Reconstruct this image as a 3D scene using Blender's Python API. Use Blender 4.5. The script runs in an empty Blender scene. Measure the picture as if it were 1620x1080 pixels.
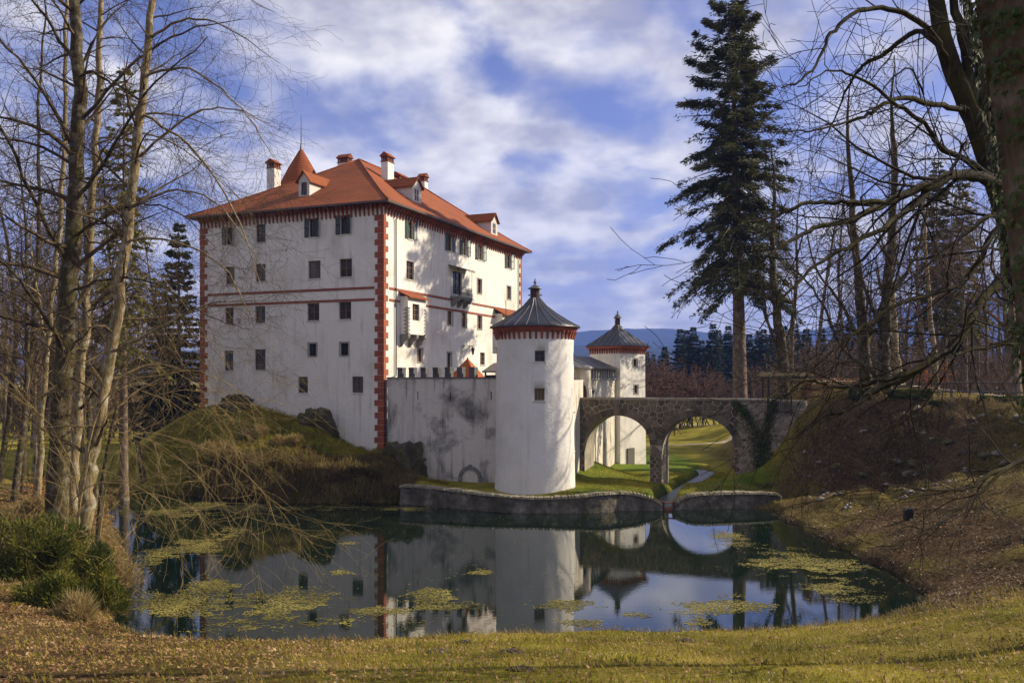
import bpy, bmesh, math, random
import numpy as np
from mathutils import Vector, Matrix

R = math.radians
random.seed(7)
rng = np.random.default_rng(11)
scene = bpy.context.scene
col = scene.collection

# ------------------------------------------------------------------ camera, sky, sun, exposure
# world units: metres. X right, Y away from the viewer, Z up, pond surface at z = 0
F, UC, VC, EYE = 1400.0, 810.0, 598.0, 9.1
cam_data = bpy.data.cameras.new('camera')
cam_data.sensor_width = 36.0
cam_data.lens = F / 1620.0 * 36.0
cam_data.shift_y = 58.0 / 1620.0
cam_data.clip_start = 0.1
cam_data.clip_end = 20000.0
cam = bpy.data.objects.new('camera', cam_data)
cam.location = (0, 0, EYE)
cam.rotation_euler = (R(90), 0, 0)
col.objects.link(cam)
scene.camera = cam

SUN_AZ = R(77.0)       # clockwise from +Y; sun stands to the right, a little beyond the viewer
SUN_EL = R(33.0)
world = bpy.data.worlds.new('World')
scene.world = world
world.use_nodes = True
wt = world.node_tree
for n in list(wt.nodes):
    wt.nodes.remove(n)
def wn(t, **k):
    n = wt.nodes.new(t)
    for a, b in k.items():
        setattr(n, a, b)
    return n
w_out = wn('ShaderNodeOutputWorld')
w_bg = wn('ShaderNodeBackground')
w_bg.inputs['Strength'].default_value = 0.15
w_sky = wn('ShaderNodeTexSky', sky_type='NISHITA', sun_disc=False)
w_sky.sun_elevation = SUN_EL
w_sky.sun_rotation = SUN_AZ
w_sky.altitude = 500.0
w_sky.air_density = 1.0
w_sky.dust_density = 0.6
w_sky.ozone_density = 3.0
w_tint = wn('ShaderNodeMix', data_type='RGBA', blend_type='MULTIPLY')
w_tint.inputs['Factor'].default_value = 1.0
w_tint.inputs['B'].default_value = (0.47, 0.375, 0.485, 1)
w_tc = wn('ShaderNodeTexCoord')
w_sep = wn('ShaderNodeSeparateXYZ')
wt.links.new(w_tc.outputs['Generated'], w_sep.inputs[0])
def wmath(op, a, b=None, clamp=False):
    n = wn('ShaderNodeMath', operation=op)
    n.use_clamp = clamp
    for i, x in enumerate((a, b)):
        if x is None:
            continue
        if isinstance(x, (int, float)):
            n.inputs[i].default_value = x
        else:
            wt.links.new(x, n.inputs[i])
    return n.outputs[0]
zz = wmath('MAXIMUM', w_sep.outputs['Z'], 0.0)
den = wmath('ADD', zz, 0.34)
cx_ = wmath('DIVIDE', w_sep.outputs['X'], den)
cy_ = wmath('DIVIDE', w_sep.outputs['Y'], den)
w_cmb = wn('ShaderNodeCombineXYZ')
wt.links.new(cx_, w_cmb.inputs[0]); wt.links.new(cy_, w_cmb.inputs[1])
w_n1 = wn('ShaderNodeTexNoise')
w_n1.inputs['Scale'].default_value = 4.6
w_n1.inputs['Detail'].default_value = 5.0
w_n1.inputs['Roughness'].default_value = 0.5
w_n1.inputs['Distortion'].default_value = 0.25
w_map = wn('ShaderNodeMapping')
w_map.inputs['Location'].default_value = (3.4, 1.7, 0)
wt.links.new(w_cmb.outputs[0], w_map.inputs[0])
wt.links.new(w_map.outputs[0], w_n1.inputs['Vector'])
w_n2 = wn('ShaderNodeTexNoise')
w_n2.inputs['Scale'].default_value = 1.1
w_n2.inputs['Detail'].default_value = 2.0
wt.links.new(w_map.outputs[0], w_n2.inputs['Vector'])
s1 = wmath('MULTIPLY', w_n1.outputs['Fac'], 0.72)
s2 = wmath('MULTIPLY', w_n2.outputs['Fac'], 0.38)
cs = wmath('ADD', s1, s2)
w_rmp = wn('ShaderNodeValToRGB')
w_rmp.color_ramp.interpolation = 'EASE'
w_rmp.color_ramp.elements[0].position = 0.43
w_rmp.color_ramp.elements[0].color = (0.0, 0.0, 0.0, 1)
w_rmp.color_ramp.elements[1].position = 0.63
w_rmp.color_ramp.elements[1].color = (1, 1, 1, 1)
wt.links.new(cs, w_rmp.inputs[0])
# haze of thin cloud towards the horizon
hz = wmath('SUBTRACT', 1.0, wmath('MULTIPLY', zz, 5.5), clamp=True)
hz = wmath('MULTIPLY', hz, 0.55)
cm = wmath('MAXIMUM', w_rmp.outputs[0], hz)
cm = wmath('MULTIPLY', cm, 0.9)
w_mix = wn('ShaderNodeMix', data_type='RGBA')
w_n3 = wn('ShaderNodeTexNoise')
w_n3.inputs['Scale'].default_value = 7.0
w_n3.inputs['Detail'].default_value = 4.0
w_map2 = wn('ShaderNodeMapping')
w_map2.inputs['Location'].default_value = (9.3, 4.1, 2.0)
wt.links.new(w_cmb.outputs[0], w_map2.inputs[0]); wt.links.new(w_map2.outputs[0], w_n3.inputs['Vector'])
w_cc = wn('ShaderNodeValToRGB')          # body of the clouds: grey-violet to white
w_cc.color_ramp.elements[0].position = 0.36
w_cc.color_ramp.elements[0].color = (0.44, 0.43, 0.48, 1)
w_cc.color_ramp.elements[1].position = 0.62
w_cc.color_ramp.elements[1].color = (1.0, 0.955, 0.895, 1)
wt.links.new(w_n3.outputs['Fac'], w_cc.inputs[0])
w_cs = wn('ShaderNodeVectorMath', operation='SCALE')
w_cs.inputs['Scale'].default_value = 4.5
wt.links.new(w_cc.outputs[0], w_cs.inputs[0])
wt.links.new(w_cs.outputs[0], w_mix.inputs['B'])
wt.links.new(w_sky.outputs[0], w_tint.inputs['A'])
wt.links.new(w_tint.outputs['Result'], w_mix.inputs['A'])
wt.links.new(cm, w_mix.inputs['Factor'])
wt.links.new(w_mix.outputs['Result'], w_bg.inputs['Color'])
wt.links.new(w_bg.outputs[0], w_out.inputs['Surface'])

sun_d = bpy.data.lights.new('sun', 'SUN')
sun_d.energy = 4.2
sun_d.angle = R(0.5)
sun_d.color = (1.0, 0.885, 0.69)
sun = bpy.data.objects.new('sun', sun_d)
sdir = Vector((math.sin(SUN_AZ) * math.cos(SUN_EL), math.cos(SUN_AZ) * math.cos(SUN_EL), math.sin(SUN_EL)))
sun.rotation_euler = sdir.to_track_quat('Z', 'Y').to_euler()
sun.location = (60, -20, 80)
col.objects.link(sun)

vs = scene.view_settings
vs.view_transform = 'Standard'
vs.look = 'None'
vs.exposure = 0.92
vs.gamma = 1.0
vs.use_curve_mapping = False
scene.cycles.max_bounces = 6
scene.cycles.diffuse_bounces = 3
scene.cycles.glossy_bounces = 3
scene.cycles.transparent_max_bounces = 4
scene.cycles.volume_bounces = 0

# ------------------------------------------------------------------ helpers
def px(u, v, Y):
    return Vector(((u - UC) / F * Y, Y, EYE + (VC - v) / F * Y))

class MB:
    """collects faces for ONE mesh object"""
    def __init__(self):
        self.v = []; self.f = []
    def quad(self, a, b, c, d):
        n = len(self.v); self.v += [tuple(a), tuple(b), tuple(c), tuple(d)]; self.f.append((n, n+1, n+2, n+3)); return self
    def poly(self, pts):
        n = len(self.v); self.v += [tuple(p) for p in pts]; self.f.append(tuple(range(n, n+len(pts)))); return self
    def box(self, x0, x1, y0, y1, z0, z1):
        n = len(self.v)
        self.v += [(x0,y0,z0),(x1,y0,z0),(x1,y1,z0),(x0,y1,z0),(x0,y0,z1),(x1,y0,z1),(x1,y1,z1),(x0,y1,z1)]
        self.f += [(n,n+3,n+2,n+1),(n+4,n+5,n+6,n+7),(n,n+1,n+5,n+4),(n+1,n+2,n+6,n+5),(n+2,n+3,n+7,n+6),(n+3,n,n+4,n+7)]
        return self
    def prism(self, pts, ax, a0, a1):
        """pts: 2-D outline; ax: axis of extrusion 0,1,2"""
        def p3(p, a):
            q = list(p); q.insert(ax, a); return tuple(q)
        n = len(self.v); k = len(pts)
        self.v += [p3(p, a0) for p in pts] + [p3(p, a1) for p in pts]
        self.f += [tuple(range(n, n+k)), tuple(range(n+2*k-1, n+k-1, -1))]
        for i in range(k):
            j = (i+1) % k
            self.f.append((n+i, n+k+i, n+k+j, n+j))
        return self
    def lathe(self, prof, c=(0, 0), k=24, a0=0.0, a1=2*math.pi):
        n = len(self.v); m = len(prof)
        full = abs(a1-a0-2*math.pi) < 1e-6
        cnt = k if full else k+1
        for i in range(cnt):
            a = a0 + (a1-a0)*i/k
            for r, z in prof:
                self.v.append((c[0]+r*math.cos(a), c[1]+r*math.sin(a), z))
        for i in range(k):
            j = (i+1) % cnt
            for q in range(m-1):
                self.f.append((n+i*m+q, n+j*m+q, n+j*m+q+1, n+i*m+q+1))
        return self
    def tube(self, pts, rad, k=6):
        n = len(self.v); pts = [Vector(p) for p in pts]
        if not isinstance(rad, (list, tuple)):
            rad = [rad]*len(pts)
        for i, p in enumerate(pts):
            d = (pts[min(i+1, len(pts)-1)] - pts[max(i-1, 0)])
            d.normalize()
            a = d.cross(Vector((0, 0, 1)))
            if a.length < 0.05:
                a = d.cross(Vector((1, 0, 0)))
            a.normalize(); b = d.cross(a)
            for q in range(k):
                t = 2*math.pi*q/k
                self.v.append(tuple(p + a*(rad[i]*math.cos(t)) + b*(rad[i]*math.sin(t))))
        for i in range(len(pts)-1):
            for q in range(k):
                r = (q+1) % k
                self.f.append((n+i*k+q, n+i*k+r, n+(i+1)*k+r, n+(i+1)*k+q))
        self.f.append(tuple(range(n+k-1, n-1, -1)))
        e = n+(len(pts)-1)*k
        self.f.append(tuple(range(e, e+k)))
        return self
    def mesh(self, name, m, smooth=False):
        me = bpy.data.meshes.new(name)
        me.from_pydata(self.v, [], self.f)
        if m is not None:
            me.materials.append(M[m] if isinstance(m, str) else m)
        bm = bmesh.new(); bm.from_mesh(me)
        bmesh.ops.remove_doubles(bm, verts=bm.verts, dist=1e-5)
        bmesh.ops.recalc_face_normals(bm, faces=bm.faces)
        bm.to_mesh(me); bm.free()
        if smooth:
            me.shade_smooth()
        return me
    def build(self, name, m, parent=None, loc=None, rz=None, smooth=False):
        return link(name, self.mesh(name, m, smooth), parent, loc, rz)

def link(name, me, parent=None, loc=None, rz=None):
    o = bpy.data.objects.new(name, me)
    col.objects.link(o)
    if parent is not None:
        o.parent = parent
    if loc is not None:
        o.location = loc
    if rz is not None:
        o.rotation_euler = (0, 0, rz)
    return o

def fastmesh(name, verts, tris, m, smooth=False, quads=False):
    """numpy arrays -> mesh"""
    me = bpy.data.meshes.new(name)
    k = 4 if quads else 3
    nv, nf = len(verts), len(tris)
    me.vertices.add(nv)
    me.vertices.foreach_set('co', np.asarray(verts, np.float32).ravel())
    me.loops.add(nf*k)
    me.loops.foreach_set('vertex_index', np.asarray(tris, np.int32).ravel())
    me.polygons.add(nf)
    me.polygons.foreach_set('loop_start', np.arange(0, nf*k, k, dtype=np.int32))
    if m is not None:
        me.materials.append(M[m] if isinstance(m, str) else m)
    me.update(calc_edges=True)
    if smooth:
        me.shade_smooth()
    return me

def tag(o, label=None, cat=None, group=None, kind=None):
    if label: o['label'] = label
    if cat: o['category'] = cat
    if group: o['group'] = group
    if kind: o['kind'] = kind
    return o

def thing(name, loc, label, cat, rz=0.0, group=None):
    o = bpy.data.objects.new(name, None)
    o.empty_display_size = 0.3
    o.location = loc
    o.rotation_euler = (0, 0, rz)
    col.objects.link(o)
    return tag(o, label, cat, group)

# ------------------------------------------------------------------ procedural materials
M = {}
def nodes(name):
    m = bpy.data.materials.new(name); m.use_nodes = True
    t = m.node_tree
    b = t.nodes['Principled BSDF']
    M[name] = m
    return m, t, b
def nn(t, typ, **k):
    n = t.nodes.new(typ)
    for a, b in k.items():
        setattr(n, a, b)
    return n
def noise(t, vec, scale, detail=4, rough=0.55, dist=0.0):
    n = nn(t, 'ShaderNodeTexNoise')
    n.inputs['Scale'].default_value = scale
    n.inputs['Detail'].default_value = detail
    n.inputs['Roughness'].default_value = rough
    n.inputs['Distortion'].default_value = dist
    if vec is not None:
        t.links.new(vec, n.inputs['Vector'])
    return n.outputs['Fac']
def ramp(t, fac, stops, interp='LINEAR'):
    r = nn(t, 'ShaderNodeValToRGB')
    r.color_ramp.interpolation = interp
    while len(r.color_ramp.elements) < len(stops):
        r.color_ramp.elements.new(0.5)
    for e, (p, c) in zip(r.color_ramp.elements, stops):
        e.position = p
        e.color = (c, c, c, 1) if isinstance(c, (int, float)) else (*c, 1)
    t.links.new(fac, r.inputs[0])
    return r.outputs[0]
def mixc(t, fac, a, b, blend='MIX'):
    n = nn(t, 'ShaderNodeMix', data_type='RGBA', blend_type=blend)
    for key, x in (('Factor', fac), ('A', a), ('B', b)):
        if isinstance(x, (int, float)):
            n.inputs[key].default_value = x if key == 'Factor' else (x, x, x, 1)
        elif isinstance(x, tuple):
            n.inputs[key].default_value = (*x, 1)
        else:
            t.links.new(x, n.inputs[key])
    return n.outputs['Result']
def scalevec(t, vec, s):
    n = nn(t, 'ShaderNodeMapping')
    n.inputs['Scale'].default_value = s
    t.links.new(vec, n.inputs[0])
    return n.outputs[0]
def wpos(t):
    return nn(t, 'ShaderNodeNewGeometry').outputs['Position']
def opos(t):
    return nn(t, 'ShaderNodeTexCoord').outputs['Object']
def bump(t, b, h, strength, dist=0.05):
    n = nn(t, 'ShaderNodeBump')
    n.inputs['Strength'].default_value = strength
    n.inputs['Distance'].default_value = dist
    t.links.new(h, n.inputs['Height'])
    t.links.new(n.outputs[0], b.inputs['Normal'])
def orand(t):
    return nn(t, 'ShaderNodeObjectInfo').outputs['Random']

def simple(name, c1, c2=None, scale=3.0, rough=0.8, bstr=0.0, bscale=None, metal=0.0, vary=0.0, spec=None, stretch=None, bdist=0.03):
    m, t, b = nodes(name)
    p = wpos(t)
    if stretch:
        p = scalevec(t, p, stretch)
    c2 = c2 or tuple(x*0.75 for x in c1)
    f = noise(t, p, scale, 5)
    c = ramp(t, f, [(0.3, c2), (0.7, c1)])
    if vary:
        r = ramp(t, orand(t), [(0.0, 1-vary), (1.0, 1+vary)])
        c = mixc(t, 1.0, c, r, 'MULTIPLY')
    t.links.new(c, b.inputs['Base Color'])
    b.inputs['Roughness'].default_value = rough
    b.inputs['Metallic'].default_value = metal
    if spec is not None:
        b.inputs['Specular IOR Level'].default_value = spec
    if bstr:
        bump(t, b, noise(t, p, bscale or scale*3, 6), bstr, bdist)
    return m

def plaster(name, base, stain, amount, streak=0.0, scale=0.35, bstr=0.5, stainlo=0.5, stainhi=0.75):
    m, t, b = nodes(name)
    p = wpos(t)
    big = noise(t, p, scale, 6, 0.6, 0.4)
    f1 = ramp(t, big, [(stainlo, 0.0), (stainhi, 1.0)])
    fine = noise(t, p, 2.2, 5, 0.65)
    c = mixc(t, ramp(t, fine, [(0.35, 0.0), (0.8, 0.22)]), base, tuple(x*0.82 for x in base))
    c = mixc(t, mixc(t, 1.0, f1, amount, 'MULTIPLY'), c, stain)
    if streak:
        sv = scalevec(t, p, (1.6, 1.6, 0.10))
        s = noise(t, sv, 1.5, 5, 0.65)
        fs = ramp(t, s, [(0.50, 0.0), (0.68, 1.0)])
        gate = ramp(t, noise(t, p, 0.5, 3), [(0.35, 0.0), (0.65, 1.0)])
        fs = mixc(t, 1.0, fs, gate, 'MULTIPLY')
        fs = mixc(t, 1.0, fs, streak, 'MULTIPLY')
        c = mixc(t, fs, c, tuple(x*0.6 for x in stain))
    t.links.new(c, b.inputs['Base Color'])
    b.inputs['Roughness'].default_value = 0.95
    b.inputs['Specular IOR Level'].default_value = 0.15
    h = mixc(t, 0.22, noise(t, p, 0.9, 4, 0.6, 0.5), noise(t, p, 6.0, 4, 0.6))
    bump(t, b, h, bstr, 0.14)
    return m

plaster('plaster', (0.79, 0.745, 0.665), (0.50, 0.44, 0.355), 0.75, 0.5, 0.26, 0.4)
plaster('plaster_soft', (0.74, 0.70, 0.63), (0.50, 0.45, 0.37), 0.5, 0.25, 0.3, 0.5)
plaster('plaster_court', (0.66, 0.60, 0.52), (0.085, 0.08, 0.075), 0.88, 0.85, 0.42, 0.6, 0.48, 0.66)
plaster('plaster_gate', (0.66, 0.60, 0.49), (0.22, 0.19, 0.14), 0.55, 1.0, 0.5, 0.5, 0.55, 0.8)
simple('quoin_red', (0.34, 0.088, 0.036), (0.24, 0.058, 0.026), 2.0, 0.85, 0.35, 9.0, vary=0.16)
simple('trim_red', (0.30, 0.085, 0.045), (0.22, 0.055, 0.03), 2.5, 0.85, 0.2, 9.0)
simple('corbel_red', (0.34, 0.095, 0.045), (0.24, 0.06, 0.03), 2.0, 0.85, 0.2, 9.0, vary=0.2)
simple('eave_wood', (0.075, 0.035, 0.022), (0.04, 0.02, 0.014), 3.0, 0.8, 0.3, 12)
simple('gutter', (0.12, 0.075, 0.055), (0.07, 0.05, 0.04), 3.0, 0.5, metal=0.4)
simple('pipe', (0.14, 0.17, 0.17), (0.09, 0.11, 0.11), 3.0, 0.5, metal=0.4)
simple('brown_frame', (0.23, 0.125, 0.050), (0.15, 0.08, 0.033), 6.0, 0.6)
simple('dark_frame', (0.075, 0.050, 0.032), (0.04, 0.028, 0.02), 6.0, 0.6)
simple('shutter', (0.022, 0.085, 0.090), (0.014, 0.055, 0.060), 5.0, 0.5, vary=0.25)
simple('shutter_slate', (0.030, 0.050, 0.058), (0.02, 0.033, 0.038), 5.0, 0.5, vary=0.25)
simple('bank_stone', (0.30, 0.27, 0.22), (0.09, 0.075, 0.06), 3.0, 0.95, 0.5, 12)
simple('stone_trim', (0.40, 0.37, 0.33), (0.28, 0.26, 0.23), 3.0, 0.9, 0.4, 12)
simple('stone_dark', (0.13, 0.12, 0.115), (0.06, 0.055, 0.055), 2.0, 0.9, 0.5, 9, vary=0.25)
simple('white_trim', (0.62, 0.59, 0.53), (0.54, 0.51, 0.46), 3.0, 0.9)
simple('iron', (0.03, 0.03, 0.032), (0.018, 0.018, 0.02), 8.0, 0.5, metal=0.6)
simple('zinc', (0.16, 0.15, 0.15), (0.09, 0.09, 0.09), 3.0, 0.45, metal=0.5)
simple('wood_grey', (0.18, 0.15, 0.125), (0.09, 0.075, 0.06), 4.0, 0.85, 0.4, 14, stretch=(6, 6, 0.7))
simple('brick_red', (0.26, 0.10, 0.055), (0.15, 0.06, 0.035), 5.0, 0.9, 0.3, 14)
simple('bracket_stone', (0.27, 0.25, 0.22), (0.14, 0.13, 0.12), 2.5, 0.9, 0.5, 10)

# glass: dark room behind an old pane
m, t, b = nodes('glass')
c = ramp(t, orand(t), [(0.0, (0.010, 0.009, 0.008)), (0.65, (0.035, 0.03, 0.025)), (0.8, (0.11, 0.095, 0.075)), (1.0, (0.05, 0.04, 0.03))])
t.links.new(c, b.inputs['Base Color'])
b.inputs['Roughness'].default_value = 0.07
b.inputs['Specular IOR Level'].default_value = 0.55
bump(t, b, noise(t, wpos(t), 2.5, 2), 0.08, 0.02)

# clay tiles: courses run along the slope at even height
def tiles(name, c1, c2, c3, course=1.15):
    m, t, b = nodes(name)
    p = opos(t)
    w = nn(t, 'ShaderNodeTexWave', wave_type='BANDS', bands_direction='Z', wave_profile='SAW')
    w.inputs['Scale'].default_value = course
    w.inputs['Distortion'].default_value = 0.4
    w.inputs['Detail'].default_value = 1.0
    w.inputs['Detail Scale'].default_value = 3.0
    t.links.new(p, w.inputs['Vector'])
    vo = nn(t, 'ShaderNodeTexVoronoi')
    vo.inputs['Scale'].default_value = 4.5
    t.links.new(scalevec(t, p, (1, 1, 1.6)), vo.inputs['Vector'])
    cc = ramp(t, noise(t, p, 0.5, 6, 0.7), [(0.3, c2), (0.62, c1)])
    sep = nn(t, 'ShaderNodeSeparateColor')
    t.links.new(vo.outputs['Color'], sep.inputs[0])
    cc = mixc(t, 0.55, cc, mixc(t, sep.outputs[0], c3, c1), 'MIX')
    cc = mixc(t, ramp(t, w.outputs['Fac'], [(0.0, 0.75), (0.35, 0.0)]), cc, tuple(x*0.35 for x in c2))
    moss = ramp(t, noise(t, p, 0.35, 7, 0.68), [(0.50, 0.0), (0.75, 0.4)])
    cc = mixc(t, moss, cc, tuple(x*0.5 for x in c2))
    t.links.new(cc, b.inputs['Base Color'])
    b.inputs['Roughness'].default_value = 0.85
    b.inputs['Specular IOR Level'].default_value = 0.2
    bump(t, b, w.outputs['Fac'], 0.6, 0.05)
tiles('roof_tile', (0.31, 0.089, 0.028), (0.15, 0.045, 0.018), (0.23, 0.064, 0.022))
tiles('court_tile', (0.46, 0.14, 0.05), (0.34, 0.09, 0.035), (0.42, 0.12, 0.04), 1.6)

# standing seam sheet metal
m, t, b = nodes('sheet_metal')
p = opos(t)
c = ramp(t, noise(t, p, 0.8, 6, 0.6), [(0.3, (0.020, 0.022, 0.030)), (0.7, (0.048, 0.050, 0.064))])
t.links.new(c, b.inputs['Base Color'])
b.inputs['Metallic'].default_value = 0.25
b.inputs['Roughness'].default_value = 0.42
bump(t, b, noise(t, p, 1.2, 3), 0.15, 0.05)
simple('sheet_brown', (0.105, 0.09, 0.08), (0.05, 0.045, 0.042), 0.9, 0.55, 0.1, 3, metal=0.2)

# rubble masonry
def stonemat(name, c1, c2, c3):
    m, t, b = nodes(name)
    p = wpos(t)
    c = ramp(t, noise(t, p, 2.2, 6, 0.65), [(0.28, c2), (0.72, c1)])
    r = ramp(t, orand(t), [(0.0, c2), (0.35, c3), (0.7, c1), (1.0, tuple(x*1.25 for x in c1))])
    c = mixc(t, 0.55, c, r)
    sv = scalevec(t, p, (1.2, 1.2, 0.12))
    s = ramp(t, noise(t, sv, 0.8, 5, 0.6), [(0.52, 0.0), (0.66, 0.7)])
    c = mixc(t, s, c, tuple(x*0.3 for x in c2))
    li = ramp(t, noise(t, p, 9.0, 4), [(0.62, 0.0), (0.72, 0.5)])
    c = mixc(t, li, c, (0.36, 0.34, 0.28))
    t.links.new(c, b.inputs['Base Color'])
    b.inputs['Roughness'].default_value = 0.95
    b.inputs['Specular IOR Level'].default_value = 0.15
    bump(t, b, noise(t, p, 8.0, 6, 0.65), 0.7, 0.04)
stonemat('rubble', (0.135, 0.108, 0.078), (0.045, 0.036, 0.027), (0.09, 0.072, 0.053))
stonemat('rubble_pale', (0.26, 0.215, 0.165), (0.12, 0.10, 0.075), (0.19, 0.155, 0.12))
simple('mortar', (0.40, 0.345, 0.26), (0.18, 0.15, 0.11), 1.2, 0.95, 0.4, 10)
m, t, b = nodes('dam_stone')
p = wpos(t)
c = ramp(t, noise(t, p, 1.6, 7, 0.7), [(0.3, (0.045, 0.035, 0.025)), (0.5, (0.14, 0.115, 0.085)), (0.72, (0.32, 0.28, 0.22))])
c = mixc(t, ramp(t, noise(t, p, 0.7, 5, 0.6), [(0.45, 0.0), (0.65, 0.8)]), c, (0.045, 0.042, 0.018))
t.links.new(c, b.inputs['Base Color']); b.inputs['Roughness'].default_value = 0.95
bump(t, b, noise(t, p, 5.0, 7, 0.7), 1.0, 0.12)
m, t, b = nodes('dam_coping')
c = ramp(t, noise(t, p := wpos(t), 2.5, 7, 0.7), [(0.3, (0.11, 0.10, 0.05)), (0.55, (0.25, 0.215, 0.14)), (0.75, (0.42, 0.38, 0.30))])
t.links.new(c, b.inputs['Base Color']); b.inputs['Roughness'].default_value = 0.95
bump(t, b, noise(t, p, 6.0, 7, 0.7), 0.8, 0.06)
m, t, b = nodes('rock')
p = wpos(t)
c = ramp(t, noise(t, p, 1.1, 8, 0.7), [(0.3, (0.03, 0.026, 0.02)), (0.52, (0.10, 0.085, 0.065)), (0.72, (0.25, 0.225, 0.19))])
c = mixc(t, ramp(t, noise(t, p, 1.3, 5, 0.6), [(0.36, 0.0), (0.55, 0.95)]), c, (0.085, 0.075, 0.016))
t.links.new(c, b.inputs['Base Color']); b.inputs['Roughness'].default_value = 0.95
bump(t, b, noise(t, p, 3.0, 8, 0.7), 1.0, 0.25)

# bark
def barkmat(name, c1, c2, moss=0.0, lichen=0.0):
    m, t, b = nodes(name)
    p = wpos(t)
    c = ramp(t, noise(t, scalevec(t, p, (5, 5, 0.9)), 2.0, 6, 0.65), [(0.3, c2), (0.7, c1)])
    if moss:
        c = mixc(t, ramp(t, noise(t, p, 0.8, 5, 0.6), [(0.45, 0.0), (0.65, moss)]), c, (0.085, 0.075, 0.018))
    if lichen:
        c = mixc(t, ramp(t, noise(t, p, 2.4, 5, 0.6), [(0.5, 0.0), (0.66, lichen)]), c, (0.42, 0.38, 0.29))
    t.links.new(c, b.inputs['Base Color'])
    b.inputs['Roughness'].default_value = 0.95
    b.inputs['Specular IOR Level'].default_value = 0.1
    bump(t, b, noise(t, scalevec(t, p, (7, 7, 1.2)), 2.5, 6, 0.7), 0.9, 0.06)
barkmat('bark_dark', (0.10, 0.073, 0.040), (0.014, 0.010, 0.006), 0.75, 0.3)
barkmat('bark_backlit', (0.040, 0.031, 0.021), (0.012, 0.010, 0.007), 0.5, 0.05)  # right tree: the shade on its backlit limbs is put into the bark colour
barkmat('bark_pale', (0.44, 0.33, 0.17), (0.05, 0.035, 0.018), 0.6, 0.8)
barkmat('bark_spruce', (0.22, 0.155, 0.105), (0.085, 0.06, 0.042), 0.0, 0.35)
barkmat('bark_far', (0.19, 0.135, 0.085), (0.055, 0.038, 0.025), 0.3, 0.4)
simple('twig_backlit', (0.035, 0.028, 0.019), (0.016, 0.013, 0.009), 1.0, 0.9, spec=0.1)  # twigs of the same tree, backlit shade painted in as near-black
simple('twig_dark', (0.14, 0.098, 0.050), (0.025, 0.019, 0.012), 1.0, 0.9, spec=0.1)
simple('twig_pale', (0.38, 0.28, 0.12), (0.17, 0.12, 0.045), 0.8, 0.9, spec=0.1)
simple('twig_brown', (0.21, 0.135, 0.08), (0.09, 0.058, 0.036), 1.0, 0.9, spec=0.1)
simple('twig_red', (0.17, 0.098, 0.070), (0.095, 0.055, 0.04), 0.4, 0.9, spec=0.1)

def leafmat(name, stops, scale=0.6, rough=0.7, trans=0.25, spec=0.2):
    m, t, b = nodes(name)
    p = wpos(t)
    # colour per small patch plus fine variation
    f = mixc(t, 0.5, noise(t, p, scale, 4), noise(t, p, scale*14, 3))
    c = ramp(t, f, stops)
    t.links.new(c, b.inputs['Base Color'])
    b.inputs['Roughness'].default_value = rough
    b.inputs['Specular IOR Level'].default_value = spec
    if trans:
        tr = nn(t, 'ShaderNodeBsdfTranslucent')
        t.links.new(c, tr.inputs['Color'])
        mx = nn(t, 'ShaderNodeMixShader')
        mx.inputs[0].default_value = trans
        out = t.nodes['Material Output']
        t.links.new(b.outputs[0], mx.inputs[1]); t.links.new(tr.outputs[0], mx.inputs[2])
        t.links.new(mx.outputs[0], out.inputs['Surface'])
leafmat('needles', [(0.34, (0.018, 0.028, 0.009)), (0.5, (0.055, 0.062, 0.017)), (0.66, (0.145, 0.130, 0.034))], 0.5)
leafmat('needles_far', [(0.34, (0.014, 0.026, 0.015)), (0.5, (0.026, 0.042, 0.020)), (0.66, (0.05, 0.065, 0.024))], 0.3)
leafmat('needles_olive', [(0.34, (0.06, 0.065, 0.016)), (0.5, (0.14, 0.13, 0.032)), (0.66, (0.25, 0.205, 0.055))], 0.5)  # lighter olive needle colours
leafmat('yew', [(0.36, (0.028, 0.040, 0.007)), (0.5, (0.085, 0.098, 0.013)), (0.62, (0.25, 0.215, 0.032))], 1.0)
leafmat('ivy', [(0.36, (0.020, 0.034, 0.008)), (0.5, (0.045, 0.062, 0.015)), (0.64, (0.11, 0.12, 0.04))], 1.5, 0.6, 0.15, 0.12)
leafmat('hedge_green', [(0.36, (0.018, 0.035, 0.008)), (0.5, (0.04, 0.065, 0.014)), (0.64, (0.075, 0.10, 0.022))], 1.0)
leafmat('hedge_brown', [(0.36, (0.13, 0.065, 0.035)), (0.5, (0.22, 0.115, 0.06)), (0.64, (0.32, 0.18, 0.095))], 1.0)
leafmat('dry_grass', [(0.34, (0.13, 0.085, 0.030)), (0.5, (0.27, 0.19, 0.07)), (0.66, (0.42, 0.33, 0.15))], 0.6, trans=0.35)
leafmat('bank_grass', [(0.34, (0.045, 0.032, 0.011)), (0.5, (0.12, 0.085, 0.026)), (0.66, (0.26, 0.19, 0.06))], 0.6, trans=0.3)
leafmat('lawn', [(0.36, (0.10, 0.10, 0.008)), (0.48, (0.225, 0.19, 0.018)), (0.58, (0.37, 0.275, 0.04)), (0.68, (0.50, 0.36, 0.10))], 0.35, trans=0.35)
leafmat('litter', [(0.34, (0.06, 0.028, 0.011)), (0.46, (0.17, 0.088, 0.034)), (0.55, (0.33, 0.195, 0.082)), (0.68, (0.60, 0.43, 0.25))], 0.7, trans=0.15)
leafmat('litter_shaded', [(0.38, (0.03, 0.020, 0.011)), (0.50, (0.10, 0.066, 0.036)), (0.58, (0.23, 0.16, 0.095)), (0.68, (0.54, 0.43, 0.30))], 0.7, trans=0.1)  # dead-leaf colours, with the shade of the right bank painted in
leafmat('petal', [(0.3, (0.42, 0.36, 0.26)), (0.7, (0.66, 0.60, 0.50))], 3, trans=0.2)
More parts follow.
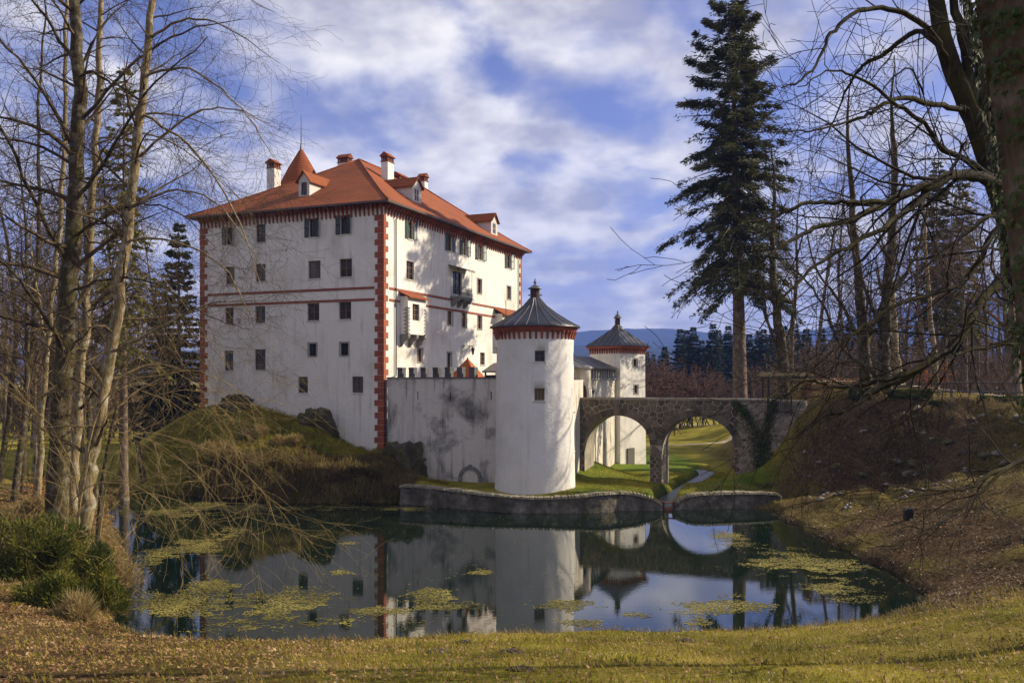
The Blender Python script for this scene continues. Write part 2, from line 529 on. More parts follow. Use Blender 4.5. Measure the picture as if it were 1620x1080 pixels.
leafmat('algae', [(0.36, (0.06, 0.052, 0.012)), (0.5, (0.15, 0.128, 0.028)), (0.64, (0.30, 0.255, 0.06))], 0.5, trans=0.0)
leafmat('beech_leaf', [(0.3, (0.32, 0.11, 0.03)), (0.7, (0.55, 0.22, 0.06))], 2, trans=0.3)
leafmat('thatch', [(0.3, (0.15, 0.12, 0.06)), (0.7, (0.33, 0.26, 0.14))], 2, trans=0.1)

# murky pond water
m, t, b = nodes('pond_water')
b.inputs['Base Color'].default_value = (0.0045, 0.0105, 0.0055, 1)
b.inputs['Roughness'].default_value = 0.015
b.inputs['IOR'].default_value = 1.9
p = wpos(t)
h = mixc(t, 0.5, noise(t, scalevec(t, p, (0.5, 1.6, 1)), 1.0, 3), noise(t, scalevec(t, p, (2, 5, 1)), 1.5, 2))
bump(t, b, h, 0.05, 0.03)
m, t, b = nodes('stream_water')
b.inputs['Base Color'].default_value = (0.02, 0.025, 0.02, 1)
b.inputs['Roughness'].default_value = 0.12
b.inputs['IOR'].default_value = 3.2
bump(t, b, noise(t, wpos(t), 3.0, 4), 1.0, 0.16)

# ground: zones come from the vertex colours (R grass, G litter, B rock/mud)
m, t, b = nodes('ground')
p = wpos(t)
at = nn(t, 'ShaderNodeAttribute', attribute_name='zone')
sp = nn(t, 'ShaderNodeSeparateColor'); t.links.new(at.outputs['Color'], sp.inputs[0])
fine = noise(t, p, 5.0, 8, 0.75)
mid = noise(t, p, 0.35, 6, 0.6)
grass = ramp(t, mixc(t, 0.5, mid, fine), [(0.36, (0.075, 0.075, 0.009)), (0.5, (0.235, 0.205, 0.026)), (0.64, (0.40, 0.32, 0.065))])
lawn = ramp(t, mixc(t, 0.35, mid, fine), [(0.36, (0.06, 0.105, 0.010)), (0.5, (0.115, 0.165, 0.018)), (0.64, (0.20, 0.21, 0.035))])
lit = ramp(t, mixc(t, 0.65, mid, fine), [(0.36, (0.022, 0.014, 0.007)), (0.48, (0.070, 0.043, 0.020)), (0.60, (0.15, 0.095, 0.045)), (0.7, (0.26, 0.18, 0.095))])
rk = ramp(t, fine, [(0.38, (0.012, 0.009, 0.006)), (0.52, (0.045, 0.034, 0.023)), (0.70, (0.19, 0.16, 0.12))])
g = mixc(t, sp.outputs['Green'], grass, lit)
g = mixc(t, sp.outputs['Red'], g, lawn)
g = mixc(t, sp.outputs['Blue'], g, rk)
t.links.new(g, b.inputs['Base Color'])
b.inputs['Roughness'].default_value = 1.0
b.inputs['Specular IOR Level'].default_value = 0.05
bump(t, b, noise(t, p, 4.0, 8, 0.75), 1.0, 0.16)
simple('soil', (0.085, 0.056, 0.032), (0.035, 0.023, 0.014), 6.0, 1.0, 0.8, 14)
simple('path', (0.42, 0.34, 0.25), (0.32, 0.26, 0.19), 0.6, 0.95, 0.3, 6)
m, t, b = nodes('forest_hill')
p = wpos(t)
c = ramp(t, noise(t, p, 0.02, 8, 0.7), [(0.35, (0.018, 0.026, 0.022)), (0.65, (0.045, 0.055, 0.04))])
t.links.new(c, b.inputs['Base Color']); b.inputs['Roughness'].default_value = 1.0
b.inputs['Specular IOR Level'].default_value = 0.0

# ------------------------------------------------------------------ terrain, pond, stream, far hills
def wpx(u, v):
    Y = EYE*F/(v-VC)
    return ((u-UC)/F*Y, Y)
DAM = [(-8.1, 64.0, 1.35), (-6.4, 63.3, 1.35), (-4.9, 62.5, 1.3), (-2.2, 60.9, 1.17), (0.0, 60.0, 1.07), (1.7, 59.6, 1.03), (4.0, 59.6, 1.1), (6.0, 60.0, 1.27), (7.65, 60.9, 1.23), (9.0, 61.0, 1.0), (9.8, 60.9, 0.75), (10.35, 60.9, 0.4)]
DAM_R = [(11.2,61.1,0.42),(11.8,61.2,0.80),(12.7,61.3,1.05),(14.5,61.7,1.08),(17.3,62.2,1.05),(19.0,62.3,0.9)]
POND = [wpx(*q) for q in [(190,985),(250,1008),(330,1016),(450,1016),(600,1012),(800,1004),(950,999),(1100,1000),(1250,996),(1330,988),(1400,975),(1445,960),(1456,942),(1420,915),(1370,890),(1310,865),(1262,838),(1228,818)]]
POND += [(17.9,61.6),(14.5,61.9),(11.2,61.4),(10.3,61.2),(7.7,61.2),(5.9,60.3),(1.7,60.0),(-2.2,61.2),(-4.9,62.8),(-8.1,64.4)]
POND += [wpx(*q) for q in [(560,795),(480,796),(420,795),(380,793),(330,788),(260,781),(215,778),(190,783),(182,800),(186,830),(203,860),(212,890),(200,920),(186,950)]]
PND = np.array(POND)
STREAM = [(10.8,62.0),(11.2,65.5),(12.4,70.0),(14.2,74.5),(15.8,78.5),(17.6,83.0),(19.4,88.0),(19.0,92.5),(15.0,95.0),(8.0,97.5),(-5.0,101.0)]

def catmull(pts, n):
    P = [Vector(p) for p in pts]
    P = [P[0]*2-P[1]] + P + [P[-1]*2-P[-2]]
    out = []
    for i in range(1, len(P)-2):
        a, b, c, d = P[i-1:i+3]
        for k in range(n):
            t = k/n
            out.append(0.5*((2*b) + (c-a)*t + (2*a-5*b+4*c-d)*t*t + (3*b-a-3*c+d)*t**3))
    out.append(P[-2])
    return out

def sdist(X, Y, poly):
    """signed distance, positive outside"""
    d = np.full(X.shape, 1e9); ins = np.zeros(X.shape, bool)
    n = len(poly)
    for i in range(n):
        ax, ay = poly[i]; bx, by = poly[(i+1) % n]
        ex, ey = bx-ax, by-ay
        t = np.clip(((X-ax)*ex+(Y-ay)*ey)/(ex*ex+ey*ey), 0, 1)
        d = np.minimum(d, np.hypot(X-ax-t*ex, Y-ay-t*ey))
        c = ((ay > Y) != (by > Y)) & (X < (bx-ax)*(Y-ay)/(by-ay+1e-12)+ax)
        ins ^= c
    return np.where(ins, -d, d)
def ldist(X, Y, line):
    d = np.full(X.shape, 1e9)
    for (ax, ay), (bx, by) in zip(line[:-1], line[1:]):
        ex, ey = bx-ax, by-ay
        t = np.clip(((X-ax)*ex+(Y-ay)*ey)/(ex*ex+ey*ey), 0, 1)
        d = np.minimum(d, np.hypot(X-ax-t*ex, Y-ay-t*ey))
    return d
def sstep(a, b, x):
    t = np.clip((x-a)/(b-a), 0, 1); return t*t*(3-2*t)

CP = []
for Y in (-15, 0, 8, 16, 24):
    for X in (-24, -12, 0, 10):
        CP.append((X, Y, 7.4-0.232*Y))
for q in [(190,985),(250,1008),(450,1016),(600,1012),(800,1004),(950,999),(1100,1000),(1250,996),(1330,988),(1400,975),(1456,942),(1370,890),(1310,865),(1262,838),(1228,818)]:
    x, y = wpx(*q); CP.append((x, y, 0.12))
for q in [(560,795),(480,796),(420,795),(380,793),(330,788),(260,781),(215,778),(190,783),(182,800),(186,830),(203,860),(212,890),(200,920),(186,950)]:
    x, y = wpx(*q); CP.append((x, y, 0.15))
CP += [(-17,29,1.4),(-21,33,1.5),(-21,38,1.3),(-21.7,45,1.2),(-26,50,1.4),(-30,45,2.0),(-40,45,2.6),(-34,60,1.6),(-40,68,1.6),(-34,75,0.9),(-45,85,1.6),(-60,60,2.6),(-60,100,1.6),(-38,95,1.2),(-100,90,2),(-80,30,5),(-50,15,6),(-45,30,4),(-30,22,3.2)]
# castle hill
CP += [(-30.5,83.5,5.8),(-27.6,80.2,6.6),(-23.0,78.4,6.6),(-21.0,77.6,6.3),(-19.2,76.9,5.75),(-15.6,75.5,5.1),(-14.3,75.0,3.75),(-13.3,74.6,3.35),(-11.4,73.9,3.0),(-9.3,72.9,3.2),(-8.3,72.4,2.6),(-7.5,72.0,1.3),(-6.8,71.6,0.8),(-3,70,0.8),(0,68.5,0.9)]
CP += [(-24,68.0,1.6),(-24,70.5,3.3),(-24,74,5.2),(-20,67.6,2.2),(-20,70,3.7),(-19,73.5,5.0),(-16,67.2,2.2),(-16,70,3.4),(-15,73,4.0),(-12.5,67,2.0),(-12.5,69.5,2.7),(-10.5,66.8,1.7),(-9.5,69.5,2.4),(-9,67,1.6),(-28,72,1.2),(-29,76,4.6),(-32,79,3.6),(-8,66.0,1.3),(-5,66,1.0)]
CP += [(-35,90,1.5),(-20,90,6.5),(-10,100,6),(-5,85,6.3),(0,80,5.5),(-25,110,3),(-10,118,1.5),(6,110,0.2)]
# flats behind the pond wall, meadow
CP += [(4,64.5,0.9),(8,64,0.75),(8,70,0.6),(6,75,0.55),(10,75,0.5),(14,66,0.5),(17.5,66,0.8),(18,70.5,1.3),(12,80,0.1),(10,88,0.1),(14,92,0.0),(19.5,84,0.05),(15,100,-0.1),(0,130,-0.2),(20,140,-0.2),(-40,150,0.2),(40,190,0.0),(0,220,0.0),(-100,180,0.5)]
# right terrace and bank
CP += [(22.6,70.4,5.9),(24.0,68.2,6.1),(25.6,66.8,6.25),(29.3,64.5,6.2),(32.4,60.8,6.2),(33.2,57.8,6.2),(38,50,6.3),(23.8,72.5,6.2),(30,75,6.3),(45,70,6.4),(30,95,6.2),(50,100,6.3),(80,80,6.6),
       (20.6,69.4,1.4),(21.4,67.2,1.15),(23.2,65.6,1.0),(25.2,64.0,1.8),(28.0,61.0,2.6),(30.1,57.4,3.5),(31.0,54.5,3.5),
       (22,61,1.1),(24,56,1.9),(23.8,50,1.9),(27.5,53,3.1),(28,48,3.5),(22,44,1.8),(21.5,38,1.8),(27,42,3.2),(33,46,5.0),(19,32,1.6),(15.8,28,1.95),(23,29,3.2),(30,36,5.0),(18,20,3.6),(26,18,5.2),(18,8,5.8),(30,5,7),(40,30,6.4),(60,40,7)]
CP += [(24.0,76.5,6.2),(22.2,76.5,0.5),(24.8,82,6.2),(23.0,82,0.3),(25.6,90,6.2),(23.8,90,0.2),(27.8,100,6.1),(25.8,100,0.1),(36,120,5.8),(33,120,0.1),(58,150,5),(49,170,0.2),(100,150,5.5)]
CPA = np.array(CP, float)
_c = 1.1
_D = np.sqrt((CPA[:,None,0]-CPA[None,:,0])**2+(CPA[:,None,1]-CPA[None,:,1])**2+_c*_c)
_A = np.zeros((len(CPA)+1, len(CPA)+1)); _A[:-1,:-1] = _D + np.eye(len(CPA))*-0.02; _A[-1,:-1] = 1; _A[:-1,-1] = 1
_W = np.linalg.solve(_A, np.append(CPA[:,2], 0.0))

def vnoise(x, y, s, seed=0):
    """cheap smooth value noise"""
    x = x/s; y = y/s
    xi = np.floor(x).astype(np.int64); yi = np.floor(y).astype(np.int64)
    fx = x-xi; fy = y-yi
    fx = fx*fx*(3-2*fx); fy = fy*fy*(3-2*fy)
    def h(a, b):
        n = (a*374761393 + b*668265263 + seed*974711) & 0x7fffffff
        n = ((n ^ (n >> 13))*1274126177) & 0x7fffffff
        return ((n ^ (n >> 16)) & 0xffff)/65535.0
    return (h(xi,yi)*(1-fx)+h(xi+1,yi)*fx)*(1-fy)+(h(xi,yi+1)*(1-fx)+h(xi+1,yi+1)*fx)*fy

def terrain(X, Y):
    X = np.asarray(X, float); Y = np.asarray(Y, float)
    sh = X.shape; X = X.ravel(); Y = Y.ravel()
    z = np.zeros_like(X)
    for i0 in range(0, len(X), 20000):
        sl = slice(i0, i0+20000)
        d = np.sqrt((X[sl,None]-CPA[None,:,0])**2+(Y[sl,None]-CPA[None,:,1])**2+_c*_c)
        z[sl] = d@_W[:-1]+_W[-1]
    r = np.hypot(X-0, Y-60)
    far = np.where(X > 40, 4.0*sstep(30, 60, X)*(1-sstep(150, 330, Y)), 0.0)
    near = 7.0*(1-sstep(-30, 70, Y))
    z = z*(1-sstep(120, 230, r)) + (far+near*(1-sstep(-40,20,Y)*0.0))*sstep(120, 230, r)
    sd = sdist(X, Y, POND)
    sd = sd + ((vnoise(X, Y, 1.3, 41)-0.5)*0.9+(vnoise(X, Y, 0.5, 42)-0.5)*0.35)*np.where((Y > 58.5) & (X > -9) & (X < 18.5), 0.0, 1.0)
    bumps = (vnoise(X,Y,2.3,1)-0.5)*0.34 + (vnoise(X,Y,0.9,2)-0.5)*0.16
    bank = sstep(18, 23, X)*(1-sstep(66,75,Y)) + sstep(-12, -18, X)*0.6
    steep = sstep(19.5, 21.5, X)*(1-sstep(33, 36, X))*sstep(53, 57, Y)*(1-sstep(68, 71, Y))
    hill = sstep(-8, -11, X)*sstep(-33,-29,X)*sstep(65.5,67,Y)*(1-sstep(74,77,Y))
    z = z + (vnoise(X,Y,0.7,51)-0.5)*0.5*hill + (vnoise(X,Y,0.8,52)-0.5)*0.9*steep + (vnoise(X,Y,2.0,53)-0.5)*0.8*steep
    z = z + bumps*(0.25+0.9*bank)*sstep(0.3, 2.0, sd)*(1-sstep(90, 140, r))
    z = np.where(sd > 0, np.maximum(z, 0.04+0.03*np.clip(sd, 0, 3))*1.0, z)
    z = np.where((Y > 62.5) & (X > 2) & (sd > 0), np.where(Y > 75, z-0.04-0.03*np.clip(sd,0,3), z), z)
    z = z*sstep(-0.4, 0.7, sd) + (-0.9)*(1-sstep(-0.4, 0.7, sd))
    ds = ldist(X, Y, [(p.x, p.y) for p in STREAM_C])
    wst = 1-sstep(0.35, 1.15, ds)
    z = np.where(sd > 0.0, z*(1-wst) + (-0.95)*wst, z)
    return z.reshape(sh)
STREAM_C = catmull([(a, b, 0) for a, b in STREAM], 5)

def axis(a, b, step, far, g=1.16):
    mid = list(np.arange(a, b+step/2, step)); s = step; lo = a; out = []
    while lo > -far:
        s *= g; lo -= s; out.append(lo)
    s = step; hi = b; up = []
    while hi < far:
        s *= g; hi += s; up.append(hi)
    return np.clip(np.array(out[::-1]+mid+up), -far, far)
xs = axis(-42, 46, 0.38, 5100)
ys = axis(-8, 104, 0.38, 5100)
GX, GY = np.meshgrid(xs, ys)
GZ = terrain(GX, GY)
nx, ny = len(xs), len(ys)
idx = np.arange(nx*ny).reshape(ny, nx)
quads = np.stack([idx[:-1,:-1], idx[:-1,1:], idx[1:,1:], idx[1:,:-1]], -1).reshape(-1, 4)
me = fastmesh('ground', np.stack([GX.ravel(), GY.ravel(), GZ.ravel()], -1), quads, 'ground', True, True)
# zones of ground cover
n3 = vnoise(GX, GY, 3.1, 5); n4 = vnoise(GX, GY, 1.2, 6)
edge = (n3-0.5)*0.7+(n4-0.5)*0.5
def soft(x): return np.clip(x, 0, 1)
lawnz = sstep(62.5, 64, GY)*sstep(3, 5, GX)*(1-sstep(19.0, 21.0, GX+edge*2))*(1-sstep(95,120,GY)*0.75)
lawnz = np.maximum(lawnz, 0.5*sstep(66,67,GY)*(1-sstep(-14,-9,GX+edge*2))*sstep(-22,-17,GX)*(1-sstep(70,75,GY)))
lit_r = sstep(12.0, 16.0, GX+edge*3 + (GY-34)*0.03)*(1-sstep(67, 71, GY))*sstep(26, 32, GY+edge*3)*(1-0.35*sstep(0.5,0.75,n3))
lit_f = (1-sstep(-9, 1.0, GX+edge*5))*(1-sstep(31, 36, GY))*0.95
lit_f = np.maximum(lit_f, 0.4*sstep(0.4,0.75,n3)*(1-sstep(28,32,GY)))
lit_l = (1-sstep(-19, -16, GX))*sstep(31,36,GY)*(1-sstep(64,72,GY))*0.8
litz = np.maximum(np.maximum(lit_r, lit_f), lit_l)
litz = np.maximum(litz, 0.75*sstep(22, 24, GX)*sstep(66,70,GY)*(1-sstep(90,140,GY)))
sdg = sdist(GX.ravel(), GY.ravel(), POND).reshape(GX.shape)
rock = 0.8*(1-sstep(0.0, 0.6, sdg+edge*0.8))*sstep(36,40,GY)
slope = np.hypot(*np.gradient(GZ, ys, xs))
rock = np.maximum(rock, 0.28*sstep(0.75, 1.3, slope+edge*0.4)*sstep(17,20,GX)*sstep(40,50,GY)*(1-sstep(70,72,GY)))
rock = np.maximum(rock, (1-sstep(0.5, 1.3, ldist(GX.ravel(),GY.ravel(),[(p.x,p.y) for p in STREAM_C]).reshape(GX.shape)))*0.8)
ca = me.color_attributes.new('zone', 'FLOAT_COLOR', 'POINT')
arr = np.stack([soft(lawnz), soft(litz), soft(rock), np.ones_like(GX)], -1).astype(np.float32)
ca.data.foreach_set('color', arr.ravel())
tag(link('ground', me), kind='structure')

# pond surface
mb = MB(); mb.quad((-36,26,0),(22,26,0),(22,75,0),(-36,75,0))
mb.v = [(-36,27,0),(20,27,0),(24,45,0),(20,61.6,0),(10.8,61.6,0),(1.7,60.2,0),(-5,63.0,0),(-9,67,0),(-36,75,0)]
mb.f = [tuple(range(9))]
tag(mb.build('pond', 'pond_water'), kind='structure')
# stream
mb = MB(); P = STREAM_C
L, Rr = [], []
for i, p in enumerate(P):
    d = (P[min(i+1,len(P)-1)]-P[max(i-1,0)]).normalized(); nrm = Vector((-d.y, d.x, 0))
    L.append(p+nrm*1.25+Vector((0,0,-0.42))); Rr.append(p-nrm*1.25+Vector((0,0,-0.42)))
for i in range(len(P)-1):
    mb.quad(L[i], Rr[i], Rr[i+1], L[i+1])
tag(mb.build('stream', 'stream_water'), kind='structure')

# meadow paths seen through the arch
def strip(name, pts, w, m, dz=0.03):
    P = catmull([(a, b, 0) for a, b in pts], 8); mb = MB(); A = []; B = []
    for i, p in enumerate(P):
        d = (P[min(i+1,len(P)-1)]-P[max(i-1,0)]).normalized(); nr = Vector((-d.y, d.x, 0))
        row = []
        for s in (-1, -0.33, 0.33, 1):
            q = p+nr*(w*s/2); row.append((q.x, q.y, float(terrain(np.array([q.x]), np.array([q.y]))[0])+dz))
        A.append(row)
    for i in range(len(A)-1):
        for j in range(3):
            mb.quad(A[i][j], A[i][j+1], A[i+1][j+1], A[i+1][j])
    return tag(mb.build(name, m, smooth=True), kind='structure')
strip('meadow_path', [(10,172),(25,171),(42,174),(60,182)], 3.0, 'path', 0.06)
strip('meadow_track', [(8,121),(19,119),(26,122),(36,130)], 1.1, 'path', 0.05)

# far forested ridges
def ridge(name, pts, depth, seed):
    """pts: crest (x, z) ; slope falls towards the viewer"""
    mb = MB(); n = 160
    xs_ = np.linspace(pts[0][0], pts[-1][0], n)
    zs = np.interp(xs_, [p[0] for p in pts], [p[1] for p in pts])
    Y0 = pts[0][2]
    rows = []
    for k, (fy, fz) in enumerate([(0.0,1.0),(-0.12,0.93),(-0.3,0.72),(-0.55,0.42),(-0.8,0.15),(-1.0,-0.02)]):
        yy = np.full(n, Y0+fy*depth)
        zz_ = zs*fz + (vnoise(xs_, yy, 260, seed)-0.5)*40*min(1, fz*2+0.1) + (vnoise(xs_, yy, 60, seed+1)-0.5)*12*(1 if k else 1)*max(fz,0)
        rows.append(np.stack([xs_, yy, zz_], -1))
    V = np.concatenate(rows); ids = np.arange(len(V)).reshape(len(rows), n)
    q = np.stack([ids[:-1,:-1], ids[1:,:-1], ids[1:,1:], ids[:-1,1:]], -1).reshape(-1,4)
    return tag(link(name, fastmesh(name, V, q, 'forest_hill', True, True)), kind='structure')
ridge('hills', [(-3800,90,4600),(-2600,170,4600),(-1500,140,4600),(-600,190,4600),(60,215,4600),(330,235,4600),(480,262,4600),(700,270,4600),(950,255,4600),(1250,225,4600),(1700,300,4600),(2200,420,4600),(2600,490,4600),(2900,470,4600),(3800,330,4600)], 1900, 3)
ridge('foothills', [(-2600,40,2700),(-800,60,2700),(-100,95,2700),(180,110,2700),(420,98,2700),(700,72,2700),(1200,60,2700),(2600,70,2700)], 900, 9)

# the air between: fades and blues the ridges
mb = MB(); mb.box(-5250, 5250, -5250, 5250, -3, 620)
haze = mb.build('haze', None)
hm = bpy.data.materials.new('haze'); hm.use_nodes = True
ht = hm.node_tree
for n in list(ht.nodes): ht.nodes.remove(n)
ho = ht.nodes.new('ShaderNodeOutputMaterial'); hv = ht.nodes.new('ShaderNodeVolumePrincipled')
hv.inputs['Color'].default_value = (0.22, 0.36, 1.0, 1)
hv.inputs['Density'].default_value = 0.00018
hv.inputs['Anisotropy'].default_value = 0.0
ht.links.new(hv.outputs[0], ho.inputs['Volume'])
haze.data.materials.append(hm)
tag(haze, kind='stuff')

# ------------------------------------------------------------------ pond wall (low dam) in two runs, sluice between
def dam(name, pts, label):
    o = thing(name, (pts[0][0], pts[0][1], 0), label, 'wall')
    P = catmull([(a, b, c) for a, b, c in pts], 10)
    ox, oy = pts[0][0], pts[0][1]
    n = len(P); cols = []; top = []
    for i, p in enumerate(P):
        d = (P[min(i+1,n-1)]-P[max(i-1,0)]); d.z = 0; d.normalize(); nr = Vector((d.y, -d.x, 0))   # towards the viewer
        row = []
        for k in range(8):
            t = k/7
            z = -0.5 + (p.z-0.08+0.5)*t
            off = 0.12*(1-t) + random.uniform(-0.05, 0.05)
            row.append((p.x+nr.x*off-ox, p.y+nr.y*off-oy, z+random.uniform(-0.02,0.02)))
        cols.append(row)
        back = [(p.x-nr.x*0.55-ox, p.y-nr.y*0.55-oy, z) for z in (p.z-0.08, -0.3)]
        cols[-1] += back
    mb = MB()
    for i in range(n-1):
        for k in range(len(cols[0])-1):
            mb.quad(cols[i][k], cols[i+1][k], cols[i+1][k+1], cols[i][k+1])
    mb.poly(cols[0]); mb.poly(cols[-1])
    mb.build('masonry', 'dam_stone', o, smooth=True)
    # coping stones, one by one
    i = 0
    while i < n-2:
        step = random.choice((1, 2, 2)); j = min(i+step, n-1)
        a, b = P[i], P[j]; d = (b-a); Ls = d.length; d2 = Vector((d.x,d.y,0)).normalized(); nr = Vector((d2.y,-d2.x,0))
        g = 0.02; f0 = 0.16+random.uniform(-0.04,0.05); b0 = -0.62+random.uniform(-0.05,0.05); h = random.uniform(-0.02,0.04)
        def c(p, s, off, z): 
            q = p+d2*s+nr*off; return (q.x-ox, q.y-oy, p.z+z)
        mb = MB()
        A = [c(a,g,f0,-0.09), c(b,-g,f0,-0.09), c(b,-g,b0,-0.09), c(a,g,b0,-0.09)]
        B = [c(a,g+.03,f0-.04,0.05+h), c(b,-g-.03,f0-.04,0.05+h), c(b,-g-.03,b0+.04,0.07+h), c(a,g+.03,b0+.04,0.07+h)]
        mb.poly(A[::-1]); mb.poly(B)
        for k in range(4): mb.quad(A[k], A[(k+1)%4], B[(k+1)%4], B[k])
        mb.build('coping_stone', 'dam_coping', o)
        i = j
    return o
dam('pond_wall', DAM, 'long low curved rubble wall along the pond below the round tower')
dam('pond_wall', DAM_R, 'short low mossy wall along the pond right of the little sluice')
o = thing('sluice_gate', (10.78, 61.0, 0), 'small brown timber sluice gate between the two low pond walls', 'sluice')
for x in (-0.36, 0.36):
    MB().box(x-0.07, x+0.07, -0.1, 0.1, -0.4, 0.62).build('post', 'eave_wood', o)
for k in range(2):
    MB().box(-0.30, 0.30, -0.03, 0.03, -0.3+k*0.27, -0.05+k*0.27).build('board', 'brick_red', o)
MB().box(-0.5, 0.5, -0.06, 0.06, 0.5, 0.58).build('beam', 'brick_red', o)

# ------------------------------------------------------------------ the castle
TH = math.atan2(-0.38, 0.925)
EX = Vector((math.cos(TH), math.sin(TH), 0)); EY = Vector((-math.sin(TH), math.cos(TH), 0))
CC = Vector((-10.67, 73.6, 0))
def to_local(p, c=CC):
    d = Vector((p[0]-c.x, p[1]-c.y, 0)); return d.dot(EX), d.dot(EY)
def hit(u, v, axis_, off=0.0, c=CC):
    """where the sight line meets a wall plane of the castle frame; axis_ 'x': front wall (y=off) -> (x, z); 'y': side wall (x=off) -> (y, z)"""
    rx = (u-UC)/F
    d = Vector((rx, 1, 0)); o = Vector((-c.x, -c.y, 0))
    dl = (d.dot(EX), d.dot(EY)); ol = (o.dot(EX), o.dot(EY))
    if axis_ == 'x':
        t = (off-ol[1])/dl[1]; s = ol[0]+t*dl[0]
    else:
        t = (off-ol[0])/dl[0]; s = ol[1]+t*dl[1]
    return s, EYE+(VC-v)/F*t

W, DEP, TOP = 19.3, 31.0, 23.6
castle = thing('castle', (CC.x, CC.y, 0), 'large white castle block with orange tiled hip roof and red corner stones', 'castle', TH)

def panel(mb, fmap, s0, s1, z0, z1, holes, depth, smax=None, zmax=None):
    S = {s0, s1}; Z = {z0, z1}
    for a, b, c, d in holes:
        S |= {a, b}; Z |= {c, d}
    def fill(vals, mx):
        vals = sorted(vals); out = []
        for a, b in zip(vals[:-1], vals[1:]):
            k = 1 if not mx else max(1, math.ceil((b-a)/mx))
            out += [a+(b-a)*i/k for i in range(k)]
        return out+[vals[-1]]
    S = fill(S, smax); Z = fill(Z, zmax)
    def hole(i, j):
        if i < 0 or j < 0 or i >= len(S)-1 or j >= len(Z)-1: return None
        x, z = (S[i]+S[i+1])/2, (Z[j]+Z[j+1])/2
        return any(a < x < b and c < z < d for a, b, c, d in holes)
    for i in range(len(S)-1):
        for j in range(len(Z)-1):
            a, b, c, d = S[i], S[i+1], Z[j], Z[j+1]
            if not hole(i, j):
                mb.quad(fmap(a,c,0), fmap(b,c,0), fmap(b,d,0), fmap(a,d,0))
            else:
                if hole(i-1, j) is False: mb.quad(fmap(a,c,0), fmap(a,d,0), fmap(a,d,depth), fmap(a,c,depth))
                if hole(i+1, j) is False: mb.quad(fmap(b,c,0), fmap(b,d,0), fmap(b,d,depth), fmap(b,c,depth))
                if hole(i, j-1) is False: mb.quad(fmap(a,c,0), fmap(b,c,0), fmap(b,c,depth), fmap(a,c,depth))
                if hole(i, j+1) is False: mb.quad(fmap(a,d,0), fmap(b,d,0), fmap(b,d,depth), fmap(a,d,depth))

_wc = {}
def cached(key, fn):
    if key not in _wc: _wc[key] = fn()
    return _wc[key]
def window(parent, loc, rz, w, h, frame='brown_frame', trim=None, shutters=None, grille=False, sill=True, rows=2, depth=0.22, open_=(8, 8), cols=2):
    """loc: centre of the opening's bottom edge on the wall face; local x along the wall, y into the wall"""
    w = round(w, 2); h = round(h, 2)
    def fr():
        mb = MB(); b = 0.065; y0, y1 = depth-0.07, depth
        mb.box(-w/2, -w/2+b, y0, y1, 0, h).box(w/2-b, w/2, y0, y1, 0, h)
        mb.box(-w/2+b, w/2-b, y0+.003, y1, h-b, h).box(-w/2+b, w/2-b, y0+.003, y1, 0, b)
        for k in range(1, cols):
            x = -w/2+w*k/cols
            mb.box(x-0.035, x+0.035, y0+0.006, y1, b, h-b)
        for k in range(1, rows):
            z = h*k/rows
            mb.box(-w/2+b, w/2-b, y0+0.012, y1, z-0.02, z+0.02)
        return mb.mesh('window', frame)
    o = link('window', cached(('fr', w, h, frame, rows, cols, depth), fr), parent, loc, rz)
    def pn():
        mb = MB(); mb.quad((-w/2,depth-0.02,0),(w/2,depth-0.02,0),(w/2,depth-0.02,h),(-w/2,depth-0.02,h)); return mb.mesh('pane', 'glass')
    link('pane', cached(('pn', w, h, depth), pn), o)
    if sill:
        link('sill', cached(('sl', w, trim), lambda: MB().box(-w/2-0.08, w/2+0.08, -0.06, depth-0.08, -0.09, -0.003).mesh('sill', trim or 'white_trim')), o)
    if trim:
        def tr():
            mb = MB(); b = 0.13
            mb.box(-w/2-b, -w/2-.004, -0.035, 0.1, -0.003, h+b).box(w/2+.004, w/2+b, -0.035, 0.1, -0.003, h+b).box(-w/2-.004, w/2+.004, -0.032, 0.1, h+.004, h+b)
            return mb.mesh('surround', trim)
        link('surround', cached(('tr', w, h, trim), tr), o)
    if grille:
        def gr():
            mb = MB()
            for k in range(1, 4):
                x = -w/2+w*k/4; mb.box(x-.015, x+.015, 0.03, 0.06, 0, h)
            for k in range(1, 5):
                z = h*k/5; mb.box(-w/2, w/2, 0.035, 0.055, z-.015, z+.015)
            return mb.mesh('grille', 'iron')
        link('grille', cached(('gr', w, h), gr), o)
    if shutters:
        def sh():
            mb = MB(); ww = w/2+0.03
            mb.box(0, 0.06, -0.045, 0, 0, h).box(ww-0.06, ww, -0.045, 0, 0, h)
            for z in (0, h*0.48, h-0.07): mb.box(0.06, ww-0.06, -0.042, 0, z, z+0.07)
            k = int(h/0.11)
            for i in range(k):
                z = 0.08+i*(h-0.16)/k
                mb.quad((0.06,-0.035,z),(ww-0.06,-0.035,z),(ww-0.06,-0.005,z+0.075),(0.06,-0.005,z+0.075))
            return mb.mesh('shutter', shutters)
        me = cached(('sh', w, h, shutters), sh)
        a, b = open_
        s = link('shutter', me, o, (w/2+0.01, -0.02, 0.0), R(-b))
        s2 = link('shutter', me, o, (-w/2-0.01, -0.02, 0.0), R(a)); s2.scale = (-1, 1, 1)
    return o

